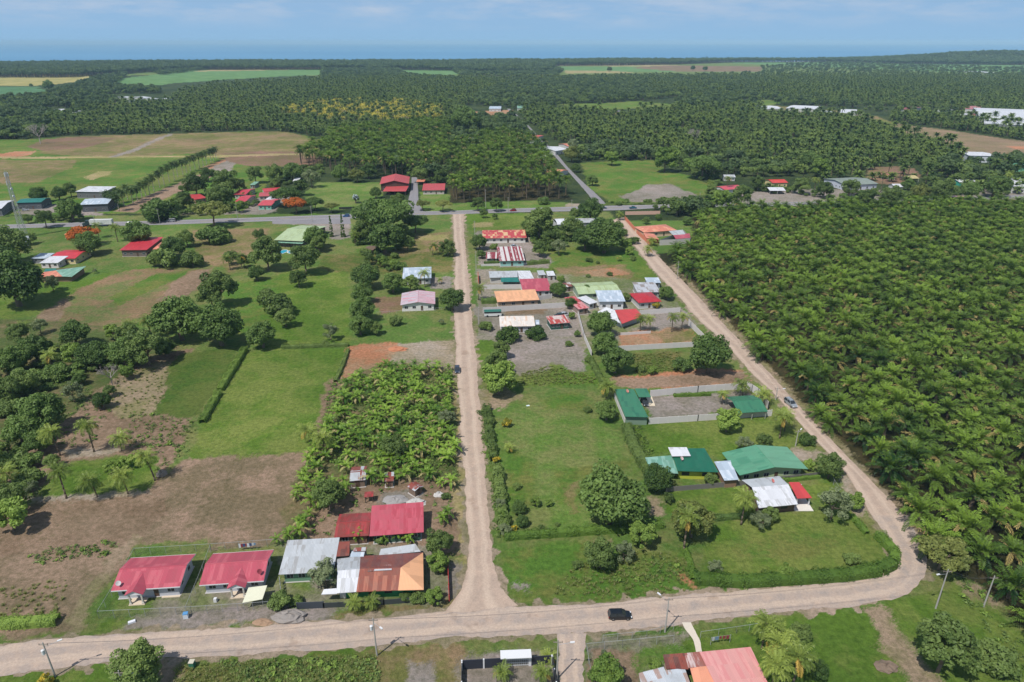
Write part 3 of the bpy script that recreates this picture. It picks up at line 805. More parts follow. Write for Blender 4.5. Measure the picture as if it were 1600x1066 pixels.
ribbon('cross_road', [(-160, 1022), (0, 1009), (100, 998), (190, 990), (325, 982), (428, 976), (514, 971), (568, 968), (675, 960), (740, 952), (808, 947), (873, 947), (947, 943), (1007, 937), (1081, 928), (1200, 922), (1300, 912), (1355, 907), (1385, 899), (1400, 885), (1402, 868), (1393, 847), (1375, 825), (1362, 806)],
       [(-160, 1075), (0, 1055), (125, 1040), (175, 1035), (262, 1029), (400, 1022), (487, 1016), (581, 1008), (675, 1000), (760, 994), (850, 992), (918, 990), (960, 986), (1007, 982), (1096, 971), (1200, 958), (1300, 950), (1362, 944), (1412, 932), (1440, 916), (1452, 897), (1449, 872), (1440, 845), (1418, 806)], 0.042, DIRTG, 0.35, seed=4)
ribbon('diagonal_road', [(956, 344), (984, 375), (1021, 422), (1056, 459), (1087, 495), (1143, 546), (1168, 578), (1212, 617), (1247, 660), (1279, 693), (1323, 738), (1352, 786), (1366, 812)],
       [(976, 340), (1003, 372), (1037, 410), (1080, 452), (1117, 492), (1162, 540), (1205, 586), (1253, 640), (1304, 693), (1355, 745), (1403, 793), (1424, 816)][:11] + [(1403, 795), (1422, 815)], 0.036, DIRT, 0.3, seed=8)
ribbon('highway', [(-500, 362), (0, 351.5), (127, 347.5), (215, 346), (400, 340), (539, 335), (643, 331), (706, 329.5), (800, 326), (881, 323.5), (944, 321.6), (1038, 320), (1150, 318.5), (1250, 316), (1309, 313.5), (1420, 311), (1522, 308), (1640, 302), (2000, 288)],
       [(-500, 369), (0, 357.5), (127, 354), (253, 351.5), (400, 346.5), (539, 342), (653, 336.5), (706, 335), (800, 332), (881, 330.5), (974, 328.5), (1038, 324.5), (1150, 323), (1255, 320.5), (1309, 318.5), (1420, 316), (1522, 313), (1640, 307), (2000, 292)], 0.048, ASPH, 0.05, 1.5, seed=5)
ribbon('upper_road', [(932, 322), (920, 305), (901, 283), (878.5, 257.6), (856, 232), (828, 202), (812, 187), (800, 178), (792, 170)],
       [(950, 322), (934, 305), (909, 283), (886, 260), (866, 235), (840.5, 212), (820, 190), (806, 178), (797, 170)], 0.024, ASPH, 0.15, 2.0, seed=6)
ribbon('side_lane', [(870, 990), (874, 1020), (880, 1110)], [(916, 990), (912, 1020), (914, 1110)], 0.034, DIRTG, 0.3, seed=7)
ribbon('driveway', [(644, 270), (642, 295), (637, 318), (636, 334)], [(651, 270), (653, 295), (654, 318), (664, 334)], 0.02, ASPH, 0.1, 1.0, seed=9)
ribbon('car_park', [(425, 343), (425, 350)], [(546, 338), (548, 350)], 0.02, ASPH, 0.2, 1.0, seed=10)
ribbon('footpath', [(1066, 973), (1072, 985), (1084, 1000), (1088, 1022)], [(1080, 973), (1085, 985), (1093, 1000), (1097, 1022)], 0.05, plain((214, 202, 186), 0.85), 0.08, 0.5, 3)
ribbon('yard_apron', [(715, 960), (690, 964), (640, 968)], [(722, 950), (705, 955), (640, 962)], 0.022, DIRTG, 0.2, 0.5, 3)
# highway edge and centre lines
def line_mark(name, pts, w, mat, z=0.056, dash=None):
    p = [W(*q) for q in pts]
    b = MB()
    for a, c in zip(p[:-1], p[1:]):
        d = c - a; L_ = d.length; d.normalize(); n = Vector((-d.y, d.x, 0)) * w / 2
        segs = [(0, L_)] if not dash else [(s, min(L_, s + dash)) for s in np.arange(0, L_, dash * 2.4)]
        for s0, s1 in segs:
            q0, q1 = a + d * s0, a + d * s1
            b.face([Vector((v.x, v.y, z)) for v in (q0 - n, q1 - n, q1 + n, q0 + n)])
    return tag(b.build(name, mat), kind='structure')
mid = [(0, 354.5), (127, 350.8), (234, 348.8), (400, 343.2), (539, 338.5), (648, 333.8), (706, 332), (800, 329), (881, 327), (959, 325), (1038, 322.3), (1252, 318.2)]
line_mark('centre_line', mid, 0.3, plain((200, 176, 80)), dash=6)
line_mark('edge_line', [(x, y + 2.4) for x, y in mid], 0.2, WHITE)
line_mark('edge_line', [(x, y - 2.4) for x, y in mid], 0.2, WHITE)
# ------------------------------------------------------------------ plants: templates
def rodr(v, axis, ang):
    """rotate rows of v about rows of axis by ang"""
    c, s = np.cos(ang)[:, None], np.sin(ang)[:, None]
    return v * c + np.cross(axis, v) * s + axis * (np.sum(axis * v, 1)[:, None]) * (1 - c)
def crown_mesh(name, seed, mat, leaves=5000, leaf=0.085, clumps=42, zr=0.9, cr=(0.26, 0.42), core=True, bottom=-0.55, spread=0.68, tilt=0.6, shape='dome'):
    """crown of radius 1 round the origin: clumps of leaf-sized faces with gaps between them"""
    rs = np.random.RandomState(seed)
    cc, rr = [], []
    for i in range(clumps):
        for _ in range(20):
            d = rs.normal(size=3); d /= np.linalg.norm(d)
            if d[2] > bottom: break
        k = spread * (0.66 + 0.46 * rs.rand()) * (1.0 + 0.16 * math.sin(3 * math.atan2(d[1], d[0]) + seed))
        if shape == 'cone':
            z = -1 + 2 * rs.rand(); r = 0.16 * (1.15 - 0.5 * (z + 1)); a = rs.rand() * 6.28
            c = np.array([math.cos(a) * r, math.sin(a) * r, z])
        else:
            c = np.array([d[0] * k, d[1] * k, d[2] * k * zr])
        cc.append(c); rr.append(cr[0] + (cr[1] - cr[0]) * rs.rand())
    cc, rr = np.array(cc), np.array(rr)
    w = rr ** 2 / np.sum(rr ** 2)
    ci = rs.choice(clumps, size=leaves, p=w)
    d = rs.normal(size=(leaves, 3)); d /= np.linalg.norm(d, axis=1)[:, None]
    d[:, 2] = np.where(rs.rand(leaves) < 0.35, np.abs(d[:, 2]), d[:, 2])
    rad = rr[ci] * (0.72 + 0.38 * rs.rand(leaves) ** 0.7)
    zs = 0.8 if zr > 0.6 else 0.6
    p = cc[ci] + d * rad[:, None] * np.array([1, 1, zs])
    # leaf frame: normal leans from outward to random and up
    n = d + rs.normal(size=(leaves, 3)) * tilt + np.array([0, 0, 0.35])
    n /= np.linalg.norm(n, axis=1)[:, None]
    t = np.cross(n, rs.normal(size=(leaves, 3))); t /= np.linalg.norm(t, axis=1)[:, None]
    u = np.cross(n, t)
    s = leaf * (0.6 + 0.8 * rs.rand(leaves))[:, None]
    q = np.stack([p - t * s, p - u * s * 0.55, p + t * s, p + u * s * 0.55], 1).reshape(-1, 3)
    f = np.arange(leaves * 4).reshape(-1, 4)
    cv = rs.rand(clumps)
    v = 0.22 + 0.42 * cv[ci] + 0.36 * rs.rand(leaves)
    if core:
        # leafy mass inside each clump that closes it
        base = np.array([[1, 0, 0], [0, 1, 0], [-1, 0, 0], [0, -1, 0], [0, 0, 1], [0, 0, -1]], float)
        oct_ = np.array([[0, 1, 4, 4], [1, 2, 4, 4], [2, 3, 4, 4], [3, 0, 4, 4], [1, 0, 5, 5], [2, 1, 5, 5], [3, 2, 5, 5], [0, 3, 5, 5]])
        vs, fs, vv = [q], [f], [v]
        off = len(q)
        for i in range(clumps):
            b_ = (base * rr[i] * 0.55 * np.array([1, 1, zs]) + rs.normal(size=base.shape) * 0.03) + cc[i]
            # split octahedron faces into quads through a midpoint
            for tri in oct_:
                a_, b2, c2 = b_[tri[0]], b_[tri[1]], b_[tri[2]]
                m = (b2 + c2) / 2
                vs.append(np.array([a_, b2, m, c2])); fs.append(np.array([[off, off + 1, off + 2, off + 3]])); off += 4
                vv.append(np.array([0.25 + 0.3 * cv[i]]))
        q = np.vstack(vs); f = np.vstack(fs); v = np.concatenate(vv)
    return mesh_np(name, q, f, [mat], False, {'v': ('FACE', 'FLOAT', v)})

def frond_mesh(name, seed, mat, n=34, L=1.0, leaflets=18, lw=0.02, ll=0.2, elev=(-25, 75), droop=1.1, dead=0.06, strip=False, segs=8, lift=0.0, bend=0.0):
    """palm crown, frond length about L; origin at the growing point"""
    rs = np.random.RandomState(seed)
    V, Fc, A = [], [], []
    def quad(a, b, c, d, v):
        k = len(V); V.extend([a, b, c, d]); Fc.append((k, k + 1, k + 2, k + 3)); A.append(v)
    for i in range(n):
        az = i * 2.39996 + rs.normal() * 0.15
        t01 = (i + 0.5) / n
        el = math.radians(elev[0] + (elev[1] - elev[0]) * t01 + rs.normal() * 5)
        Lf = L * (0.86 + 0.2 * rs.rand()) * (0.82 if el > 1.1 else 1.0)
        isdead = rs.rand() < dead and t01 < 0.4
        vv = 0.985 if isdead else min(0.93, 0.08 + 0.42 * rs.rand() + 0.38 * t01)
        # rachis
        pts = []
        p = np.zeros(3); h = np.array([math.cos(az), math.sin(az), 0.0]); e = el
        side = np.array([-h[1], h[0], 0.0])
        for s in range(segs + 1):
            pts.append((p.copy(), e))
            e2 = e
            p = p + (h * math.cos(e2) + np.array([0, 0, math.sin(e2)])) * (Lf / segs)
            e = e - droop * (0.35 + 1.3 * (s / segs)) / segs * (1.0 + 0.2 * rs.rand())
            h = h + side * bend * 0.05; h /= np.linalg.norm(h)
        def at(t):
            x = t * segs; k = min(segs - 1, int(x)); fr = x - k
            a, ea = pts[k]; b, eb = pts[k + 1]
            return a + (b - a) * fr, ea + (eb - ea) * fr
        w0 = 0.016 * L
        for s in range(segs):
            a, _ = pts[s]; b, _ = pts[s + 1]
            wa, wb = w0 * (1 - s / segs * 0.8), w0 * (1 - (s + 1) / segs * 0.8)
            quad(a - side * wa, a + side * wa, b + side * wb, b - side * wb, vv)
        if strip:
            for s in range(segs):
                a, _ = pts[s]; b, _ = pts[s + 1]
                ta, tb = s / segs, (s + 1) / segs
                wf = lambda t: ll * (0.25 + 1.0 * math.sin(math.pi * min(1, t * 0.85 + 0.12)))
                for sg in (-1, 1):
                    da, db = wf(ta), wf(tb)
                    quad(a, b, b + side * sg * db + np.array([0, 0, -0.45 * db]) + h * db * .2, a + side * sg * da + np.array([0, 0, -0.45 * da]) + h * da * .2, vv + 0.05 * rs.rand())
        else:
            for j in range(leaflets):
                t = 0.10 + 0.90 * (j + 0.5) / leaflets
                c, ee = at(t)
                fwd = h * math.cos(ee) + np.array([0, 0, math.sin(ee)])
                nrm = np.cross(side, fwd)
                l_ = ll * L * (0.35 + 0.75 * math.sin(math.pi * min(1.0, t * 0.82 + 0.14))) * (0.9 + 0.2 * rs.rand())
                for sg in (-1, 1):
                    dr = side * sg * 0.82 + fwd * 0.42 + nrm * (-0.15 - 0.5 * rs.rand() * (1 if rs.rand() < .7 else -0.6))
                    dr = dr + np.array([0, 0, -0.18]); dr /= np.linalg.norm(dr)
                    m_ = c + dr * l_ * 0.55
                    tip = c + dr * l_ + np.array([0, 0, -0.22 * l_])
                    wv = fwd * lw * L
                    quad(c - wv * 0.5, m_ - wv, tip, m_ + wv, vv + 0.05 * rs.rand())
    v = np.array(V); v[:, 2] += lift
    return mesh_np(name, v, np.array(Fc), [mat], False, {'v': ('FACE', 'FLOAT', np.clip(A, 0, 1))})

def trunk_mesh(name, pts, radii, mat, n=8, limbs=()):
    b = MB()
    for (p, q), (r, s) in zip(zip(pts[:-1], pts[1:]), zip(radii[:-1], radii[1:])):
        b.tube(p, q, r, s, n)
    for p, q, r, s in limbs:
        b.tube(p, q, r, s, 5)
    o = b.build(name, mat, None, True)
    me = o.data
    bpy.data.objects.remove(o)
    return me
def tree_trunk(seed, h, r, crown_r, crown_h):
    """trunk from the ground to the crown with limbs that reach into it"""
    rs = random.Random(seed)
    pts = [Vector((0, 0, -0.05)), Vector((rs.uniform(-.05, .05), rs.uniform(-.05, .05), h * 0.35)), Vector((rs.uniform(-.1, .1), rs.uniform(-.1, .1), h * 0.75))]
    limbs = []
    for k in range(7):
        a = k * 2.4 + rs.random()
        e = pts[2] if k % 2 else pts[1] + (pts[2] - pts[1]) * 0.7
        q = Vector((math.cos(a) * crown_r * 0.55, math.sin(a) * crown_r * 0.55, crown_h + rs.uniform(-.1, .35) * crown_r))
        m = e + (q - e) * 0.5 + Vector((0, 0, -0.08 * crown_r))
        limbs += [(e, m, r * 0.5, r * 0.32), (m, q, r * 0.32, r * 0.12)]
    return trunk_mesh('trunk', pts, [r * 1.15, r * 0.9, r * 0.7], BARK, 8, limbs)

# kind -> (name, list of (crown mesh, trunk mesh), crown centre height in crown radii)
T = {}
def kind(key, name, mat, n, ch, tr, **kw):
    T[key] = (name, [(crown_mesh('crown', 11 * i + len(T) * 97 + 3, mat, **kw), tree_trunk(i + len(T), ch, tr, 0.9, ch)) for i in range(n)], ch)
kind('mango', 'mango_tree', F['mango'], 4, 0.92, 0.085, leaves=9500, leaf=0.055, clumps=72, cr=(0.13, 0.34), zr=0.84)
kind('loose', 'leafy_tree', F['loose'], 4, 1.10, 0.06, leaves=6400, leaf=0.062, clumps=50, cr=(0.12, 0.33), zr=0.92, spread=0.8, core=False)
kind('bright', 'leafy_tree', F['bright'], 2, 1.0, 0.05, leaves=4600, leaf=0.08, clumps=36, cr=(0.15, 0.34), zr=0.9, spread=0.74, core=False)
kind('olive', 'leafy_tree', F['olive'], 2, 0.95, 0.07, leaves=7000, leaf=0.06, clumps=60, cr=(0.18, 0.3), zr=0.85)
kind('spread', 'rain_tree', F['mango'], 2, 0.85, 0.05, leaves=8000, leaf=0.05, clumps=60, cr=(0.18, 0.3), zr=0.36, bottom=-0.2, spread=0.78)
kind('spreadl', 'spreading_tree', F['olive'], 2, 0.9, 0.05, leaves=5200, leaf=0.05, clumps=48, cr=(0.15, 0.27), zr=0.34, bottom=-0.2, spread=0.8, core=False)
kind('flame', 'flame_tree', F['flame'], 2, 0.85, 0.06, leaves=5200, leaf=0.06, clumps=44, cr=(0.18, 0.3), zr=0.42, bottom=-0.1, spread=0.76)
kind('pale', 'leafy_tree', F['pale'], 2, 1.15, 0.05, leaves=3200, leaf=0.06, clumps=34, cr=(0.16, 0.3), zr=0.95, core=False, spread=0.74)
kind('bush', 'bush', F['mango'], 3, 0.45, 0.05, leaves=4200, leaf=0.075, clumps=34, cr=(0.22, 0.36), zr=0.62)
kind('bushl', 'bush', F['loose'], 3, 0.5, 0.05, leaves=3000, leaf=0.085, clumps=26, cr=(0.2, 0.36), zr=0.7)
kind('croton', 'croton_shrub', F['croton'], 2, 0.7, 0.05, leaves=1300, leaf=0.13, clumps=16, cr=(0.2, 0.36), zr=0.95)
kind('cypress', 'column_tree', F['mango'], 1, 1.02, 0.03, leaves=3600, leaf=0.028, clumps=60, cr=(0.05, 0.085), shape='cone')
def bare_mesh(seed, mat):
    rs = random.Random(seed); b = MB()
    def grow(p, d, L_, r, k):
        q = p + d * L_
        b.tube(p, q, r, r * 0.65, 5 if k > 1 else 3)
        if k == 0: return
        for i in range(3 if k > 1 else 4):
            nd = (d + Vector((rs.uniform(-1, 1), rs.uniform(-1, 1), rs.uniform(-.25, .6))) * 0.75).normalized()
            grow(q, nd, L_ * rs.uniform(0.6, 0.85), r * 0.6, k - 1)
    grow(Vector((0, 0, -.05)), Vector((0, 0, 1)), 0.62, 0.055, 0)
    for i in range(4):
        a = i * 1.6 + rs.random()
        grow(Vector((0, 0, 0.6)), Vector((math.cos(a) * .7, math.sin(a) * .7, 0.8)).normalized(), 0.42, 0.038, 4)
    o = b.build('branch', mat); me = o.data; bpy.data.objects.remove(o)
    return me
T['dead'] = ('bare_tree', [(bare_mesh(5, DEADW), None)], 0.95)
T['deadw'] = ('bare_tree', [(bare_mesh(9, DEADW), None)], 0.95)

_used = {}
def ctree(cx, cy, wpx, kd, label, group=None, hf=1.0, wz=1.0):
    """tree whose crown centre shows at (cx, cy) with crown width wpx pixels"""
    name, var, ch = T[kd]
    R = wpx * mpp(cx, cy + wpx * 0.3) / 2
    for _ in range(4):
        hc = ch * R * hf
        p = W(cx, cy, hc)
        R = wpx * dep(p) / FPX / 2
    i = _used.get(kd, 0); _used[kd] = i + 1
    cm, tm = var[i % len(var)]
    cat = {'bush': 'bush', 'croton_shrub': 'shrub'}.get(name, 'tree')
    rs = random.Random(int(cx * 13 + cy * 7))
    rt = empty(name, (p.x, p.y, 0), rs.uniform(0, 6.28), label, cat, group)
    c = put(bpy.data.objects.new('crown' if kd[:4] != 'dead' else 'branches', cm), rt)
    if kd in ('dead', 'deadw'):
        c['kind'] = 'thing'; del c['kind']
        c.name = 'limbs'
        c.scale = (R, R, R)
        return rt
    if kd == 'cypress':
        c.scale = (R * 4.2, R * 4.2, R * hf); c.location = (0, 0, R * hf * 1.02)
        t = put(bpy.data.objects.new('trunk', tm), rt); t.scale = (R, R, R * 0.5)
        return rt
    c.scale = (R * rs.uniform(.96, 1.04), R * rs.uniform(.94, 1.04), R * wz * rs.uniform(.94, 1.08))
    c.location = (0, 0, hc)
    t = put(bpy.data.objects.new('trunk', tm), rt)
    t.scale = (R, R, R * hf)
    return rt

# palms
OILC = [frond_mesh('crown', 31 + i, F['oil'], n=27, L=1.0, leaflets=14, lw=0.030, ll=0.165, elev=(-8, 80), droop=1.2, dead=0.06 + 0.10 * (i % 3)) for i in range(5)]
def stub_trunk(r, seed):
    rs = random.Random(seed); b = MB()
    b.tube((0, 0, -0.03), (0, 0, 1.0), r * 1.05, r * 0.85, 9)
    for k in range(34):
        a = k * 2.4; z = 0.06 + 0.9 * k / 34
        p = Vector((math.cos(a) * r * 0.8, math.sin(a) * r * 0.8, z))
        b.tube(p, p + Vector((math.cos(a) * r * 0.5, math.sin(a) * r * 0.5, 0.05)), r * 0.22, r * 0.12, 4)
    o = b.build('trunk', PALMBARK); me = o.data; bpy.data.objects.remove(o)
    return me
OILT = stub_trunk(0.085, 3)
COCC = [frond_mesh('crown', 61 + i, F['coco'], n=22, L=1.0, leaflets=18, lw=0.026, ll=0.22, elev=(-34, 62), droop=1.5, dead=0.2, bend=0.7) for i in range(3)]
ROYC = [frond_mesh('crown', 81 + i, F['royal'], n=24, L=1.0, leaflets=12, lw=0.045, ll=0.24, elev=(-55, 70), droop=1.4, dead=0.0) for i in range(2)]
SILC = [frond_mesh('crown', 91, F['silver'], n=22, L=1.0, strip=True, segs=3, ll=0.22, elev=(-20, 75), droop=0.6)]
BANC = [frond_mesh('leaves', 101 + i, F['banana'], n=13, L=1.0, leaflets=8, segs=5, lw=0.085, ll=0.15, elev=(-12, 78), droop=1.5, dead=0.35) for i in range(4)]
def curved_trunk(name, r, lean, mat, n=6, bulge=1.25):
    pts = [Vector((lean * (k / n) ** 1.6, 0, -0.01 + 1.01 * k / n)) for k in range(n + 1)]
    rad = [r * (bulge if k == 0 else 1.0) * (1 - 0.35 * k / n) for k in range(n + 1)]
    return trunk_mesh(name, pts, rad, mat, 7)
COCT = [curved_trunk('trunk', 0.028, l, PALMBARK) for l in (0.0, 0.10, 0.16)]
ROYT = curved_trunk('trunk', 0.028, 0.0, plain((170, 162, 150), 0.9, var=0.2))
BANT = curved_trunk('stem', 0.07, 0.05, plain((120, 130, 60), 0.8, var=0.3))
def palm(bx, by, ty, kd, label, group=None, L=None, rz=None):
    """palm with its foot at photo point (bx, by) and growing point at row ty"""
    p = W(bx, by)
    h = max(0.6, top_h(p, ty))
    rs = random.Random(int(bx * 17 + by * 5))
    nm_, cs, ts, L0 = {'coco': ('coconut_palm', COCC, COCT, 3.6), 'oil': ('oil_palm', OILC, [OILT], 4.6),
                       'royal': ('royal_palm', ROYC, [ROYT], 3.4), 'silver': ('silver_palm', SILC, [OILT], 2.4),
                       'fan': ('garden_palm', COCC, COCT, 2.2)}[kd]
    L = L or L0
    rt = empty(nm_, p, rs.uniform(0, 6.28) if rz is None else rz, label, 'palm tree', group)
    ti = rs.randrange(len(ts))
    t = put(bpy.data.objects.new('trunk', ts[ti]), rt)
    t.scale = (h if kd in ('coco', 'fan') and h < 9 else min(h, 9), min(h, 9), h)
    if kd in ('oil', 'silver'): t.scale = (4.2, 4.2, h)
    c = put(bpy.data.objects.new('crown', cs[rs.randrange(len(cs))]), rt)
    lean = (0.0, 0.10, 0.16)[ti] * t.scale[0] if kd in ('coco', 'fan') else 0
    c.location = (lean, 0, h * 0.985)
    c.scale = (L, L, L)
    return rt

# scatter as one object: points that carry copies of a template
def scatter(name, label, cat, pts, templates, smin, smax, seed=1, base=0.0, kindp='stuff', zs=None):
    tc_ = bpy.data.collections.new(name + '_templates')
    for i, me in enumerate(templates):
        tc_.objects.link(bpy.data.objects.new('template_%02d' % i, me) if not isinstance(me, bpy.types.Object) else me)
    rs = np.random.RandomState(seed)
    n = len(pts)
    me = bpy.data.meshes.new(name)
    me.vertices.add(n)
    me.vertices.foreach_set('co', np.ascontiguousarray(pts, dtype=np.float32).ravel())
    s = smin + (smax - smin) * rs.rand(n)
    a = me.attributes.new('sc', 'FLOAT', 'POINT'); a.data.foreach_set('value', s.astype(np.float32))
    a = me.attributes.new('rz', 'FLOAT', 'POINT'); a.data.foreach_set('value', (rs.rand(n) * 6.283).astype(np.float32))
    a = me.attributes.new('ix', 'INT', 'POINT'); a.data.foreach_set('value', rs.randint(0, len(templates), n).astype(np.int32))
    o = put(bpy.data.objects.new(name, me))
    tag(o, label, cat, None, kindp)
    ng = bpy.data.node_groups.new(name, 'GeometryNodeTree')
    ng.interface.new_socket('Geometry', in_out='INPUT', socket_type='NodeSocketGeometry')
    ng.interface.new_socket('Geometry', in_out='OUTPUT', socket_type='NodeSocketGeometry')
    N, L = ng.nodes, ng.links
    gi, go = N.new('NodeGroupInput'), N.new('NodeGroupOutput')
    ip = N.new('GeometryNodeInstanceOnPoints')
    ci = N.new('GeometryNodeCollectionInfo')
    ci.inputs['Collection'].default_value = tc_
    ci.inputs['Separate Children'].default_value = True
    ci.inputs['Reset Children'].default_value = True
    def na(nm2, typ):
        x = N.new('GeometryNodeInputNamedAttribute'); x.data_type = typ; x.inputs['Name'].default_value = nm2
        return x
    asc, arz, aix = na('sc', 'FLOAT'), na('rz', 'FLOAT'), na('ix', 'INT')
    cx = N.new('ShaderNodeCombineXYZ'); L.new(arz.outputs['Attribute'], cx.inputs['Z'])
    L.new(gi.outputs[0], ip.inputs['Points'])
    L.new(ci.outputs[0], ip.inputs['Instance'])
    ip.inputs['Pick Instance'].default_value = True
    L.new(aix.outputs['Attribute'], ip.inputs['Instance Index'])
    L.new(cx.outputs[0], ip.inputs['Rotation'])
    L.new(asc.outputs['Attribute'], ip.inputs['Scale'])
    L.new(ip.outputs[0], go.inputs[0])
    md = o.modifiers.new('scatter', 'NODES'); md.node_group = ng
    return o
def join_np(parts, mats):
    """join (mesh, scale3, offset3, material index) into one template mesh"""
    b = bpy.data.meshes.new('template')
    V, Fc, MI, A = [], [], [], []
    off = 0
    for me, s, o_, mi in parts:
        n = len(me.vertices); co = np.empty(n * 3, np.float32); me.vertices.foreach_get('co', co)
        co = co.reshape(-1, 3) * np.array(s) + np.array(o_)
        V.append(co)
        at = me.attributes.get('v')
        for i, p in enumerate(me.polygons):
            Fc.append([v + off for v in p.vertices]); MI.append(mi)
            A.append(at.data[i].value if at else 0.4)
        off += n
    b.from_pydata(np.vstack(V).tolist(), [], Fc)
    for m in mats: b.materials.append(m)
    b.polygons.foreach_set('material_index', MI)
    a = b.attributes.new('v', 'FLOAT', 'FACE'); a.data.foreach_set('value', A)
    return b
def hexpts(poly, spacing, jit, seed, ang=0.0, keep=1.0, avoid=()):
    """points in rows inside a polygon given in photo points"""
    q = [(W(a, b).x, W(a, b).y) for a, b in poly]
    c, s = math.cos(ang), math.sin(ang)
    r = [(x * c + y * s, -x * s + y * c) for x, y in q]
    x0, x1 = min(p[0] for p in r), max(p[0] for p in r); y0, y1 = min(p[1] for p in r), max(p[1] for p in r)
    ny, nx = int((y1 - y0) / (spacing * 0.866)) + 2, int((x1 - x0) / spacing) + 2
    jj, ii = np.mgrid[0:ny, 0:nx]
    X = x0 + (ii + 0.5 * (jj % 2)) * spacing; Y = y0 + jj * spacing * 0.866
    rs = np.random.RandomState(seed)
    X = (X + rs.normal(0, jit, X.shape)).ravel(); Y = (Y + rs.normal(0, jit, Y.shape)).ravel()
    if keep < 1:
        k = rs.rand(len(X)) < keep; X, Y = X[k], Y[k]
    x, y = X * c - Y * s, X * s + Y * c
    m = inside(x, y, q)
    x, y = x[m], y[m]
    for av in avoid:
        qa = [(W(a, b).x, W(a, b).y) for a, b in av]
        m = ~inside(x, y, qa); x, y = x[m], y[m]
    # keep to the part of the plain the camera can look over, with a margin
    dd = y * cP + H * sP
    m = np.abs(x) < dd * 0.80 + 12
    x, y = x[m], y[m]
    return np.stack([x, y, hill(x, y)], -1)
# ------------------------------------------------------------------ buildings
RED = roofmat((188, 80, 96), (200, 98, 110), .25, dirt=0.07)
RED2 = roofmat((196, 60, 66), dirt=0.08)
REDB = roofmat((206, 70, 70), dirt=0.05)
PINK = roofmat((200, 92, 106), (184, 74, 88), 0.3, dirt=0.08)
RUST = roofmat((150, 74, 60), (110, 62, 54), 0.5)
RUSTR = roofmat((176, 62, 64), (140, 58, 52), 0.5)
RUSTM = roofmat((196, 200, 204), (142, 68, 56), 0.55)
GREY = roofmat((196, 200, 204), (168, 168, 168), 0.3, dirt=0.08)
WHI = roofmat((226, 227, 232), (196, 196, 198), 0.3, dirt=0.05)
BLUE = roofmat((186, 200, 214), (214, 222, 232), 0.3, dirt=0.04)
ORAN = roofmat((238, 178, 134), dirt=0.05)
SALM = roofmat((222, 136, 110), (232, 166, 130), 0.3, dirt=0.08)
GRN = roofmat((62, 128, 96), (48, 110, 84), 0.3, dirt=0.05)
GRNL = roofmat((94, 156, 124), (74, 138, 108), 0.35, dirt=0.05)
GRND = roofmat((28, 104, 80), dirt=0.04)
TEAL = roofmat((126, 176, 152), (150, 190, 170), 0.4)
TEALD = roofmat((30, 120, 110), dirt=0.05)
LIME = roofmat((186, 204, 158), (166, 180, 130), 0.3, dirt=0.08)
STRIPE = roofmat((232, 224, 220), (146, 52, 58), 0.62, sheet=0.8, dirt=0.03, cut=90)
YELR = roofmat((206, 66, 70), (232, 190, 140), 0.36, sheet=1.2)
PINKW = roofmat((206, 194, 202), (216, 150, 162), 0.3, dirt=0.08)
GRNG = roofmat((142, 152, 140), dirt=0.1)
CREAM = roofmat((238, 228, 218), (226, 196, 170), 0.25, dirt=0.08)
FRAME = plain((206, 208, 210), 0.5)
DOORM = plain((92, 70, 56), 0.6)

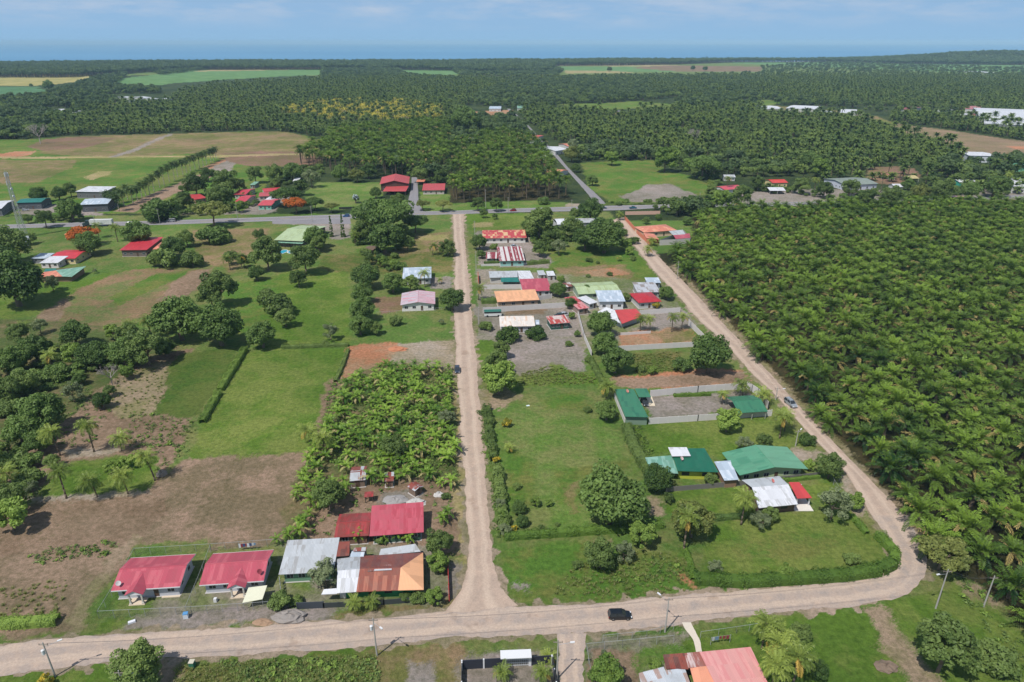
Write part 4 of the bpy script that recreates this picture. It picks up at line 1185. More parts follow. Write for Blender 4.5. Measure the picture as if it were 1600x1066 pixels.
def roof_parts(w, d, ze, rise, kd, mats, root, over=0.0, hipx=None, thick=0.10):
    """roof as one mesh; w along x, d along y; low front shed: 'shed', low back shed: 'shedb'"""
    x0, x1, y0, y1 = -w / 2, w / 2, -d / 2, d / 2
    zr = ze + rise
    quads = []
    def q(pts, udir):
        o = Vector(pts[0]); n = (Vector(pts[1]) - o).cross(Vector(pts[-1]) - o).normalized()
        U = Vector(udir); V = n.cross(U)
        quads.append((pts, [((Vector(p)).dot(U) + 40, (Vector(p)).dot(V) + 40) for p in pts]))
    if kd == 'gx':
        q([(x0, y0, ze), (x1, y0, ze), (x1, 0, zr), (x0, 0, zr)], (1, 0, 0))
        q([(x0, 0, zr), (x1, 0, zr), (x1, y1, ze), (x0, y1, ze)], (1, 0, 0))
    elif kd == 'gy':
        q([(x0, y0, ze), (0, y0, zr), (0, y1, zr), (x0, y1, ze)], (0, 1, 0))
        q([(0, y0, zr), (x1, y0, ze), (x1, y1, ze), (0, y1, zr)], (0, 1, 0))
    elif kd == 'hip':
        h = min(w, d) / 2 if hipx is None else hipx
        if w >= d:
            a, c = (x0 + h, 0, zr), (x1 - h, 0, zr)
            q([(x0, y0, ze), (x1, y0, ze), c, a], (1, 0, 0)); q([(x1, y1, ze), (x0, y1, ze), a, c], (1, 0, 0))
            q([(x0, y1, ze), (x0, y0, ze), a], (0, 1, 0)); q([(x1, y0, ze), (x1, y1, ze), c], (0, 1, 0))
        else:
            a, c = (0, y0 + h, zr), (0, y1 - h, zr)
            q([(x0, y0, ze), (x1, y0, ze), a], (1, 0, 0)); q([(x1, y1, ze), (x0, y1, ze), c], (1, 0, 0))
            q([(x0, y1, ze), (x0, y0, ze), a, c], (0, 1, 0)); q([(x1, y0, ze), (x1, y1, ze), c, a], (0, 1, 0))
    elif kd == 'shed':
        q([(x0, y0, ze), (x1, y0, ze), (x1, y1, zr), (x0, y1, zr)], (1, 0, 0))
    elif kd == 'shedb':
        q([(x0, y0, zr), (x1, y0, zr), (x1, y1, ze), (x0, y1, ze)], (1, 0, 0))
    elif kd == 'shedr':
        q([(x0, y0, zr), (x1, y0, ze), (x1, y1, ze), (x0, y1, zr)], (0, 1, 0))
    elif kd == 'shedl':
        q([(x0, y0, ze), (x1, y0, zr), (x1, y1, zr), (x0, y1, ze)], (0, 1, 0))
    elif kd == 'barrel':
        n = 8
        pr = [(y0 + d * k / n, ze + rise * math.sin(math.pi * k / n)) for k in range(n + 1)]
        for (ya, za), (yb, zb) in zip(pr[:-1], pr[1:]):
            q([(x0, ya, za), (x1, ya, za), (x1, yb, zb), (x0, yb, zb)], (1, 0, 0))
    b = MB()
    for pts, uv in quads:
        lo = [(p[0], p[1], p[2] - thick) for p in pts]
        b.solid(lo, pts, uv)
    mats = mats if isinstance(mats, (list, tuple)) else [mats]
    o = b.build('roof', mats, root)
    # top faces already carry slope-aligned uvs; share out extra colours per slope
    if len(mats) > 1:
        fpq = 0
        for k, (pts, uv) in enumerate(quads):
            nf = 2 + len(pts)
            for i in range(nf):
                o.data.polygons[fpq + i].material_index = k % len(mats)
            fpq += nf
    b = MB()
    if kd == 'gx':
        b.tube((x0, 0, zr + .02), (x1, 0, zr + .02), 0.11, None, 5)
    elif kd == 'gy':
        b.tube((0, y0, zr + .02), (0, y1, zr + .02), 0.11, None, 5)
    if b.v: b.build('ridge_cap', mats[-1], root)
    return o
def wall_body(w, d, ze, rise, kd, mat, root, over, z0=0.0):
    x0, x1, y0, y1 = -w / 2 + over, w / 2 - over, -d / 2 + over, d / 2 - over
    def zt(x, y):
        fx, fy = abs(x) / (w / 2), abs(y) / (d / 2)
        return {'gx': ze + rise * (1 - fy), 'gy': ze + rise * (1 - fx), 'hip': ze, 'barrel': ze,
                'shed': ze + rise * (y + d / 2) / d, 'shedb': ze + rise * (d / 2 - y) / d,
                'shedr': ze + rise * (w / 2 - x) / w, 'shedl': ze + rise * (x + w / 2) / w}[kd] - 0.13
    b = MB()
    c = [(x0, y0), (x1, y0), (x1, y1), (x0, y1)]
    mid = []
    if kd == 'gx': c = [(x0, y0), (x1, y0), (x1, 0), (x1, y1), (x0, y1), (x0, 0)]
    if kd == 'gy': c = [(x0, y0), (0, y0), (x1, y0), (x1, y1), (0, y1), (x0, y1)]
    b.v += [(x, y, z0) for x, y in c] + [(x, y, zt(x, y)) for x, y in c]
    n = len(c)
    for i in range(n):
        j = (i + 1) % n
        b.f.append((i, j, n + j, n + i)); b.uv.append(None)
    return b.build('wall', mat, root)
def opening(root, x, y, z0, z1, wd, face, kind_='window', fm=None, gm=None):
    """window or door on the front (face 'f'), left, right or back wall plane"""
    fm = fm or FRAME; gm = gm or glass_dark()
    b, g = MB(), MB()
    t = 0.05
    def bx(B_, a0, a1, b0, b1, out0, out1):
        if face == 'f': B_.box(x + a0, x + a1, y - out1, y - out0, b0, b1)
        elif face == 'r': B_.box(x + out0, x + out1, y + a0, y + a1, b0, b1)
        elif face == 'l': B_.box(x - out1, x - out0, y + a0, y + a1, b0, b1)
    h = wd / 2
    if kind_ == 'window':
        bx(b, -h, h, z0, z1, 0.003, 0.05)
        n = 2 if wd > 1.0 else 1
        for k in range(n):
            a0 = -h + 0.07 + k * (2 * h - 0.07) / n; a1 = -h + (k + 1) * (2 * h - 0.07) / n
            bx(g, a0, a1, z0 + 0.07, z1 - 0.07, 0.045, 0.06)
        o = b.build('window', fm, root); g.build('pane', gm, o)
    else:
        bx(b, -h, h, z0, z1, 0.003, 0.05)
        o = b.build('door', DOORM, root)
        g2 = MB(); bx(g2, h - .18, h - .1, z0 + .95, z0 + 1.08, 0.05, 0.1); g2.build('handle', STEEL, o)
    return o
HN = {}
def house(key, name, label, A, B_, C, ze=2.7, rise=1.1, kd='gx', roof=None, wall=(214, 212, 206), cat='house', win=None, over=0.55,
          side='r', parts=True, group=None, openf=False, plinth=True, fdoor=True, thick=0.10):
    a, b_, c = W(*A, ze), W(*B_, ze), W(*C, ze)
    u = b_ - a; w = u.length; u.normalize(); v = Vector((-u.y, u.x, 0))
    d = max(1.2, (c - b_).dot(v))
    ctr = a + u * w / 2 + v * d / 2
    root = empty(name, (ctr.x, ctr.y, 0), math.atan2(u.y, u.x), label, cat, group)
    root_dims = (w, d, ze, rise)
    roof_parts(w, d, ze, rise, kd, roof or RED, root, thick=thick)
    wm = plain(wall, 0.8, var=0.08, scale=0.7)
    if openf:
        b = MB()
        ov = min(over, 0.35)
        def zt(x, y):
            return {'gx': ze + rise * (1 - abs(y) / (d / 2)), 'gy': ze + rise * (1 - abs(x) / (w / 2))}.get(kd, ze) - 0.1
        ys = (-d / 2 + ov, d / 2 - ov); n = max(2, int(w / 4) + 1)
        for yy in ys:
            for k in range(n):
                xx = -w / 2 + ov + (w - 2 * ov) * k / (n - 1)
                p = MB(); p.box(xx - .08, xx + .08, yy - .08, yy + .08, 0, zt(xx, yy)); p.build('post', wm, root)
    else:
        wall_body(w, d, ze, rise, kd, wm, root, over)
    if not openf and parts:
        wi = win if win is not None else max(1, int((w - 1) / 3))
        yf = -d / 2 + over
        n = wi + (1 if fdoor else 0)
        for k in range(n):
            xx = -w / 2 + over + (w - 2 * over) * (k + 0.5) / n
            if fdoor and k == n // 2:
                opening(root, xx, yf, 0.0, 2.05, 0.9, 'f', 'door')
            else:
                opening(root, xx, yf, 1.0, 2.1, min(1.4, (w - 2 * over) / n * 0.7), 'f')
        if side:
            xs_ = (w / 2 - over) if side == 'r' else (-w / 2 + over)
            ns = max(1, int(d / 4))
            for k in range(ns):
                yy = -d / 2 + over + (d - 2 * over) * (k + .5) / ns
                opening(root, xs_, yy, 1.0, 2.0, 1.1, side)
        if plinth:
            p = MB(); o_ = over - 0.25
            p.box(-w / 2 + o_, w / 2 - o_, -d / 2 + o_, d / 2 - o_, -0.02, 0.06)
            p.build('floor_slab', CONC, root)
    HN[key] = (root, w, d, ze, rise)
    return root, w, d
def dish(parent, x, y, z, s=0.5, col=(214, 210, 208)):
    """satellite dish on a short mast"""
    b = MB(); b.tube((x, y, z - .3), (x, y, z + .45), 0.03, None, 5)
    n = 12; ring = []
    ax = Vector((0.5, -0.5, 0.7)).normalized(); p = ax.orthogonal().normalized(); q = ax.cross(p)
    c = Vector((x, y, z + .5))
    for k in range(n):
        t = 6.2832 * k / n; ring.append(c + (p * math.cos(t) + q * math.sin(t)) * s + ax * 0.12)
    for k in range(n):
        b.face([c, ring[k], ring[(k + 1) % n]]); b.face([c - ax * .02, ring[(k + 1) % n], ring[k]])
    b.tube(c, c + ax * 0.5 + q * .1, 0.02, None, 4)
    return b.build('satellite_dish', plain(col, 0.5), parent)
def panel_building(key, name, label, cat, quads, walls=None, ze=2.7, group=None):
    """roof of several measured sheets; quads: (points (px,py,z), material, part name)"""
    pts = [W(x, y, z) for q in quads for x, y, z in q[0]]
    ctr = sum(pts, Vector()) / len(pts); ctr.z = 0
    root = empty(name, ctr, 0, label, cat, group)
    for q, mat, pn in quads:
        p = [W(x, y, z) - ctr for x, y, z in q]
        b = MB()
        U = (p[1] - p[0]); U.z = 0; U.normalize()
        nn = (p[1] - p[0]).cross(p[-1] - p[0]).normalized()
        if nn.z < 0: p = p[::-1]; nn = -nn
        V = nn.cross(U)
        b.solid([v - Vector((0, 0, .1)) for v in p], p, [(v.dot(U) + 40, v.dot(V) + 40) for v in p])
        b.build(pn, mat, root)
    for q, mat, pn in (walls or []):
        # wall ring: points (px,py,z-of-top) whose foot is straight below
        b = MB()
        top = [W(x, y, z) - ctr for x, y, z in q]
        n = len(top)
        b.v += [(v.x, v.y, 0) for v in top] + [(v.x, v.y, v.z) for v in top]
        for i in range(n):
            j = (i + 1) % n; b.f.append((i, j, n + j, n + i)); b.uv.append(None)
        b.build(pn, mat, root)
    HN[key] = (root, ctr)
    return root, ctr

# --- the two red bungalows at the lower left
def porch_house(key, label, A, B_, C, px_porch, over=0.75):
    root, w, d = house(key, 'red_roof_bungalow', label, A, B_, C, 2.7, 1.25, 'gx', RED, (196, 198, 204), win=3, over=over, side='r')
    # cross gable over the porch
    ze, rise = 2.7, 1.25
    a, b_ = W(*A, ze), W(*B_, ze)
    xc = (W(*px_porch, ze) - a).dot((b_ - a).normalized()) - w / 2
    hw, proj = 1.75, 1.5
    zr = ze + 0.95; yb = -d / 2 + d / 2 * (0.95 / rise)
    y0 = -d / 2 - proj
    b = MB()
    for pts in ([(xc - hw, y0, ze), (xc, y0, zr), (xc, yb, zr), (xc - hw, -d / 2, ze + .02)], [(xc, y0, zr), (xc + hw, y0, ze), (xc + hw, -d / 2, ze + .02), (xc, yb, zr)]):
        p = [(x, y, z + 0.03) for x, y, z in pts]
        b.solid([(x, y, z - .08) for x, y, z in p], p, [(y_ + 40, x_ + 40) for x_, y_, z_ in p])
    o = b.build('porch_roof', RED, root)
    g = MB(); g.face([(xc - hw + .15, y0 + .25, ze - .1), (xc + hw - .15, y0 + .25, ze - .1), (xc, y0 + .25, zr - .12)])
    g.box(xc - hw, xc + hw, y0 + .22, y0 + .32, ze - .22, ze - .08)
    g.build('gable', WHITE, o)
    for s in (-1, 1):
        p = MB(); xx = xc + s * 1.15
        p.box(xx - .14, xx + .14, y0 + .3, y0 + .58, 0.17, ze - .2); p.box(xx - .22, xx + .22, y0 + .22, y0 + .66, .17, .5)
        p.build('column', plain((206, 200, 190), 0.7), root)
    p = MB(); p.box(xc - 1.5, xc + 1.5, y0 + .1, -d / 2 + over - .26, 0.0, 0.17); p.build('porch_floor', plain((220, 202, 178), 0.7), root)
    # recessed veranda on the right end
    p = MB(); p.box(w / 2 - 4.0, w / 2 - .5, -d / 2 + .1, -d / 2 + over - .26, 0.0, 0.17); p.build('terrace', plain((220, 202, 178), 0.7), root)
    b = MB()
    for (p0, p1) in (((-w / 2, -d / 2, ze), (xc - hw, -d / 2, ze)), ((xc + hw, -d / 2, ze), (w / 2, -d / 2, ze)), ((-w / 2, d / 2, ze), (w / 2, d / 2, ze))):
        b.bar(Vector(p0) + Vector((0, 0, -.2)), Vector(p1) + Vector((0, 0, -.2)), .06, .22)
    for sx in (-1, 1):
        for (y0_, z0_, y1_, z1_) in ((-d / 2, ze, 0, ze + rise), (0, ze + rise, d / 2, ze)):
            b.face([(sx * (w / 2 + .02), y0_, z0_ - .2), (sx * (w / 2 + .02), y1_, z1_ - .2), (sx * (w / 2 + .02), y1_, z1_ + .03), (sx * (w / 2 + .02), y0_, z0_ + .03)])
    b.build('fascia', WHITE, root)
    return root, w, d
r1, w1, d1 = porch_house('red1', 'red roofed bungalow at the far left, next to the ploughed brown field', (173, 924), (281, 917), (303.5, 866), (213, 922))
dish(r1, -w1 / 2 + 1.2, -d1 / 2 + .9, 3.2)
r2, w2, d2 = porch_house('red2', 'red roofed bungalow between its twin and the grey roofed house', (311, 915), (412, 908), (432, 859), (371, 913))
dish(r2, w2 / 2 - 1.0, -d2 / 2 + 1.4, 3.4, 0.5, (150, 60, 70))
# grey roof house
g1 = house('grey', 'grey_roof_house', 'long grey metal roofed house with low green wall and a tree at its corner', (435, 898), (521, 893), (528, 846), 2.8, 1.0, 'shed', GREY, (110, 150, 120), over=0.8, win=3)
panel_building('rustlean', 'lean_to', 'dark rusty sheet lean-to between the grey roof and the rusty hipped house', 'shed',
    [([(523, 870, 3.2), (545.5, 868, 3.2), (547, 846, 3.6), (527, 847, 3.6)], RUST, 'roof')], [([(524, 869, 3.0), (545, 867.5, 3.0), (546.5, 847, 3.4), (527.5, 848, 3.4)], plain((120, 110, 100)), 'wall')])
panel_building('bluelean', 'lean_to', 'small pale blue sheet roof behind the white front roof of the rusty hipped house', 'shed',
    [([(546, 870, 2.8), (568, 870, 2.8), (570, 861, 2.9), (550, 861, 2.9)], BLUE, 'roof'), ([(551, 861.5, 3.2), (571, 861, 3.2), (573.5, 855, 3.4), (554, 856, 3.4)], RUSTM, 'roof')],
    [([(548, 869, 2.6), (567, 869, 2.6), (572, 856, 2.8), (554, 857, 2.8)], plain((150, 140, 130)), 'wall')])
panel_building('greylean', 'lean_to', 'grey sheet roof behind the rust and orange hipped roof', 'shed',
    [([(592, 868, 2.7), (657, 862, 2.7), (649, 850, 3.1), (595, 858, 3.1)], GREY, 'roof')], [([(593, 867, 2.5), (656, 861, 2.5), (648.5, 851, 2.9), (596, 859, 2.9)], plain((120, 112, 104)), 'wall')])
# rusty, white and orange roofed green house: one gabled roof in three colours with a hipped right end
zf, zr_ = 2.7, 4.2
root, ctr = panel_building('greenhouse', 'green_house', 'green walled house under a white, rusty and orange hipped roof at the road corner', 'house', [
    ([(526, 927, zf), (556.5, 925, zf), (562, 889, zr_), (527, 892, zr_)], WHI, 'roof'),
    ([(556.5, 925, zf), (622, 922.5, zf), (626, 887, zr_), (562, 889, zr_)], RUSTM if 0 else roofmat((150, 82, 66), (178, 110, 88), 0.35), 'roof'),
    ([(622, 922.5, zf), (662, 921.5, zf), (626, 887, zr_)], ORAN, 'roof'),
    ([(662, 921.5, zf), (661, 863.5, zf), (626, 887, zr_)], ORAN, 'roof'),
    ([(527, 892, zr_), (562, 889, zr_), (563, 869, zf), (526, 873.5, zf)], GREY, 'roof'),
    ([(562, 889, zr_), (626, 887, zr_), (661, 863.5, zf), (563, 869, zf)], roofmat((138, 74, 60), (120, 66, 58), 0.4), 'roof'),
    ([(574, 892.5, zr_ - .02 + .06), (612, 890.5, zr_ - .02 + .06), (612, 882, zr_ - 0.30), (575, 884.5, zr_ - 0.30)], roofmat((222, 222, 226), (150, 90, 76), 0.35), 'patch'),
    ([(502, 929, 2.3), (526, 928, 2.3), (530, 919, 2.7), (506, 921, 2.7)], WHI, 'canopy')],
    [([(529, 919, 2.6), (657, 915.5, 2.6), (656, 868, 2.6), (529, 874, 2.6)], plain((46, 150, 90), 0.7), 'wall')])
def wall_quad(root, ctr, p0, p1, z0, z1, out, mat, name):
    """thin panel proud of a wall whose top line is p0-p1 (photo points at height z)"""
    a, b_ = W(*p0) - ctr, W(*p1) - ctr
    u = (b_ - a); u.z = 0; u.normalize(); n = Vector((u.y, -u.x, 0))
    b = MB()
    a = Vector((a.x, a.y, 0)) + n * out; b_ = Vector((b_.x, b_.y, 0)) + n * out
    b.solid([a + Vector((0, 0, z0)), b_ + Vector((0, 0, z0)), b_ - n * out + Vector((0, 0, z0)), a - n * out + Vector((0, 0, z0))],
            [a + Vector((0, 0, z1)), b_ + Vector((0, 0, z1)), b_ - n * out + Vector((0, 0, z1)), a - n * out + Vector((0, 0, z1))])
    return b.build(name, mat, root)
wall_quad(root, ctr, (529.5, 919, 2.6), (539, 918.8, 2.6), 0, 2.55, 0.04, plain((226, 224, 220)), 'wall_panel')
wall_quad(root, ctr, (547, 918.5, 2.6), (562, 918.1, 2.6), 1.0, 2.0, 0.07, glass_dark(), 'window')
wall_quad(root, ctr, (600, 917, 2.6), (612, 916.7, 2.6), 1.0, 2.0, 0.07, glass_dark(), 'window')
wall_quad(root, ctr, (575, 917.8, 2.6), (582, 917.6, 2.6), 0, 2.0, 0.06, DOORM, 'door')
# pink-red roof house behind it, with a rusty red wing
p_, _, _ = house('pink', 'pink_roof_house', 'house with long faded pink red roof below the banana plot', (577, 838), (662, 831.5), (664.5, 791), 2.8, 1.2, 'shed', PINK, (60, 96, 80), over=0.8, win=3)
house('rustwing', 'rusty_roof_shed', 'rusty dark red roofed shed joined to the left of the faded pink roof', (522, 840), (576, 837), (579, 801), 2.6, 0.7, 'gx', RUSTR, (130, 100, 84), cat='shed', over=0.6, win=1)
# shacks in the banana plot
SH = 'sheet metal shacks in the banana plot'
house('sh1', 'sheet_metal_shack', 'largest rust and white striped shack among the banana plants', (546, 752), (571, 750), (574, 728), 2.2, .5, 'gx', RUSTM, (130, 110, 95), cat='shack', over=0.3, win=0, side=None, group=SH)
house('sh2', 'sheet_metal_shack', 'small two tone shack in the middle of the banana plot', (600, 752.5), (615, 751.5), (615.5, 739), 2.0, .3, 'shed', RUSTM, (130, 110, 95), cat='shack', over=0.3, win=0, side=None, group=SH)
house('sh3', 'sheet_metal_shack', 'tilted rust and white shack at the right of the banana plot', (648, 768), (662, 760), (655, 749), 2.0, .4, 'gy', RUSTM, (130, 110, 95), cat='shack', over=0.3, win=0, side=None, group=SH)
house('sh4', 'open_shelter', 'tiny red topped shelter on bare soil above the pink roof', (569, 777), (583, 776), (582, 769), 1.8, .2, 'shed', RUSTR, (70, 64, 60), cat='shelter', over=0.2, openf=True)

# --- right-hand plots
rt_, ct_ = panel_building('white', 'white_roof_house', 'white roofed house with red porch roof on the lawn beside the diagonal road', 'house', [
    ([(1185.5, 794, 2.9), (1247, 788, 2.9), (1232, 757, 4.0), (1175, 761.5, 4.0)], WHI, 'roof'),
    ([(1175, 761.5, 4.0), (1232, 757, 4.0), (1218, 744, 3.3), (1159, 750, 3.3)], GREY, 'roof'),
    ([(1246, 779, 2.7), (1269, 778, 2.7), (1249, 753.5, 3.1), (1232.5, 753.5, 3.1)], REDB, 'porch_roof')],
    [([(1187, 788, 2.8), (1243, 783, 2.8), (1216, 748, 3.2), (1166, 753, 3.2)], plain((120, 92, 80)), 'wall')])
for px in ((1246.5, 776.5), (1266, 775.5), (1252, 756.5)):
    a = W(*px, 2.7) - ct_; b = MB(); b.box(a.x - .12, a.x + .12, a.y - .12, a.y + .12, 0.1, 2.6); b.build('column', WHITE, rt_)
a, c = W(1242, 799) - ct_, W(1270, 797) - ct_
b = MB(); b.box(a.x, c.x, a.y, a.y + 5.5, 0.0, 0.12); b.build('porch_floor', plain((228, 222, 214)), rt_)
wall_quad(rt_, ct_, (1200, 787, 2.8), (1212, 786, 2.8), 1.0, 2.0, 0.07, glass_dark(), 'window')
wall_quad(rt_, ct_, (1222, 785.1, 2.8), (1232, 784.2, 2.8), 1.0, 2.0, 0.07, glass_dark(), 'window')
d_ = W(1207, 754, 3.7) - ct_; dish(rt_, d_.x, d_.y, 3.7, .5, (220, 130, 120))
house('biggreen', 'green_roof_house', 'wide house with pale green gabled roof and pale green walls by the diagonal road', (1156, 743), (1263, 733), (1241, 697.5), 2.9, 1.5, 'gy', [GRNL, roofmat((112, 168, 136), dirt=0.06)], (178, 196, 150), win=5, over=1.1)  # right slope a lighter copy of the green: shading painted into the sheets
panel_building('whitelink', 'lean_to', 'narrow white sheet roof between the dark green and the pale green roofs', 'shed',
    [([(1132, 751, 2.6), (1154.5, 749.5, 2.6), (1142, 719.5, 3.0), (1116, 721.5, 3.0)], BLUE, 'roof')], [([(1134, 749, 2.5), (1152, 748, 2.5), (1141, 722, 2.8), (1119, 723, 2.8)], plain((150, 120, 100)), 'wall')])
rt_, ct_ = panel_building('darkgreen', 'green_roof_house', 'yellow green walled house with dark green roof and white skylight panels', 'house', [
    ([(1059, 736, 2.9), (1123, 738, 2.9), (1101, 700.5, 4.0), (1047, 701, 4.0)], GRND, 'roof'),
    ([(1018, 738.5, 2.5), (1060, 740, 2.5), (1050, 711.5, 3.2), (1008, 715, 3.2)], roofmat((112, 164, 144), (140, 184, 168), .5), 'veranda_roof'),
    ([(1050, 713, 4.1), (1079.5, 712.5, 4.1), (1073, 699, 4.5), (1044, 699, 4.5)], WHI, 'skylight')],
    [([(1061, 733, 2.8), (1119, 735, 2.8), (1101, 704, 3.7), (1049, 704, 3.7)], plain((190, 196, 70)), 'wall')])
wall_quad(rt_, ct_, (1066, 733.2, 2.8), (1078, 733.6, 2.8), 1.0, 2.0, 0.07, glass_dark(), 'window')
wall_quad(rt_, ct_, (1098, 734.3, 2.8), (1110, 734.7, 2.8), 1.0, 2.0, 0.07, glass_dark(), 'window')
d_ = W(1065, 719, 3.7) - ct_; dish(rt_, d_.x, d_.y, 3.7, .5, (222, 190, 186))
for px in ((1019.5, 737.5), (1038, 738), (1010, 716)):
    a = W(*px, 2.5) - ct_; b = MB(); b.box(a.x - .07, a.x + .07, a.y - .07, a.y + .07, 0, 2.4); b.build('post', GALV, rt_)
root, ctr = panel_building('longgreen', 'green_roof_house', 'narrow green roofed house with carport in the walled gravel yard', 'house', [
    ([(977, 651, 3.0), (1013, 652, 3.0), (990, 608, 3.5), (960.5, 608, 3.5)], GRN, 'roof'),
    ([(998, 620.5, 2.8), (1017.5, 620.5, 2.8), (1010.5, 607, 3.0), (991.5, 607, 3.0)], GRN, 'carport_roof')],
    [([(978, 649.5, 2.9), (1011.5, 650.5, 2.9), (989, 609.5, 3.3), (962, 609.5, 3.3)], plain((128, 150, 130)), 'wall')])
a, c = W(1004, 634.5) - ctr, W(1024, 634.5) - ctr
b = MB(); b.box(a.x, c.x, a.y, a.y + 7, 0.0, 0.08); b.build('terrace', plain((226, 210, 184)), root)
for px in ((1000, 620), (1016.5, 620), (1010, 608)):
    a = W(*px, 2.8) - ctr; b = MB(); b.box(a.x - .07, a.x + .07, a.y - .07, a.y + .07, 0.08, 2.7); b.build('post', GALV, root)
d_ = W(980, 613.5, 3.5) - ctr; dish(root, d_.x, d_.y, 3.5, .55, (216, 150, 130))
house('gazebo', 'green_roof_pavilion', 'open garden pavilion with green gabled roof at the wall corner by the diagonal road', (1154, 645.5), (1200, 643), (1172, 618), 2.6, 1.3, 'gx', GRN, (170, 172, 160), cat='pavilion', openf=True)

# --- middle village block
house('va', 'row_house', 'long white row house with faded red and yellow roof near the highway', (754, 372.5), (823, 371.5), (818, 361.5), 2.9, 0.9, 'shed', YELR, (226, 222, 216), over=.7, win=5)
house('vb', 'striped_roof_house', 'pale teal house with dark red and white striped sheet roof', (780, 408), (820.5, 407), (818.5, 388.5), 2.9, 1.3, 'shed', STRIPE, (150, 196, 190), over=.7, win=2)
house('vb2', 'lean_to', 'low striped red and white lean-to left of the striped roof house', (759, 404), (778, 404), (777, 395.5), 2.4, .5, 'shed', STRIPE, (150, 150, 140), cat='shed', over=.5, win=1)
panel_building('vc', 'grey_roof_house', 'house with pale grey roof and strip of teal sheeting behind a concrete wall', 'house', [
    ([(765, 434, 3.0), (809, 433, 3.0), (808, 423, 3.4), (763.5, 424, 3.4)], GREY, 'roof'),
    ([(783, 440.5, 2.4), (811, 440.5, 2.4), (809, 433.5, 2.9), (782, 434, 2.9)], TEALD, 'veranda_roof'),
    ([(812, 439, 2.8), (835, 436, 2.8), (828, 423, 3.3), (808, 423, 3.3)], WHI, 'roof')],
    [([(766, 433.2, 2.9), (833, 434.5, 2.7), (827, 424, 3.2), (765, 425, 3.2)], plain((200, 196, 190)), 'wall')])
house('vd', 'crimson_roof_house', 'house with long crimson roof next to the orange roofed one', (817, 455.5), (862, 454), (868, 438), 2.8, 1.1, 'shed', RED, (206, 206, 204), over=.6, win=3)
house('ve', 'orange_roof_house', 'house with pale orange roof behind the long concrete wall', (777, 472), (843, 468.5), (839.5, 455.3), 2.8, 1.0, 'shed', ORAN, (170, 150, 130), over=.6, win=3)
house('vf', 'pale_green_roof_house', 'house with weathered pale green roof in the middle of the village', (904, 460), (971, 456.5), (963, 439.5), 2.8, 1.0, 'gx', LIME, (150, 170, 150), over=.6, win=3)
house('vg', 'rusty_roof_shed', 'shed with faded red and white sheets left of the blue grey roof', (904, 483.5), (921, 481), (916, 462), 2.6, .5, 'shed', roofmat((200, 70, 74), (220, 150, 150), .5), (150, 130, 120), cat='shed', over=.4, win=1)
house('vh', 'blue_grey_roof_house', 'white walled house with blue grey gabled roof', (936, 471.5), (977.5, 471), (966, 456.5), 3.6, .9, 'shed', BLUE, (224, 224, 226), over=.7, win=2)
house('vh2', 'white_roof_shed', 'small white roofed shed leaning against the blue grey roofed house', (921, 475.5), (934.5, 472), (927.5, 460.5), 2.6, .5, 'shed', WHI, (190, 190, 190), cat='shed', over=.4, win=1)
house('vi', 'red_hip_roof_house', 'small house with dark red hipped roof beside the diagonal road', (998, 473.5), (1034, 471), (1021, 456), 2.8, 1.3, 'hip', roofmat((186, 44, 54), dirt=.05), (196, 196, 194), over=.6, win=2)
house('vj', 'grey_sheet_house', 'house with streaky grey sheet roof behind the dark red hipped roof', (995.5, 456.8), (1032, 456.5), (1027, 443), 2.8, .6, 'shed', roofmat((200, 202, 208), (150, 140, 134), .4), (170, 170, 166), over=.5, win=2)
house('vk', 'blue_roof_shed', 'small blue grey roofed shed next to the diagonal road', (1011, 442), (1033, 442), (1028, 435), 2.6, .4, 'shed', BLUE, (120, 130, 140), cat='shed', over=.4, win=1)
panel_building('vl', 'red_and_white_roof_house', 'house with one bright red and one white roof slope beside four young palms', 'house', [
    ([(972, 506, 2.7), (1001, 495, 2.7), (994, 482.5, 3.4), (960.5, 484.5, 3.9)], REDB, 'roof'),
    ([(1001, 495, 2.7), (1003.5, 493, 2.7), (994, 482.5, 3.4)], REDB, 'roof'),
    ([(933, 488, 2.7), (969, 505, 2.7), (960.5, 484.5, 3.9), (947, 480, 3.9)], WHI, 'roof')],
    [([(940, 488.5, 2.7), (971, 502, 2.7), (999, 493, 2.7), (991, 484, 2.7), (948, 483, 2.7)], plain((180, 186, 190)), 'wall')])
house('vm', 'white_roof_house', 'low house with dirty white roof between two clipped bushes and a gravel yard', (781, 510.5), (836.5, 509.5), (832.5, 496), 2.8, .7, 'shed', CREAM, (190, 194, 200), over=.6, win=3)
house('vn', 'green_hut', 'small dark green hut with patched rusty red roof', (860, 506.5), (891, 504), (885, 493.5), 2.7, .5, 'shed', roofmat((196, 74, 66), (216, 196, 190), .45, sheet=.7), (44, 86, 74), over=.5, win=3)
house('vn2', 'lean_to', 'little sheet roof against the right side of the low dirty white roof', (837, 507), (843, 507), (842, 501), 2.3, .3, 'shed', BLUE, (150, 150, 150), cat='shed', over=.3, win=0, side=None)
house('vq', 'salmon_roof_house', 'house with salmon tiled hipped roof behind the orange wall', (1007, 363.5), (1058, 359.5), (1047, 350), 3.0, 1.4, 'hip', SALM, (220, 190, 160), over=.6, win=3)
panel_building('vq2', 'annex', 'grey and red roofed annex with tall pale walls right of the salmon hipped roof', 'house', [
    ([(1052, 367.5, 3.2), (1071, 366, 3.2), (1067, 359, 3.5), (1045, 361, 3.5)], GREY, 'roof'),
    ([(1056, 373.5, 3.0), (1079, 371.5, 3.0), (1077.5, 364.5, 3.2), (1052, 367.5, 3.2)], RED, 'roof')],
    [([(1031, 375, 3.0), (1056, 374, 3.0), (1079, 372, 3.0), (1069, 360, 3.0)], plain((196, 190, 186)), 'wall')])
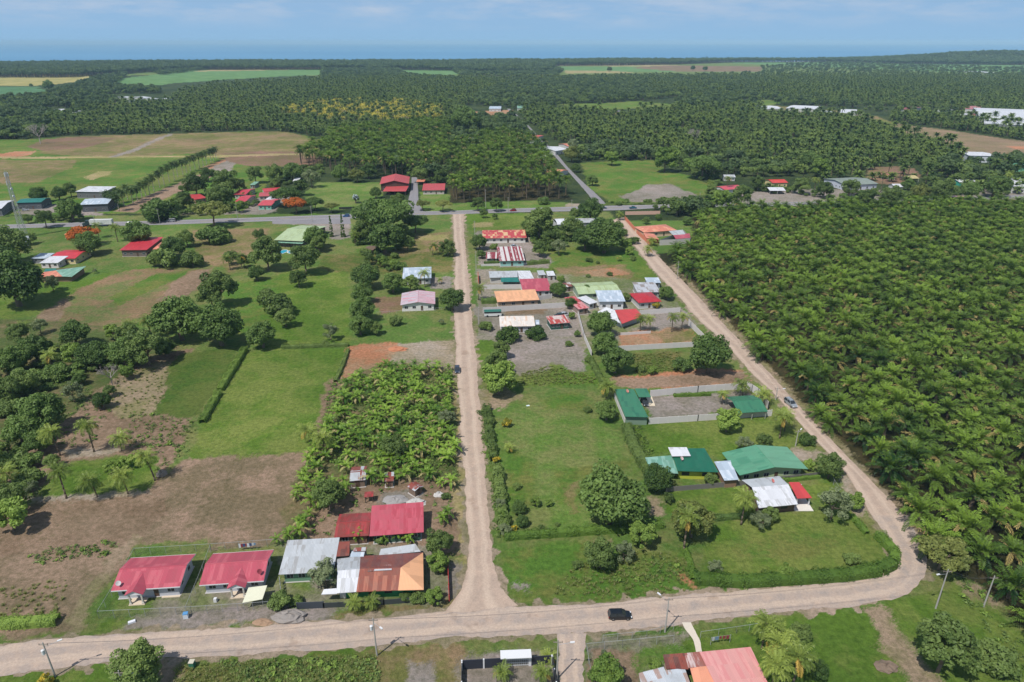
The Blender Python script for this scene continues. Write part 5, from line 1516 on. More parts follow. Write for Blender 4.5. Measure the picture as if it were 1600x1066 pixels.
panel_building('vq3', 'terrace_roof', 'low salmon sloped roof at the left front of the annex', 'shed', [
    ([(1010, 372, 2.6), (1030, 374, 2.6), (1022, 365.5, 2.9), (1005, 364, 2.9)], SALM, 'roof')], [([(1011, 371, 2.5), (1029, 373, 2.5), (1021, 366, 2.7), (1006, 365, 2.7)], plain((224, 120, 84)), 'wall')])
house('vp', 'long_roof_building', 'long low grey white roofed building below the highway junction', (891, 349), (946, 347), (946, 341.5), 3.2, .6, 'shed', GREY, (160, 160, 158), cat='building', over=.5, win=4)
house('vp2', 'barrel_roof_building', 'white barrel roofed building at the left end of the long grey roof', (871, 351), (892, 350), (889, 342), 3.4, 1.6, 'barrel', WHI, (200, 200, 200), cat='building', over=.3, win=1)
house('vo', 'white_shed', 'tiny white roofed shed on the vacant lot right of the pale grey roof', (856, 431), (868, 430.5), (867, 424.5), 2.3, .4, 'shed', WHI, (180, 180, 178), cat='shed', over=.3, win=0, side=None)
house('vo2', 'white_shed', 'grey white shed just right of the big white slope of the pale grey roof', (842, 430), (853, 429.5), (852, 423.5), 2.2, .4, 'shed', GREY, (170, 168, 160), cat='shed', over=.3, win=0, side=None)
house('vo3', 'white_shed', 'small shed with brown and white roof left of the weathered pale green roof', (883, 449), (897, 447), (893, 442), 2.3, .4, 'shed', roofmat((224, 220, 218), (140, 80, 70), .5), (150, 140, 130), cat='shed', over=.3, win=0, side=None)

# --- left of the straight road
house('wr', 'blue_white_roof_house', 'house with pale blue white roof behind the one with the pinkish gable roof', (628.5, 436), (674, 434.5), (673.5, 419.5), 2.9, .8, 'shed', BLUE, (206, 206, 206), over=.6, win=3)
house('ws', 'pinkish_roof_house', 'white house with low pinkish gable roof by the straight road', (625.5, 477), (680, 475), (687.5, 456), 2.9, 1.1, 'gy', [PINKW, roofmat((222, 176, 186), (206, 196, 202), .3)], (232, 230, 226), over=.7, win=3)
house('wt', 'pool_restaurant', 'large building with light green hipped roof beside the swimming pools', (428, 375), (473, 377), (496, 353), 3.6, 2.0, 'gx', [LIME, LIME], (120, 110, 100), cat='building', over=1.0, win=4)
house('wt2', 'veranda', 'low white and teal veranda roof in front of the light green roof', (430, 379), (472, 381), (474, 374), 2.6, .5, 'shed', [TEAL], (90, 80, 74), cat='veranda', openf=True)
house('wu', 'red_gable_house', 'two storey house with wide red gabled roof at the end of the green lawn', (593, 288), (639, 287), (641, 276), 5.4, 2.4, 'gy', roofmat((200, 76, 78)), (86, 60, 52), over=.8, win=4)
house('wu2', 'veranda', 'low red veranda roof in front of the two storey red roofed house', (598, 299), (634, 299), (633, 292), 2.8, .8, 'shed', roofmat((200, 76, 78)), (96, 70, 60), cat='veranda', openf=True)
house('wv', 'red_roof_house', 'small red roofed house right of the paved driveway', (659.5, 297.5), (695, 297), (694, 288.5), 3.0, .9, 'shed', roofmat((200, 76, 78)), (196, 186, 178), over=.7, win=3)
house('wv2', 'orange_canopy', 'tiny orange canopy roof beside the top of the paved driveway', (650, 284), (663, 284), (662, 280.5), 2.6, .3, 'shed', SALM, (150, 140, 130), cat='canopy', openf=True)
house('wa', 'red_roof_house', 'house with bright crimson roof on posts joined to an orange tiled roof', (186, 391), (229, 390.5), (238, 374), 3.6, 1.2, 'shed', roofmat((196, 58, 70), dirt=.03), (120, 108, 100), over=.7, win=3)
house('wa2', 'orange_tile_house', 'orange tiled hipped roof house right of the bright crimson roof', (238, 389.5), (251, 389), (263, 371), 3.0, 1.2, 'hip', SALM, (220, 150, 110), over=.5, win=1)
house('wb', 'red_roof_house', 'long house with red roof and yellow end wall below the flame tree', (75, 404.5), (117, 404), (124, 390.5), 2.9, 1.0, 'gx', roofmat((206, 56, 66), dirt=.06), (222, 202, 150), over=.5, win=3)
house('wb2', 'white_roof_shed', 'white roofed shed in front of the long red roofed house at far left', (61, 411), (90, 411), (90, 402.5), 2.6, .8, 'shed', WHI, (214, 204, 200), cat='shed', over=.4, win=2)
house('wb3', 'grey_roof_shed', 'blue grey roofed shed left of the long red roofed house', (48, 404), (71, 404), (76, 397), 2.6, .5, 'shed', BLUE, (130, 130, 134), cat='shed', over=.4, win=1)
panel_building('wc', 'teal_roof_house', 'house with faded teal roof and orange corner roof at far left', 'house', [
    ([(97, 432, 2.8), (112, 432.5, 2.8), (134.5, 416, 3.4), (87, 422, 3.6)], TEAL, 'roof'),
    ([(62, 432.5, 2.7), (97, 432, 2.8), (87, 422.5, 3.6), (68, 425, 3.2)], SALM, 'roof'),
    ([(68, 425, 3.25), (87, 422.5, 3.65), (88, 419.5, 3.4), (71, 420, 3.2)], TEALD, 'roof')],
    [([(64, 431.5, 2.6), (110, 431.5, 2.6), (130, 417.5, 3.0), (72, 421, 3.0)], plain((150, 120, 100)), 'wall')])
house('wd', 'white_roof_hall', 'open hall with flat bright white roof below the green field', (117, 299.5), (162, 300), (167, 293), 4.5, .8, 'shed', WHI, (110, 110, 112), cat='hall', over=.5, win=3)
house('we', 'grey_gable_hall', 'workshop with grey white gabled roof beside the parked lorry', (124, 320), (168, 318.5), (178, 309), 5.0, 1.6, 'gx', BLUE, (90, 92, 98), cat='workshop', over=.6, win=2)
house('wf', 'teal_roof_hall', 'long workshop with dark teal roof near the telecom tower', (24, 317), (64, 316), (83, 309), 4.5, 1.0, 'gx', TEALD, (86, 90, 96), cat='workshop', over=.5, win=3)
house('wg', 'white_roof_hall', 'white roofed workshop cut off by the left edge of the photo', (-30, 328), (2, 326), (17, 313), 4.5, 1.0, 'gx', WHI, (120, 122, 124), cat='workshop', over=.5, win=2)
house('wh', 'red_roof_house', 'lone red roofed house in the trees right of the row of tall palms', (304, 312), (323, 309), (328, 299), 2.9, 1.2, 'gx', roofmat((200, 66, 72)), (190, 150, 120), over=.5, win=2)
house('wi', 'red_roof_house', 'upper one of two overlapping pinkish red roofs in the trees', (365, 304), (384, 304), (396, 295), 2.9, 1.2, 'gx', roofmat((206, 62, 80)), (190, 180, 170), over=.5, win=2)
house('wj', 'red_roof_house', 'lower one of two overlapping pinkish red roofs in the trees', (367, 315), (384, 315), (393, 305), 2.9, 1.2, 'gx', roofmat((206, 62, 80)), (190, 180, 170), over=.5, win=2)
house('wk', 'red_roof_house', 'long red roofed house above the lawn with the silver palm', (412, 300), (448, 297), (455, 291), 2.9, 1.0, 'gx', roofmat((206, 62, 72)), (180, 200, 190), over=.5, win=3)
house('wl', 'red_roof_house', 'red roofed house with teal walls next to the white tent roof', (402, 321), (424, 321), (430, 311), 2.9, 1.0, 'gx', roofmat((212, 74, 84)), (130, 190, 170), over=.5, win=2)
house('wl2', 'red_roof_house', 'dusty red roof between the white tent roof and the long red roof', (404, 307), (424, 306), (432, 299.5), 2.9, .8, 'gx', roofmat((196, 82, 86)), (180, 170, 160), over=.5, win=2)
house('wm', 'white_tent', 'white pitched tent roof above the teal walled red roofed house', (412, 313), (425, 313), (428, 306), 3.0, 1.2, 'hip', WHI, (220, 220, 220), cat='tent', openf=True)
house('wn', 'white_tent', 'small white tent roof at the left edge of the long lawn', (457, 283), (466, 283), (467, 278), 2.6, 1.2, 'gx', WHI, (200, 200, 200), cat='tent', openf=True)
house('wo', 'teal_hut', 'small teal roofed hut at the left of the red roofs', (390, 289), (398, 289), (402, 285), 2.6, .6, 'shed', TEAL, (150, 150, 150), cat='hut', over=.3, win=1, side=None)
house('wp', 'garden_shelter', 'small brown shelter under the big spreading tree', (568, 390), (583, 391), (584, 384), 2.2, .5, 'gx', roofmat((120, 100, 84)), (90, 76, 62), cat='shelter', openf=True)
house('wq', 'garden_gate_house', 'tiny orange kiosk left of the flame tree', (100, 366), (104, 366), (105, 362), 2.4, .2, 'shed', SALM, (200, 150, 100), cat='kiosk', over=.2, win=0, side=None)
# --- lower edge
root, ctr = panel_building('pinkbig', 'pink_roof_house', 'large house with salmon pink roof at the bottom edge by the white footpath', 'house', [
    ([(1093, 1019, 3.6), (1173, 1011, 3.0), (1206, 1080, 3.0), (1128, 1090, 3.6)], roofmat((232, 166, 160), (222, 146, 144), .35, dirt=.03), 'roof'),
    ([(1078, 1043, 3.0), (1105, 1041, 3.5), (1127, 1088, 3.5), (1090, 1088, 3.0)], roofmat((236, 160, 128), dirt=.05), 'roof'),
    ([(1069, 1021, 3.1), (1096, 1018, 3.4), (1106, 1041, 3.4), (1075, 1044, 3.1)], roofmat((214, 190, 186), (160, 96, 86), .5), 'roof'),
    ([(1036, 1023, 3.1), (1069, 1020.5, 3.3), (1076, 1046, 3.1), (1041, 1045, 2.9)], RUST, 'roof'),
    ([(998, 1052, 2.6), (1037, 1042, 2.9), (1050, 1075, 2.8), (1005, 1085, 2.5)], roofmat((206, 210, 216), (176, 150, 140), .25), 'roof'),
    ([(1037, 1048, 3.0), (1070, 1044, 3.0), (1085, 1085, 2.8), (1048, 1090, 2.8)], roofmat((200, 206, 212), (176, 150, 140), .25), 'roof')],
    [([(1040, 1026, 2.9), (1170, 1014, 2.9), (1200, 1080, 2.9), (1056, 1086, 2.6)], plain((210, 180, 160)), 'wall')])
# swimming pools
def pool(px, rx, ry, label):
    c = W(*px); b = MB(); g = MB(); n = 20
    ring = lambda k, s: [(c.x + rx * k * math.cos(6.2832 * i / n) * (1 + .15 * math.sin(12.566 * i / n)), c.y + ry * k * math.sin(6.2832 * i / n), s) for i in range(n)]
    rt = empty('swimming_pool', c, 0, label, 'pool')
    o, i_ = ring(1.18, .08), ring(1.0, .08)
    for k in range(n):
        j = (k + 1) % n
        b.face([o[k], o[j], i_[j], i_[k]])
        b.face([(o[k][0], o[k][1], 0), (o[j][0], o[j][1], 0), o[j], o[k]])
    b.v = [(x - c.x, y - c.y, z) for x, y, z in b.v]
    b.build('rim', plain((220, 220, 216)), rt)
    g.face([(x - c.x, y - c.y, .05) for x, y, z in ring(1.01, 0)])
    m, nt, N, L, B = nm('pool_water'); B.inputs['Base Color'].default_value = (0.03, 0.33, 0.45, 1); B.inputs['Roughness'].default_value = .1
    g.build('water_surface', m, rt)
pool((460, 393), 3.0, 3.4, 'right swimming pool below the light green roof')
pool((442, 393.5), 2.0, 3.2, 'left swimming pool, half hidden by the round tree')

# --- far buildings
FARB = 'distant buildings among the trees'
def far(label, A, B_, C, roof, wall=(206, 206, 204), ze=4, rise=1.2, kd='gx', name='distant_house', cat='house', win=2, **kw):
    house(label, name, label, A, B_, C, ze, rise, kd, roof, wall, cat=cat, win=win, side=None, plinth=False, over=.5, **kw)
far('upper of the two long white warehouses at the right edge', (1531, 184), (1625, 188), (1625, 172), WHI, (170, 174, 178), 9, 2.0, name='warehouse', cat='warehouse', win=6)
far('lower of the two long white warehouses at the right edge', (1538, 193), (1620, 197), (1620, 186), WHI, (150, 154, 158), 7, 1.5, name='warehouse', cat='warehouse', win=5)
far('white shed roof at the top left of the airstrip, leftmost', (1197, 170), (1225, 170), (1225, 165), WHI, ze=5)
far('white shed roof left of the airstrip, second from left', (1228, 169), (1273, 171), (1270, 165.5), WHI, ze=5)
far('pale roof at the head of the airstrip', (1276, 175), (1300, 176), (1300, 173), GREY, ze=4)
far('white roofed hangar just above the airstrip head', (1312, 176), (1338, 177), (1334, 171), WHI, ze=5)
far('reddish roof beyond the palm strip, left of the white one', (1408, 171), (1427, 172), (1427, 167), RUSTR)
far('white roof beyond the palm strip, right of the reddish one', (1453, 174), (1468, 175), (1467, 170), WHI)
far('pink roofed house left of the warehouses', (1508, 170), (1530, 171), (1526, 165.5), roofmat((206, 120, 126)), ze=5)
far('long low white roof below the pink roofed house', (1492, 179), (1510, 180), (1510, 176.5), WHI)
far('crimson roof just left of the lower warehouse', (1513, 181), (1530, 182), (1529, 177.5), RED)
far('white two storey block beside the airstrip', (1514, 243), (1556, 244), (1556, 238), WHI, (206, 212, 218), 6, .8, name='white_block', cat='building', win=6)
far('green grey roofed hall at the right edge below the airstrip', (1567, 266), (1625, 272), (1625, 255), GRNL, ze=6, name='hall', cat='building', win=4)
far('white roofed building at the right edge above the highway', (1582, 291), (1630, 292), (1630, 279), WHI, ze=5, name='white_block', cat='building', win=3)
far('teal fronted white roof near the right end of the highway', (1500, 285), (1527, 284), (1522, 280), WHI, (60, 160, 140), 3.5)
far('house with brown sheet roof beside the teal fronted white roof', (1519, 289), (1541, 289), (1540, 284), roofmat((150, 130, 120)), ze=3.5)
house('bigfar', 'grey_green_roof_house', 'large house with grey green gabled roof and white walls above the highway', (1321.5, 289.5), (1373, 287), (1359, 276), 4.0, 1.6, 'gx', GRNG, (200, 204, 216), over=.7, win=4, side='l')
far('small red roofed yellow house above the highway, right of the crossroads', (1207, 286), (1232, 285.5), (1232, 280), roofmat((222, 62, 52)), (224, 206, 150), 3.5)
far('white roofed carport below the small red roofed yellow house', (1203, 298), (1228, 298), (1226, 293), WHI, ze=2.8, openf=True, name='carport', cat='carport')
far('small pinkish red roofed house in the trees left of the yellow one', (1133, 297), (1162, 294), (1155, 288), roofmat((214, 84, 100)), ze=3)
far('grey roof in the trees above the small pinkish red roof', (1132, 277), (1150, 277), (1149, 274), GREY, ze=3)
far('low wooden stall roof above the grey green roofed house', (1378, 274), (1400, 275), (1399, 270), roofmat((170, 110, 90)), ze=3.2, openf=True, name='market_stall', cat='stall')
far('thatch coloured stall roof right of the wooden one', (1423, 279), (1437, 279), (1436, 274), roofmat((206, 190, 130)), ze=3, openf=True, name='market_stall', cat='stall')
far('white roof by the roadside right of the grey green roofed house', (1398, 292), (1412, 292), (1411, 288), WHI, ze=3)
far('red roofed house left of the upper road', (808, 218), (836, 219), (833, 211), roofmat((222, 70, 66)), ze=3.5)
far('white roof left of the upper road, touching the red one', (800, 218), (812, 218), (811, 213), WHI, ze=3)
far('long white roofed building right of the upper road', (895, 236), (928, 235), (926, 229), WHI, ze=4.5)
far('white roofed shed on the right verge of the upper road', (868, 236), (888, 233), (883, 225), WHI, ze=4)
far('orange roof behind the long white roofed building', (888, 229), (902, 228), (901, 223), SALM, ze=4)
far('dome shaped white roof left of the upper road below the red roof', (816, 231), (824, 231), (824, 226), WHI, ze=3, kd='barrel')
far('lower rusty orange roof under the palms left of the upper road', (854, 269), (872, 271), (871, 264), SALM, ze=3)
far('upper rusty orange roof under the palms left of the upper road', (850, 261), (862, 261), (861, 256), SALM, ze=3)
far('pale green roof left of the upper road', (842, 246), (854, 246), (853, 242), TEAL, ze=3)
far('white hut roof just left of the big dark round tree base', (722, 218), (740, 219), (738, 212), WHI, ze=4, kd='hip')
far('teal white roof right of the big dark round tree', (744, 213), (757, 213), (757, 208), BLUE, ze=4)
far('small blue white roof by the bare red field', (764, 170), (783, 170), (782, 166), BLUE, ze=4)
far('left one of two pale roofs at the top end of the upper road', (808, 169), (822, 169), (821, 165), TEAL, ze=4)
far('right one of two pale roofs at the top end of the upper road', (829, 172), (838, 172), (837, 169), WHI, ze=4)
far('dark framed unfinished house in the palms', (966, 176), (977, 176), (976, 172), roofmat((110, 100, 110)), (220, 160, 130), 5)
far('white roof farthest left of the scattered ones above the meadow', (858, 142), (869, 142), (869, 139), WHI)
far('long white roof right beside the farthest left one', (870, 140), (880, 139), (879, 136), WHI)
far('tiny white roof in the middle distance woods', (934, 143), (941, 143), (941, 140), WHI)
far('pinkish roof in the middle distance woods', (1026, 141), (1038, 141), (1037, 138), roofmat((206, 150, 140)))
far('blue grey roof in the middle distance woods', (1059, 144), (1071, 144), (1070, 140), BLUE)
far('white roof in the woods by the right edge of the green clearing', (1197, 170), (1203, 170), (1203, 166), WHI)
far('white shed in the bottom right far fields', (1549, 114), (1562, 114), (1562, 111), WHI)
far('left half of the long white roof in the left palms', (80, 174), (92, 173.5), (92, 171), WHI)
far('right half of the long white roof in the left palms', (93, 173), (103, 172.5), (103, 170), WHI)
far('small white roof right of the long white one in the left palms', (111, 176), (118, 176), (118, 173), WHI)
far('pink house in the left palms', (168, 164), (179, 164), (178, 160), roofmat((214, 160, 164)), (210, 190, 190))
far('lower left white roof of the small yard in the left palms', (199, 158), (207, 158), (207, 155), WHI)
far('upper left white roof of the small yard in the left palms', (203, 153), (214, 152), (213, 149), WHI)
far('white roof right of the small yard in the left palms', (226, 153), (237, 152), (236, 149), WHI)
far('second white roof right of the small yard in the left palms', (239, 155), (248, 154), (247, 151), WHI)
far('tiny white roof at the edge of the tall palms', (249, 156), (254, 156), (254, 153), WHI)
far('white roof below the far green field on the left', (201, 137), (212, 136), (211, 133), roofmat((222, 180, 184)))
far('white roof at the corner of the far green field', (240, 137), (247, 136), (246, 133), WHI)
far('rusty roof at the far left below the dark palms', (6, 192), (18, 192), (17, 188), roofmat((176, 80, 74)))
far('rusty roof right of the other one at the far left', (34, 187), (43, 187), (42, 184), roofmat((166, 90, 74)))

# ------------------------------------------------------------------ walls, fences, gates
PANEL = plain((214, 209, 206), 0.85, var=0.12, scale=0.6)
def pwall(name, label, pts, h=2.0, mat=None, post=2.5, t=0.12, cat='wall', cap=None, group=None, postmat=None):
    """panel wall along ground points; root > panel run, posts"""
    mat = mat or PANEL
    p = [W(*q) for q in pts]
    c = sum(p, Vector()) / len(p)
    root = empty(name, c, 0, label, cat, group)
    b, k = MB(), MB()
    for a, e in zip(p[:-1], p[1:]):
        a, e = a - c, e - c
        b.bar(a, e, t, h)
        L_ = (e - a).length; n = max(1, int(L_ / post))
        for i in range(n + 1):
            q = a + (e - a) * i / n
            kk = MB() if postmat else b
            kk.box(q.x - t * .9, q.x + t * .9, q.y - t * .9, q.y + t * .9, 0, h + .05)
            if postmat: kk.build('post', postmat, root)
    b.build('panel', mat, root)
    return root
pwall('concrete_wall', 'long concrete panel wall behind the orange roofed house', [(755, 489), (888, 480)], 2.2)
pwall('concrete_wall', 'concrete panel wall in front of the teal and grey roofs', [(756, 452), (815, 451)], 2.0)
pwall('concrete_wall', 'concrete panel wall left of the crimson roofed house', [(840, 470), (862, 466)], 2.0)
pwall('concrete_wall', 'slanting concrete wall down from the village to the big mango trees', [(903, 494), (912, 528), (924, 556)], 2.0)
pwall('concrete_wall', 'concrete panel wall above the diagonal road behind the young palms', [(1000, 492), (1062, 488)], 2.0)
pwall('concrete_wall', 'short slanting concrete wall at the roadside corner by the palms', [(1076, 508), (1100, 532)], 2.2)
pwall('concrete_wall', 'concrete wall along the far side of the fallow lot with tall grass', [(962, 549), (1084, 542)], 2.0)
pwall('concrete_wall', 'concrete wall between the brown strip and the walled gravel yard', [(1016, 620), (1090, 613), (1160, 608)], 2.2)
pwall('concrete_wall', 'concrete wall between the gravel yard and the green meadow', [(1014, 663), (1090, 658), (1205, 650)], 2.0)
pwall('concrete_wall', 'short concrete wall with dark cap on the road side of the gravel yard', [(1166, 606), (1184, 618), (1200, 640)], 2.4, postmat=BLACKM)
pwall('concrete_wall', 'pale wall strip left of the narrow green roofed house', [(960, 622), (976, 662)], 1.6)
pwall('orange_wall', 'orange garden wall along the top of the diagonal road', [(976, 343), (998, 368), (1014, 382)], 2.2, plain((214, 130, 100)))
pwall('orange_wall', 'red orange wall piece at the roadside by the teal roof house', [(747, 432), (748, 444)], 2.2, plain((206, 84, 60)))
pwall('pergola', 'pale pergola beam on posts behind the salmon roofed house', [(977, 336), (1031, 335)], 2.2, plain((220, 180, 160)), cat='pergola')
pwall('low_fence', 'low grey fence in front of the striped roof house', [(752, 416), (823, 414)], 1.0)
pwall('white_wall', 'low white wall in front of the red and white roofed house', [(970, 524), (1016, 521)], 1.0)
pwall('dark_fence', 'dark metal fence between the lawn and the highway', [(530, 327), (562, 326), (600, 325)], 1.3, BLACKM)
pwall('dark_fence', 'dark fence behind the hedge beside the white roofed house', [(1040, 769), (1170, 758), (1280, 745)], 1.4, plain((120, 116, 112)), t=.06)
pwall('dark_wall', 'dark grey garden wall along the road below the rust roofed house', [(465, 952), (506, 950)], 1.6, plain((66, 72, 80)))
pwall('dark_wall', 'dark fence hidden behind the shrubs of the green walled house', [(506, 950), (600, 945), (690, 938)], 1.2, plain((60, 66, 66)))
pwall('red_fence', 'short red board fence standing at the road corner', [(700, 886), (702, 940)], 1.5, plain((176, 60, 56)), t=.1)
pwall('bottom_gate_wall', 'black panel wall with white posts at the bottom beside the gate with white canopy', [(722, 1046), (790, 1042)], 2.1, plain((44, 48, 60)), post=3.2, t=.14, postmat=WHITE)
pwall('bottom_gate_wall', 'black panel wall with white posts right of the gate with white canopy', [(827, 1040), (862, 1038)], 2.1, plain((44, 48, 60)), post=3.2, t=.14, postmat=WHITE)
pwall('side_wall', 'dark wall with white caps running down the side lane', [(863, 1038), (872, 1100)], 1.9, plain((40, 42, 48)), post=2.6, postmat=WHITE)
pwall('side_wall', 'dark wall with white caps left of the bottom gravel yard', [(722, 1048), (721, 1110)], 1.9, plain((40, 42, 48)), post=2.6, postmat=WHITE)
def gate():
    a, c = W(783, 1042), W(829, 1040)
    rt = empty('entrance_gate', (a + c) / 2, math.atan2(c.y - a.y, c.x - a.x), 'barred entrance gate under a narrow white canopy at the bottom edge', 'gate')
    w = (c - a).length
    b = MB(); b.box(-w / 2 - .1, w / 2 + .1, -.9, .9, 2.75, 2.9); b.build('canopy', WHITE, rt)
    for s in (-1, 1):
        b = MB(); b.box(s * w / 2 - .12, s * w / 2 + .12, -.12, .12, 0, 2.75); b.build('post', WHITE, rt)
    b = MB()
    for z in (0.15, 0.8, 1.45, 2.1): b.box(-w / 2 + .15, w / 2 - .15, -.03, .03, z, z + .07)
    n = int(w / .35)
    for i in range(n + 1):
        x = -w / 2 + .15 + (w - .3) * i / n; b.box(x - .03, x + .03, -.04, .04, .1, 2.2)
    b.build('barred_gate', plain((206, 208, 210), .5), rt)
gate()
CHW = plain((150, 152, 152), 0.5, 0.3, var=.1)
def chain(label, pts, h=1.9, post=3.0, group='chain link fences', pitch=0.32):
    """chain-link fence: posts, top rail and woven wire"""
    p = [W(*q) for q in pts]; c = sum(p, Vector()) / len(p)
    rt = empty('chain_link_fence', c, 0, label, 'fence', group)
    w_, r_ = MB(), MB()
    for a, e in zip(p[:-1], p[1:]):
        a, e = a - c, e - c; d = e - a; L_ = d.length; d.normalize(); nrm = Vector((-d.y, d.x, 0)) * .012
        n = max(1, round(L_ / post))
        for i in range(n + 1):
            q = a + (e - a) * i / n
            k = MB(); k.tube(q, q + Vector((0, 0, h + .1)), .04, None, 6); k.build('post', GALV, rt)
        r_.tube(a + Vector((0, 0, h)), e + Vector((0, 0, h)), .03, None, 5)
        m = int(L_ / pitch)
        up = Vector((0, 0, .006))
        for i in range(-int(h / pitch), m):
            for sg in (1, -1):
                s0, s1 = i * pitch, i * pitch + h
                z0, z1 = (0.05, h) if sg > 0 else (h, 0.05)
                if s0 < 0: z0 += (z1 - z0) * (-s0 / (s1 - s0)); s0 = 0
                if s1 > L_: z1 = z0 + (z1 - z0) * ((L_ - s0) / (s1 - s0)); s1 = L_
                u_, v_ = a + d * s0 + Vector((0, 0, z0)), a + d * s1 + Vector((0, 0, z1))
                w_.face([u_ - up, v_ - up, v_ + up, u_ + up]); 
    r_.build('top_rail', GALV, rt); w_.build('wire_mesh', CHW, rt)
chain('chain link fence along the road in front of the two red bungalows', [(155, 967), (300, 960), (420, 952)])
chain('chain link fence behind the two red bungalows', [(212, 868), (330, 861), (440, 853)])
chain('chain link fence left of the red bungalow nearest the field', [(155, 967), (185, 918), (212, 868)])
chain('chain link fence between the two red bungalows', [(292, 960), (312, 912), (330, 864)])
chain('double bar chain link gate and fence at the bottom beside the side lane', [(916, 1018), (972, 1013), (1052, 1005)], 1.9)
chain('chain link fence on the road side of the bottom gate', [(942, 1003), (1010, 996), (1052, 985)], 1.6)
chain('chain link fence right of the white footpath at the bottom', [(1094, 998), (1150, 990), (1190, 984)], 1.7)
chain('chain link fence down the right side of the side lane', [(916, 1018), (926, 1080)], 1.7)
chain('chain link fence beside the straight road by the flame coloured shrubs', [(1280, 725), (1310, 770)], 1.6)
chain('wire fence with pale posts below the pinkish roofed house', [(588, 492), (640, 489), (700, 484)], 1.2, 2.5)

# ------------------------------------------------------------------ poles, wires, tower
POLE = plain((176, 172, 166), 0.85, var=.15, scale=2)
def lamp_pole(label, bx, by, ty, arm=(0.6, 0.0), lamp=True, trafo=False, group='concrete utility poles', name='utility_pole', h=None):
    p = W(bx, by); h = h or top_h(p, ty)
    rt = empty(name, p, 0, label, 'utility pole', group)
    b = MB(); b.tube((0, 0, -.05), (0, 0, h), .16, .09, 8); b.build('shaft', POLE, rt)
    b = MB(); b.box(-.8, .8, -.05, .05, h - .6, h - .48); b.build('crossarm', plain((150, 140, 128)), rt)
    for x in (-.7, 0.0, .7):
        b = MB(); b.tube((x, 0, h - .48), (x, 0, h - .25), .05, .03, 6); b.build('insulator', plain((120, 90, 80), .4), rt)
    if lamp:
        ax, ay = arm; b = MB(); z = h - 1.1
        b.tube((0, 0, z), (ax * 2, ay * 2, z + .45), .035, None, 5); o = b.build('lamp_arm', GALV, rt)
        b = MB(); q = Vector((ax * 2, ay * 2, z + .45)); d = Vector((ax, ay, 0.1)).normalized()
        b.bar(q, q + d * .75, .28, .14); b.build('lamp_head', WHITE, o)
    if trafo:
        b = MB(); b.tube((-.42, -.1, h - 2.6), (-.42, -.1, h - 1.7), .26, None, 10); b.tube((-.42, -.1, h - 1.7), (-.42, -.1, h - 1.6), .28, .12, 10)
        b.build('transformer', WHITE, rt)
    return Vector((p.x, p.y, h))
q1 = lamp_pole('utility pole with drum transformer at the lower left corner', 86, 1057, 1004, (.9, .4), trafo=True)
q2 = lamp_pole('utility pole at the road edge below the green walled house', 589, 1025, 966, (.7, -.7), trafo=True)
q3 = lamp_pole('utility pole with white lamp near the black car', 1039, 988, 934, (-.6, .6))
q4 = lamp_pole('street lamp pole beside the side lane wall at the bottom', 870, 1062, 1000, (1, 0))
q5 = lamp_pole('left of the two tilted looking poles at the road bend', 1462, 951, 890, (-.9, -.3))
q6 = lamp_pole('right of the two poles at the road bend, without lamp', 1537, 948, 900, lamp=False)
q7 = lamp_pole('street lamp pole cut by the bottom edge right of the round tree', 198, 1090, 1048, (1, 0))
q8 = lamp_pole('pole with lamp beside the silver SUV on the diagonal road', 1212, 625, 605, (.8, 0))
q9 = lamp_pole('pole at the driveway of the pale green gabled house', 1243, 697, 672, (.5, .5))
polesr = [('pole on the right verge of the straight road near the junction', 742, 372, 345), ('pole beside the striped roof house', 744, 424, 392),
          ('pole beside the dirty white roof and the parked bus', 748, 508, 480), ('thin pole by the tall palm plantation at the highway', 759, 325, 296),
          ('second thin pole at the highway plantation edge', 794, 333, 308), ('thin pole near the highway junction bush', 893, 332, 312),
          ('pole on the verge beside the diagonal road below the junction', 1058, 436, 408), ('pole at the highway beside the flame tree', 488, 347, 322),
          ('pole at the highway left of the silver minivan', 250, 350, 326), ('thin pole right of the crossroads on the highway', 1092, 322, 300),
          ('pole at the highway near the long lawn', 372, 345, 318), ('pole beside the parked lorry', 150, 356, 334)]
ptop = [lamp_pole(l_, a, b_, c_, (.7, .2), lamp=False) for l_, a, b_, c_ in polesr]
def wires(label, pts, n=2, sag=1.0):
    b = MB()
    for a, e in zip(pts[:-1], pts[1:]):
        for k in range(n):
            off = Vector(((-.7, .7, 0)[k], 0, -.25)); m = 10; pr = None
            for i in range(m + 1):
                t = i / m; q = a + (e - a) * t + off + Vector((0, 0, -sag * 4 * t * (1 - t)))
                if pr: b.tube(pr, q, .02, None, 3)
                pr = q
    o = b.build('power_line', plain((70, 70, 72), .6)); tag(o, label, 'wire')
wires('pair of thin power lines above the left part of the cross road', [q1, q2])
wires('pair of thin power lines between the lamp pole and the pole near the black car', [q2, q3])
wires('pair of thin power lines from the black car to the road bend', [q3, q5, q6])
wires('power lines along the right verge of the straight road', ptop[:3])
wires('power lines along the highway on the left', [ptop[11], ptop[8], ptop[10], ptop[7]])
wires('power lines along the highway in the middle', [ptop[3], ptop[4], ptop[5], ptop[9]])
wires('power lines along the diagonal road', [ptop[6], q8, q9])
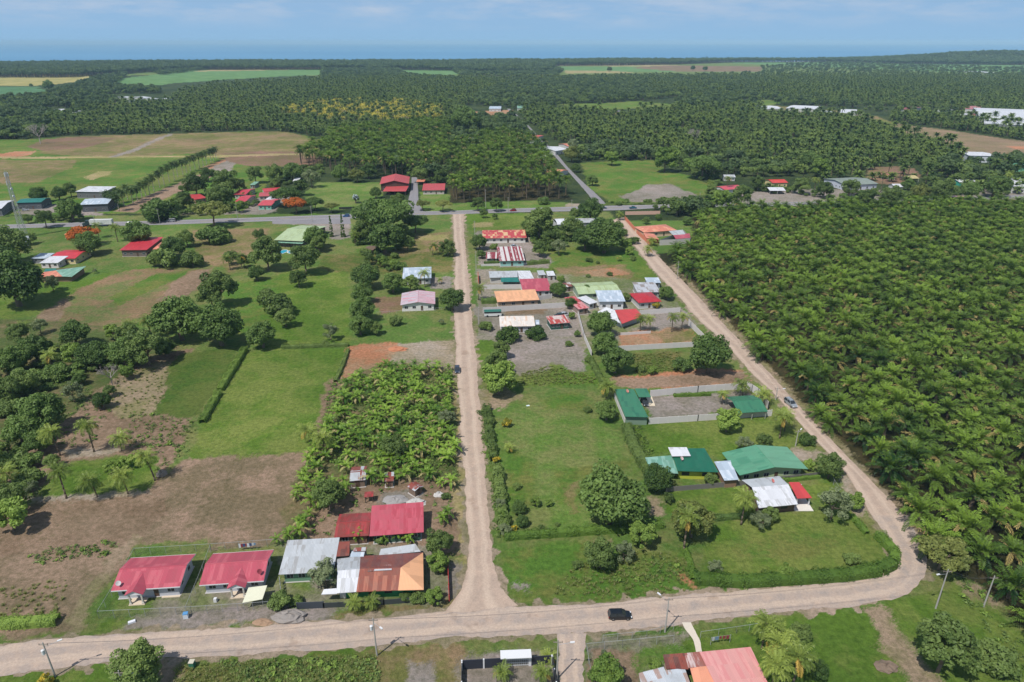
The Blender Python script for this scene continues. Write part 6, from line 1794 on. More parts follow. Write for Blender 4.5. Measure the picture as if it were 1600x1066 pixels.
def tower():
    p = W(38, 371)
    h = 36.0
    rt = empty('telecom_tower', p, .3, 'tall grey lattice telecom tower at the left edge beside the highway', 'tower')
    rt.rotation_euler = (0, 0, .3)
    b = MB(); s0, s1 = 1.5, .45
    cs = [(-1, -1), (1, -1), (1, 1), (-1, 1)]
    for cx, cy in cs:
        k = MB(); k.tube((cx * s0, cy * s0, 0), (cx * s1, cy * s1, h), .12, .07, 5); k.build('leg', GALV, rt)
    n = 20
    for i in range(n):
        z0, z1 = h * i / n, h * (i + 1) / n
        a0, a1 = s0 + (s1 - s0) * i / n, s0 + (s1 - s0) * (i + 1) / n
        for k in range(4):
            c0, c1 = cs[k], cs[(k + 1) % 4]
            b.tube((c0[0] * a0, c0[1] * a0, z0), (c1[0] * a1, c1[1] * a1, z1), .05, None, 4)
            b.tube((c1[0] * a0, c1[1] * a0, z0), (c0[0] * a1, c0[1] * a1, z1), .05, None, 4)
            b.tube((c0[0] * a0, c0[1] * a0, z0), (c1[0] * a0, c1[1] * a0, z0), .04, None, 4)
    b.build('lattice', GALV, rt)
    for z, a in ((h - 1.5, 0), (h - 1.5, 2.1), (h - 1.5, 4.2), (h - 6, 1), (h - 6, 3.1)):
        k = MB(); x, y = math.cos(a) * .9, math.sin(a) * .9
        k.box(x - .18, x + .18, y - .12, y + .12, z - 1.1, z + 1.1); k.build('antenna', WHITE, rt)
    for z in (h - 9, h - 13):
        k = MB(); k.tube((.7, -.7, z), (1.1, -1.1, z), .6, .6, 12); k.build('dish_antenna', WHITE, rt)
    k = MB(); k.tube((0, 0, h), (0, 0, h + 2.2), .04, .02, 4); k.build('lightning_rod', GALV, rt)
tower()
def billboard():
    p = W(36, 385)
    rt = empty('billboard', p, 0.1, 'blank white billboard beside the telecom tower', 'billboard')
    b = MB(); b.box(-4.2, 4.2, -.1, .1, 2.2, 5.6); b.build('board', plain((206, 212, 222), .6), rt)
    for s in (-1, 1):
        b = MB(); b.box(s * 2.5 - .12, s * 2.5 + .12, .12, .36, 0, 5.2); b.build('post', GALV, rt)
billboard()

# ------------------------------------------------------------------ vehicles
TYRE = plain((26, 26, 27), .9, var=.1)
RIM = plain((150, 152, 156), .35, .7)
def paint(c, metal=0.3):
    m, nt, N, L, B = nm('car_paint')
    B.inputs['Base Color'].default_value = (*alb(c), 1); B.inputs['Roughness'].default_value = .28
    B.inputs['Metallic'].default_value = metal; B.inputs['Coat Weight'].default_value = .6
    return m
def car(name, label, at, face, col, L_=4.3, w=1.78, h=1.5, style='hatch', cat='car', z=0.05):
    """face: photo point the nose points to"""
    p = W(*at); q = W(*face); a = math.atan2(q.y - p.y, q.x - p.x)
    rt = empty(name, (p.x, p.y, z), a, label, cat)
    pm = paint(col)
    hb = h * .56; g0 = .2
    # body: cross sections along x (rear to front) as closed loft
    if style == 'pickup': prof = [(-.5, .34, hb * .98), (-.47, .24, hb * 1.02), (-.2, .22, hb * 1.02), (.1, .2, hb * 1.02), (.28, .2, hb), (.44, .24, hb * .9), (.5, .34, hb * .72)]
    else: prof = [(-.5, .36, hb * .86), (-.47, .26, hb * .98), (-.3, .2, hb * 1.03), (.0, .2, hb * 1.03), (.24, .2, hb), (.42, .24, hb * .88), (.5, .36, hb * .66)]
    b = MB(); secs = []
    for fx, zb, zt in prof:
        k = 1 - .18 * max(0, abs(fx) - .36) / .14
        y0, y1 = w / 2 * k, w / 2 * k * .93
        secs.append([(fx * L_, -y0 * .94, zb), (fx * L_, y0 * .94, zb), (fx * L_, y0, zb + (zt - zb) * .45), (fx * L_, y1, zt), (fx * L_, -y1, zt), (fx * L_, -y0, zb + (zt - zb) * .45)])
    for s0, s1 in zip(secs[:-1], secs[1:]):
        for i in range(6):
            j = (i + 1) % 6; b.face([s0[i], s0[j], s1[j], s1[i]])
    b.face(secs[0][::-1]); b.face(secs[-1])
    me = b.build('body', pm, rt)
    # cabin: glass band and painted roof
    cab = {'hatch': (-.47, -.36, .05, .27), 'suv': (-.48, -.42, .08, .26), 'sedan': (-.36, -.22, .06, .25), 'pickup': (-.14, -.08, .12, .28), 'van': (-.49, -.46, .22, .42)}[style]
    x0, x1, x2, x3 = [v * L_ for v in cab]
    yl, yu = w / 2 * .92, w / 2 * .76
    lo = [(x0, -yl, hb), (x3, -yl, hb), (x3, yl, hb), (x0, yl, hb)]; hi = [(x1, -yu, h * .96), (x2, -yu, h * .96), (x2, yu, h * .96), (x1, yu, h * .96)]
    b = MB(); b.solid(lo, hi); b.build('window', glass_dark(), rt)
    b = MB(); b.solid(hi, [(x1 + .1, -yu * .93, h), (x2 - .1, -yu * .93, h), (x2 - .1, yu * .93, h), (x1 + .1, yu * .93, h)])
    b.build('roof', pm, rt)
    b = MB()
    for s in (-1, 1):   # pillars
        for (xa, xb) in ((x0, x1), (x3, x2), ((x0 + x3) / 2, (x1 + x2) / 2)):
            b.tube((xa, s * (yl + .01), hb), (xb, s * (yu + .01), h * .96), .045, None, 4)
    b.build('pillar', pm, rt)
    for fx in (-.31, .32):
        for s in (-1, 1):
            wb = MB(); wb.tube((fx * L_, s * (w / 2 - .2), .33), (fx * L_, s * (w / 2 + .01), .33), .33, None, 14); o = wb.build('wheel', TYRE, rt)
            rb = MB(); rb.tube((fx * L_, s * (w / 2), .33), (fx * L_, s * (w / 2 + .02), .33), .19, None, 10); rb.build('rim', RIM, o)
    for s in (-1, 1):
        hb_ = MB(); hb_.box(.465 * L_, .5 * L_ + .01, s * w * .34 - .16, s * w * .34 + .16, hb * .58, hb * .76); hb_.build('headlight', plain((230, 232, 236), .2), rt)
        tb = MB(); tb.box(-.5 * L_ - .01, -.47 * L_, s * w * .38 - .1, s * w * .38 + .1, hb * .62, hb * .9); tb.build('tail_light', plain((150, 20, 20), .3), rt)
        mb = MB(); mb.box(.2 * L_, .24 * L_, s * (w / 2 + .08) - .08, s * (w / 2 + .08) + .08, hb, hb + .14); mb.build('mirror', pm, rt)
    if style == 'pickup':
        bb = MB(); bb.box(-.47 * L_, -.17 * L_, -w * .38, w * .38, hb * 1.03, hb * 1.05); bb.build('cargo_bed', plain((40, 40, 42)), rt)
    if style in ('suv', 'hatch'):
        for s in (-1, 1):
            bb = MB(); bb.bar((x1 + .1, s * yu * .85, h + .01), (x2 - .1, s * yu * .85, h + .01), .05, .05); bb.build('roof_rail', BLACKM, rt)
    return rt
car('parked_car', 'black hatchback parked on the cross road, nose to the right', (968, 965), (1100, 962), (24, 30, 36), 4.4, style='suv', h=1.6, z=.06)
car('parked_car', 'dark blue grey car driving down the straight road past the banana plot', (714.5, 580), (716, 620), (60, 70, 88), 4.4, style='hatch', z=.06)
car('parked_car', 'silver SUV on the diagonal road beside the oil palms', (1235, 633), (1250, 645), (170, 176, 182), 4.8, 1.85, 1.75, style='suv', z=.06)
car('parked_car', 'white car on the highway just right of the parked lorry', (202.5, 350.5), (240, 349.5), (222, 224, 226), 4.4, style='sedan', z=.06)
car('parked_car', 'silver minivan on the highway left of the round tree', (268, 346.5), (230, 347.5), (180, 184, 190), 4.9, 1.85, 1.9, style='van', z=.06)
car('parked_car', 'blue car half hidden behind the tall column tree at the car park', (541, 339), (520, 340), (60, 110, 170), 4.4, style='suv', h=1.7, z=.06)
car('parked_car', 'red car on the highway above the faded red and yellow roof', (801.5, 330), (780, 331), (190, 30, 40), 4.4, style='hatch', z=.06)
car('parked_car', 'teal pickup truck on the highway right of the junction', (989, 326), (1010, 325), (50, 120, 140), 5.0, 1.85, 1.7, style='pickup', z=.06)
car('parked_car', 'dark blue car turning at the highway junction', (943, 326), (960, 325.5), (50, 60, 90), 4.4, style='sedan', z=.06)
car('parked_car', 'white car in front of the long white row house', (803.5, 386), (815, 385), (222, 222, 226), 4.3, style='sedan', z=.0)
car('parked_car', 'dark car under the green carport', (1007, 631), (1014, 645), (66, 70, 78), 4.3, style='hatch', z=.08)
car('parked_car', 'white car in the yard behind the dark green hut', (883, 493), (893, 492), (216, 218, 222), 4.2, style='hatch', z=0)
car('parked_car', 'dark green car left of the white one behind the dark green hut', (873, 495), (863, 496), (30, 60, 56), 4.2, style='sedan', z=0)
car('parked_car', 'white car in front of the dark teal workshop', (40, 329), (52, 328), (224, 224, 226), 4.2, style='hatch', z=0)
def bus():
    p, q = W(770, 494), W(800, 493)
    rt = empty('minibus', p, math.atan2(q.y - p.y, q.x - p.x), 'green and white minibus beside the long concrete wall', 'bus')
    b = MB(); b.box(-3.4, 3.4, -1.05, 1.05, .4, 1.5); b.build('body', plain((226, 228, 226), .4), rt)
    b = MB(); b.box(-3.4, 3.35, -1.03, 1.03, 1.5, 2.25); b.build('window', glass_dark(), rt)
    b = MB(); b.solid([(-3.42, -1.07, 2.25), (3.4, -1.07, 2.25), (3.4, 1.07, 2.25), (-3.42, 1.07, 2.25)], [(-3.3, -.9, 2.5), (3.2, -.9, 2.5), (3.2, .9, 2.5), (-3.3, .9, 2.5)]); b.build('roof', plain((36, 110, 96), .5), rt)
    for x in (-2.2, 2.2):
        for s in (-1, 1):
            b = MB(); b.tube((x, s * .85, .42), (x, s * 1.08, .42), .42, None, 12); b.build('wheel', TYRE, rt)
bus()
def lorry():
    p, q = W(155, 353.5), W(130, 354)
    rt = empty('articulated_lorry', (p.x, p.y, .06), math.atan2(q.y - p.y, q.x - p.x), 'lorry with long white box trailer and dark cab on the highway', 'lorry')
    b = MB(); b.box(-8.0, 4.6, -1.28, 1.28, 1.2, 4.0); o = b.build('trailer', plain((222, 222, 220), .5, var=.06), rt)
    b = MB()
    for x in np.arange(-7.5, 4.6, 1.2): b.box(x, x + .06, -1.3, 1.3, 1.2, 4.02)
    b.build('trailer_rib', plain((196, 196, 196)), o)
    b = MB(); b.box(-7.8, 8.0, -.5, .5, .75, 1.19); b.build('chassis', BLACKM, rt)
    b = MB(); b.box(5.1, 7.0, -1.2, 1.2, 1.2, 3.6); b.solid([(7.0, -1.05, 1.0), (9.0, -.95, 1.0), (9.0, .95, 1.0), (7.0, 1.05, 1.0)], [(7.0, -1.05, 2.3), (8.9, -.85, 2.0), (8.9, .85, 2.0), (7.0, 1.05, 2.3)]); o = b.build('cab', plain((44, 62, 66), .4), rt)
    b = MB(); b.box(6.98, 7.03, -1.05, 1.05, 2.4, 3.2); b.build('windscreen', glass_dark(), o)
    for x in (-7, -5.8, 5.2, 6.3, 8.2):
        for s in (-1, 1):
            b = MB(); b.tube((x, s * .9, .5), (x, s * 1.22, .5), .5, None, 12); b.build('wheel', TYRE, rt)
lorry()
def coach():
    p, q = W(1491, 314), W(1510, 313.4)
    rt = empty('coach', (p.x, p.y, .06), math.atan2(q.y - p.y, q.x - p.x), 'crimson and white coach on the right end of the highway', 'bus')
    b = MB(); b.box(-5.8, 5.8, -1.25, 1.25, .5, 1.6); b.build('body', plain((190, 30, 70), .4), rt)
    b = MB(); b.box(-5.75, 5.75, -1.22, 1.22, 1.6, 2.7); b.build('window', glass_dark(), rt)
    b = MB(); b.box(-5.8, 5.8, -1.25, 1.25, 2.7, 3.1); b.build('roof', plain((214, 150, 170), .4), rt)
    for x in (-3.6, 3.8):
        for s in (-1, 1):
            b = MB(); b.tube((x, s * 1.0, .5), (x, s * 1.27, .5), .5, None, 12); b.build('wheel', TYRE, rt)
coach()
# ------------------------------------------------------------------ small things
def laundry(label, p0, p1, n, seed):
    a, c = W(*p0), W(*p1); m = (a + c) / 2
    rt = empty('clothes_line', m, math.atan2(c.y - a.y, c.x - a.x), label, 'clothes line')
    L_ = (c - a).length; rs = random.Random(seed)
    for s in (-1, 1):
        b = MB(); b.tube((s * L_ / 2, 0, 0), (s * L_ / 2, 0, 1.9), .05, None, 6); b.build('post', GALV, rt)
    b = MB(); b.tube((-L_ / 2, 0, 1.85), (L_ / 2, 0, 1.85), .015, None, 4); b.build('line', GALV, rt)
    cols = [(226, 226, 230), (60, 80, 130), (200, 206, 214), (150, 60, 70), (120, 150, 180)]
    for k in range(n):
        x = -L_ / 2 + L_ * (k + .6) / (n + .4); w = rs.uniform(.35, .7); h = rs.uniform(.6, 1.1)
        b = MB(); b.box(x - w / 2, x + w / 2, -.03, .03, 1.84 - h, 1.84); b.build('hanging_cloth', plain(cols[rs.randrange(5)], .9), rt)
laundry('clothes line with white and blue washing behind the second red bungalow', (374, 861), (402, 859), 8, 1)
laundry('clothes line in the yard left of the long grey roof', (438, 912), (440, 932), 4, 2)
laundry('clothes line behind the salmon pink roofed house at the bottom', (1110, 1008), (1140, 1004), 5, 3)
def blob(name, label, px, r, h, mat, cat, seed=0, squash=1.0, group=None, gpts=None):
    rs = random.Random(seed); p = W(*px)
    b = MB(); n, m = 14, 5
    rings = []
    for j in range(m + 1):
        t = j / m; rr = math.cos(t * math.pi / 2) ** .8 * r; z = math.sin(t * math.pi / 2) * h
        rings.append([(math.cos(6.2832 * i / n) * rr * (1 + rs.uniform(-.24, .24)), math.sin(6.2832 * i / n) * rr * squash * (1 + rs.uniform(-.24, .24)), z * rs.uniform(.7, 1.2) - .02) for i in range(n)])
    for a, c in zip(rings[:-1], rings[1:]):
        for i in range(n):
            j = (i + 1) % n; b.face([a[i], a[j], c[j], c[i]])
    o = b.build(name, mat); o.location = p
    return tag(o, label, cat, group)
blob('gravel_heap', 'grey gravel heap at the road edge below the shrubs', (452, 966), 3.4, 1.3, plain((150, 142, 136), .95, var=.25, scale=4), 'heap', 1, .5)
blob('soil_heap', 'small brown soil heap left of the grey gravel heap', (410, 973), 1.8, .4, plain((164, 134, 108), .95, var=.2, scale=4), 'heap', 2, .5)
blob('gravel_heap', 'grey gravel spread behind the pink roofed house', (618, 782), 3.0, .8, plain((156, 152, 150), .95, var=.25, scale=4), 'heap', 3, .6)
blob('rubble_heap', 'pale rubble heap at the edge of the banana plants', (686, 774), 1.3, .7, plain((196, 192, 188), .95, var=.3, scale=5), 'heap', 4, .8)
blob('rubble_heap', 'heap of pale stones beside the grey gravel', (650, 786), 2.2, .7, plain((190, 188, 184), .95, var=.4, scale=6), 'heap', 5, .7)
blob('burnt_stump', 'grey brush pile on the lawn at the lower right', (1385, 1043), 2.0, .7, plain((126, 108, 92), .95, var=.4, scale=6), 'brush pile', 7, .7)
blob('soil_mound', 'orange soil mound on the bare lot above the banana plot', (620, 546), 3.5, .7, plain((190, 126, 92), .95, var=.2, scale=3), 'heap', 8, .6)
blob('dead_bush', 'dry uprooted palm base left of the fenced grass patch', (253, 742), 1.3, 1.3, plain((150, 138, 126), .95, var=.4, scale=6), 'stump', 9, 1)
def prop_box(name, label, px, w, d, h, mat, cat, rz=0, lid=None):
    rt = empty(name, W(*px), rz, label, cat)
    b = MB(); b.solid([(-w / 2, -d / 2, 0), (w / 2, -d / 2, 0), (w / 2, d / 2, 0), (-w / 2, d / 2, 0)], [(-w / 2 * .94, -d / 2 * .94, h), (w / 2 * .94, -d / 2 * .94, h), (w / 2 * .94, d / 2 * .94, h), (-w / 2 * .94, d / 2 * .94, h)])
    b.build('body', mat, rt)
    if lid is not None:
        b = MB(); b.box(-w / 2, w / 2, -d / 2, d / 2, h + .002, h + .1); b.build('lid', lid, rt)
prop_box('water_tank', 'white and blue tank outside the fence of the red bungalows', (291, 965), .9, .8, 1.0, plain((222, 228, 234)), 'tank', .2, plain((90, 150, 200)))
prop_box('white_sack', 'white bag lying on the gravel outside the bungalow fence', (206, 973), 1.3, .6, .35, plain((226, 228, 234)), 'bag', .5)
prop_box('white_sack', 'white sheet lying on the pasture beside the tall column of bushes', (825, 634), 1.0, .6, .06, plain((222, 236, 238)), 'sheet', .3)
prop_box('tank_drum', 'white drum in the yard of the second red bungalow', (337, 940), .6, .6, .8, plain((222, 222, 222)), 'drum', .0)
prop_box('green_bin', 'green bin at the path corner below the cross road', (301, 1042), .9, .9, 1.2, plain((46, 110, 84)), 'bin', 0, plain((206, 200, 180)))
def tarp():
    p = W(401, 941)
    rt = empty('shade_canopy', p, .15, 'cream fabric shade canopy between the bungalow and the road shrubs', 'canopy')
    b = MB()
    b.solid([(-2.0, -1.9, 1.9), (1.6, -1.5, 1.9), (2.0, 1.7, 2.3), (-1.5, 1.6, 2.3)], [(-2.0, -1.9, 1.98), (1.6, -1.5, 1.98), (2.0, 1.7, 2.38), (-1.5, 1.6, 2.38)]); b.build('fabric', plain((224, 222, 196), .8), rt)
    for x, y, z in ((-1.9, -1.8, 1.9), (1.5, -1.4, 1.9), (1.9, 1.6, 2.3), (-1.4, 1.5, 2.3)):
        b = MB(); b.tube((x, y, 0), (x, y, z), .04, None, 5); b.build('post', GALV, rt)
tarp()
# ------------------------------------------------------------------ hedges
def hedge(label, pts, w=1.3, h=1.3, mat=None, seed=1, name='hedge', dens=95, leaf=0.13):
    """clipped hedge along ground points: a leafy core and leaf faces over it"""
    p = [W(*q) for q in pts]; c = sum(p, Vector()) / len(p)
    rs = np.random.RandomState(seed)
    q, f, v = [], [], []
    segs = []
    for a, e in zip(p[:-1], p[1:]):
        a, e = a - c, e - c; L_ = (e - a).length; d = (e - a) / L_; n = Vector((-d.y, d.x, 0))
        m = int(L_ * dens * (w + 2 * h) / 3)
        t = rs.rand(m) * L_; ang = rs.rand(m) * math.pi
        wob = 1 + .18 * np.sin(t * 1.1 + seed) + .1 * np.sin(t * 2.9)
        r = (0.86 + .22 * rs.rand(m)) * wob
        cx_ = np.cos(ang); cx_ = np.sign(cx_) * np.abs(cx_) ** .6; cz = np.sin(ang) ** .5
        off = cx_ * w / 2 * r; z = cz * h * r
        P_ = np.array(a)[None] + np.array(d)[None] * t[:, None] + np.array(n)[None] * off[:, None]; P_[:, 2] = z
        nn = np.array(n)[None] * cx_[:, None] + np.array([0, 0, 1.0])[None] * cz[:, None] + rs.normal(size=(m, 3)) * .5
        nn /= np.linalg.norm(nn, axis=1)[:, None]
        tt = np.cross(nn, rs.normal(size=(m, 3))); tt /= np.linalg.norm(tt, axis=1)[:, None]; uu = np.cross(nn, tt)
        s = leaf * (.6 + .8 * rs.rand(m))[:, None]
        base = len(q) * 4 if False else 0
        q.append(np.stack([P_ - tt * s, P_ - uu * s * .6, P_ + tt * s, P_ + uu * s * .6], 1).reshape(-1, 3)); v.append(.35 + .55 * rs.rand(m))
        # core
        k = max(1, int(L_ / 1.2)); core = []
        for i in range(k):
            s0, s1 = i / k, (i + 1) / k
            for (o0, z0), (o1, z1) in (((-.42, 0), (-.36, .8)), ((-.36, .8), (.36, .8)), ((.36, .8), (.42, 0))):
                core += [np.array(a + (e - a) * s0 + n * o0 * w) + [0, 0, z0 * h], np.array(a + (e - a) * s1 + n * o0 * w) + [0, 0, z0 * h],
                         np.array(a + (e - a) * s1 + n * o1 * w) + [0, 0, z1 * h], np.array(a + (e - a) * s0 + n * o1 * w) + [0, 0, z1 * h]]
        q.append(np.array(core)); v.append(np.full(len(core) // 4, .6))
    q = np.vstack(q); f = np.arange(len(q)).reshape(-1, 4)
    me = mesh_np(name, q, f, [mat or F['hedge']], False, {'v': ('FACE', 'FLOAT', np.concatenate(v))})
    o = put(bpy.data.objects.new(name, me)); o.location = c
    return tag(o, label, 'hedge')
hedge('clipped green hedge between the mango pasture and the grass lot by the road', [(788, 842), (850, 838), (925, 833), (1000, 828), (1035, 822)], 2.0, 1.6, seed=1)
hedge('long rounded green hedge along the road below the lawn', [(1083, 908), (1160, 913), (1240, 908), (1320, 903), (1372, 895), (1394, 884)], 3.0, 2.0, seed=2)
hedge('green hedge up the roadside at the bend', [(1396, 882), (1397, 866), (1372, 840), (1366, 850)][:3], 2.4, 1.8, seed=3)
hedge('short rectangular hedge by the roadside above the bend', [(1330, 808), (1354, 836)], 1.5, 1.2, seed=4)
hedge('low hedge between the lawn and the grass lot', [(1083, 908), (1078, 880), (1068, 858)], 1.4, 1.0, seed=5)
hedge('bright green hedge line between the dark meadow and the bright meadow, upper half', [(383, 548), (366, 576), (344, 612)], 2.2, 1.7, F['bright'], seed=6)
hedge('bright green hedge line between the dark meadow and the bright meadow, lower half', [(342, 616), (328, 640), (316, 662)], 2.2, 1.6, F['bright'], seed=7)
hedge('dark trimmed hedge behind the red fence of the white roofed house', [(1190, 757), (1280, 747)], 1.0, 1.0, seed=8)
hedge('tall trimmed hedge left of the orange roof in the village', [(752, 474), (776, 473)], 2.6, 2.2, F['mango'], seed=9)
hedge('hedge in front of the striped roof house', [(756, 412), (780, 411)], 1.5, 1.2, F['mango'], seed=10)
hedge('hedge right of the striped roof house', [(823, 414), (858, 411)], 2.4, 2.0, F['loose'], seed=11)
hedge('low creeping vine hedge on the right of the pasture beside the green meadow', [(978, 668), (990, 700), (1010, 735), (1035, 760)], 3.2, 1.8, F['loose'], seed=12)
hedge('narrow hedge along the top of the bright left meadow', [(440, 545), (490, 543), (544, 541)], 1.6, 1.3, F['loose'], seed=13)
hedge('weedy hedge strip on the edge of the bright left meadow', [(544, 548), (536, 572), (524, 598)], 1.3, 1.2, F['loose'], seed=14)
hedge('green shrub row at the lower left field edge', [(-20, 978), (40, 977), (92, 972)], 2.6, 1.6, F['bright'], seed=15)
hedge('row of low bushes in the walled gravel yard', [(1052, 620), (1110, 618)], 1.1, 1.1, seed=16)
hedge('hedge along the village front of the two storey house', [(610, 327), (634, 326)], 2.0, 1.8, seed=17)
hedge('roadside weed hedge under the plantation by the highway', [(905, 322), (985, 320), (1060, 318)], 2.4, 1.0, F['loose'], seed=18)
hedge('short hedge row inside the lawn of the white roofed house', [(1110, 813), (1165, 808)], 1.6, 1.2, F['mango'], seed=19)

hedge('upper part of the irregular shrub row along the right side of the straight road', [(761, 640), (763, 668), (767, 690), (772, 722)], 2.3, 1.9, F['loose'], seed=21, name='shrub_row', leaf=.18)
hedge('lower part of the irregular shrub row along the right side of the straight road', [(776, 734), (781, 765), (784, 800), (789, 836)], 2.6, 2.1, F['loose'], seed=22, name='shrub_row', leaf=.18)
hedge('weedy shrub line on the boundary right of the pasture below the village', [(920, 560), (936, 590), (950, 612)], 2.0, 1.5, F['loose'], seed=23, name='shrub_row', leaf=.16)
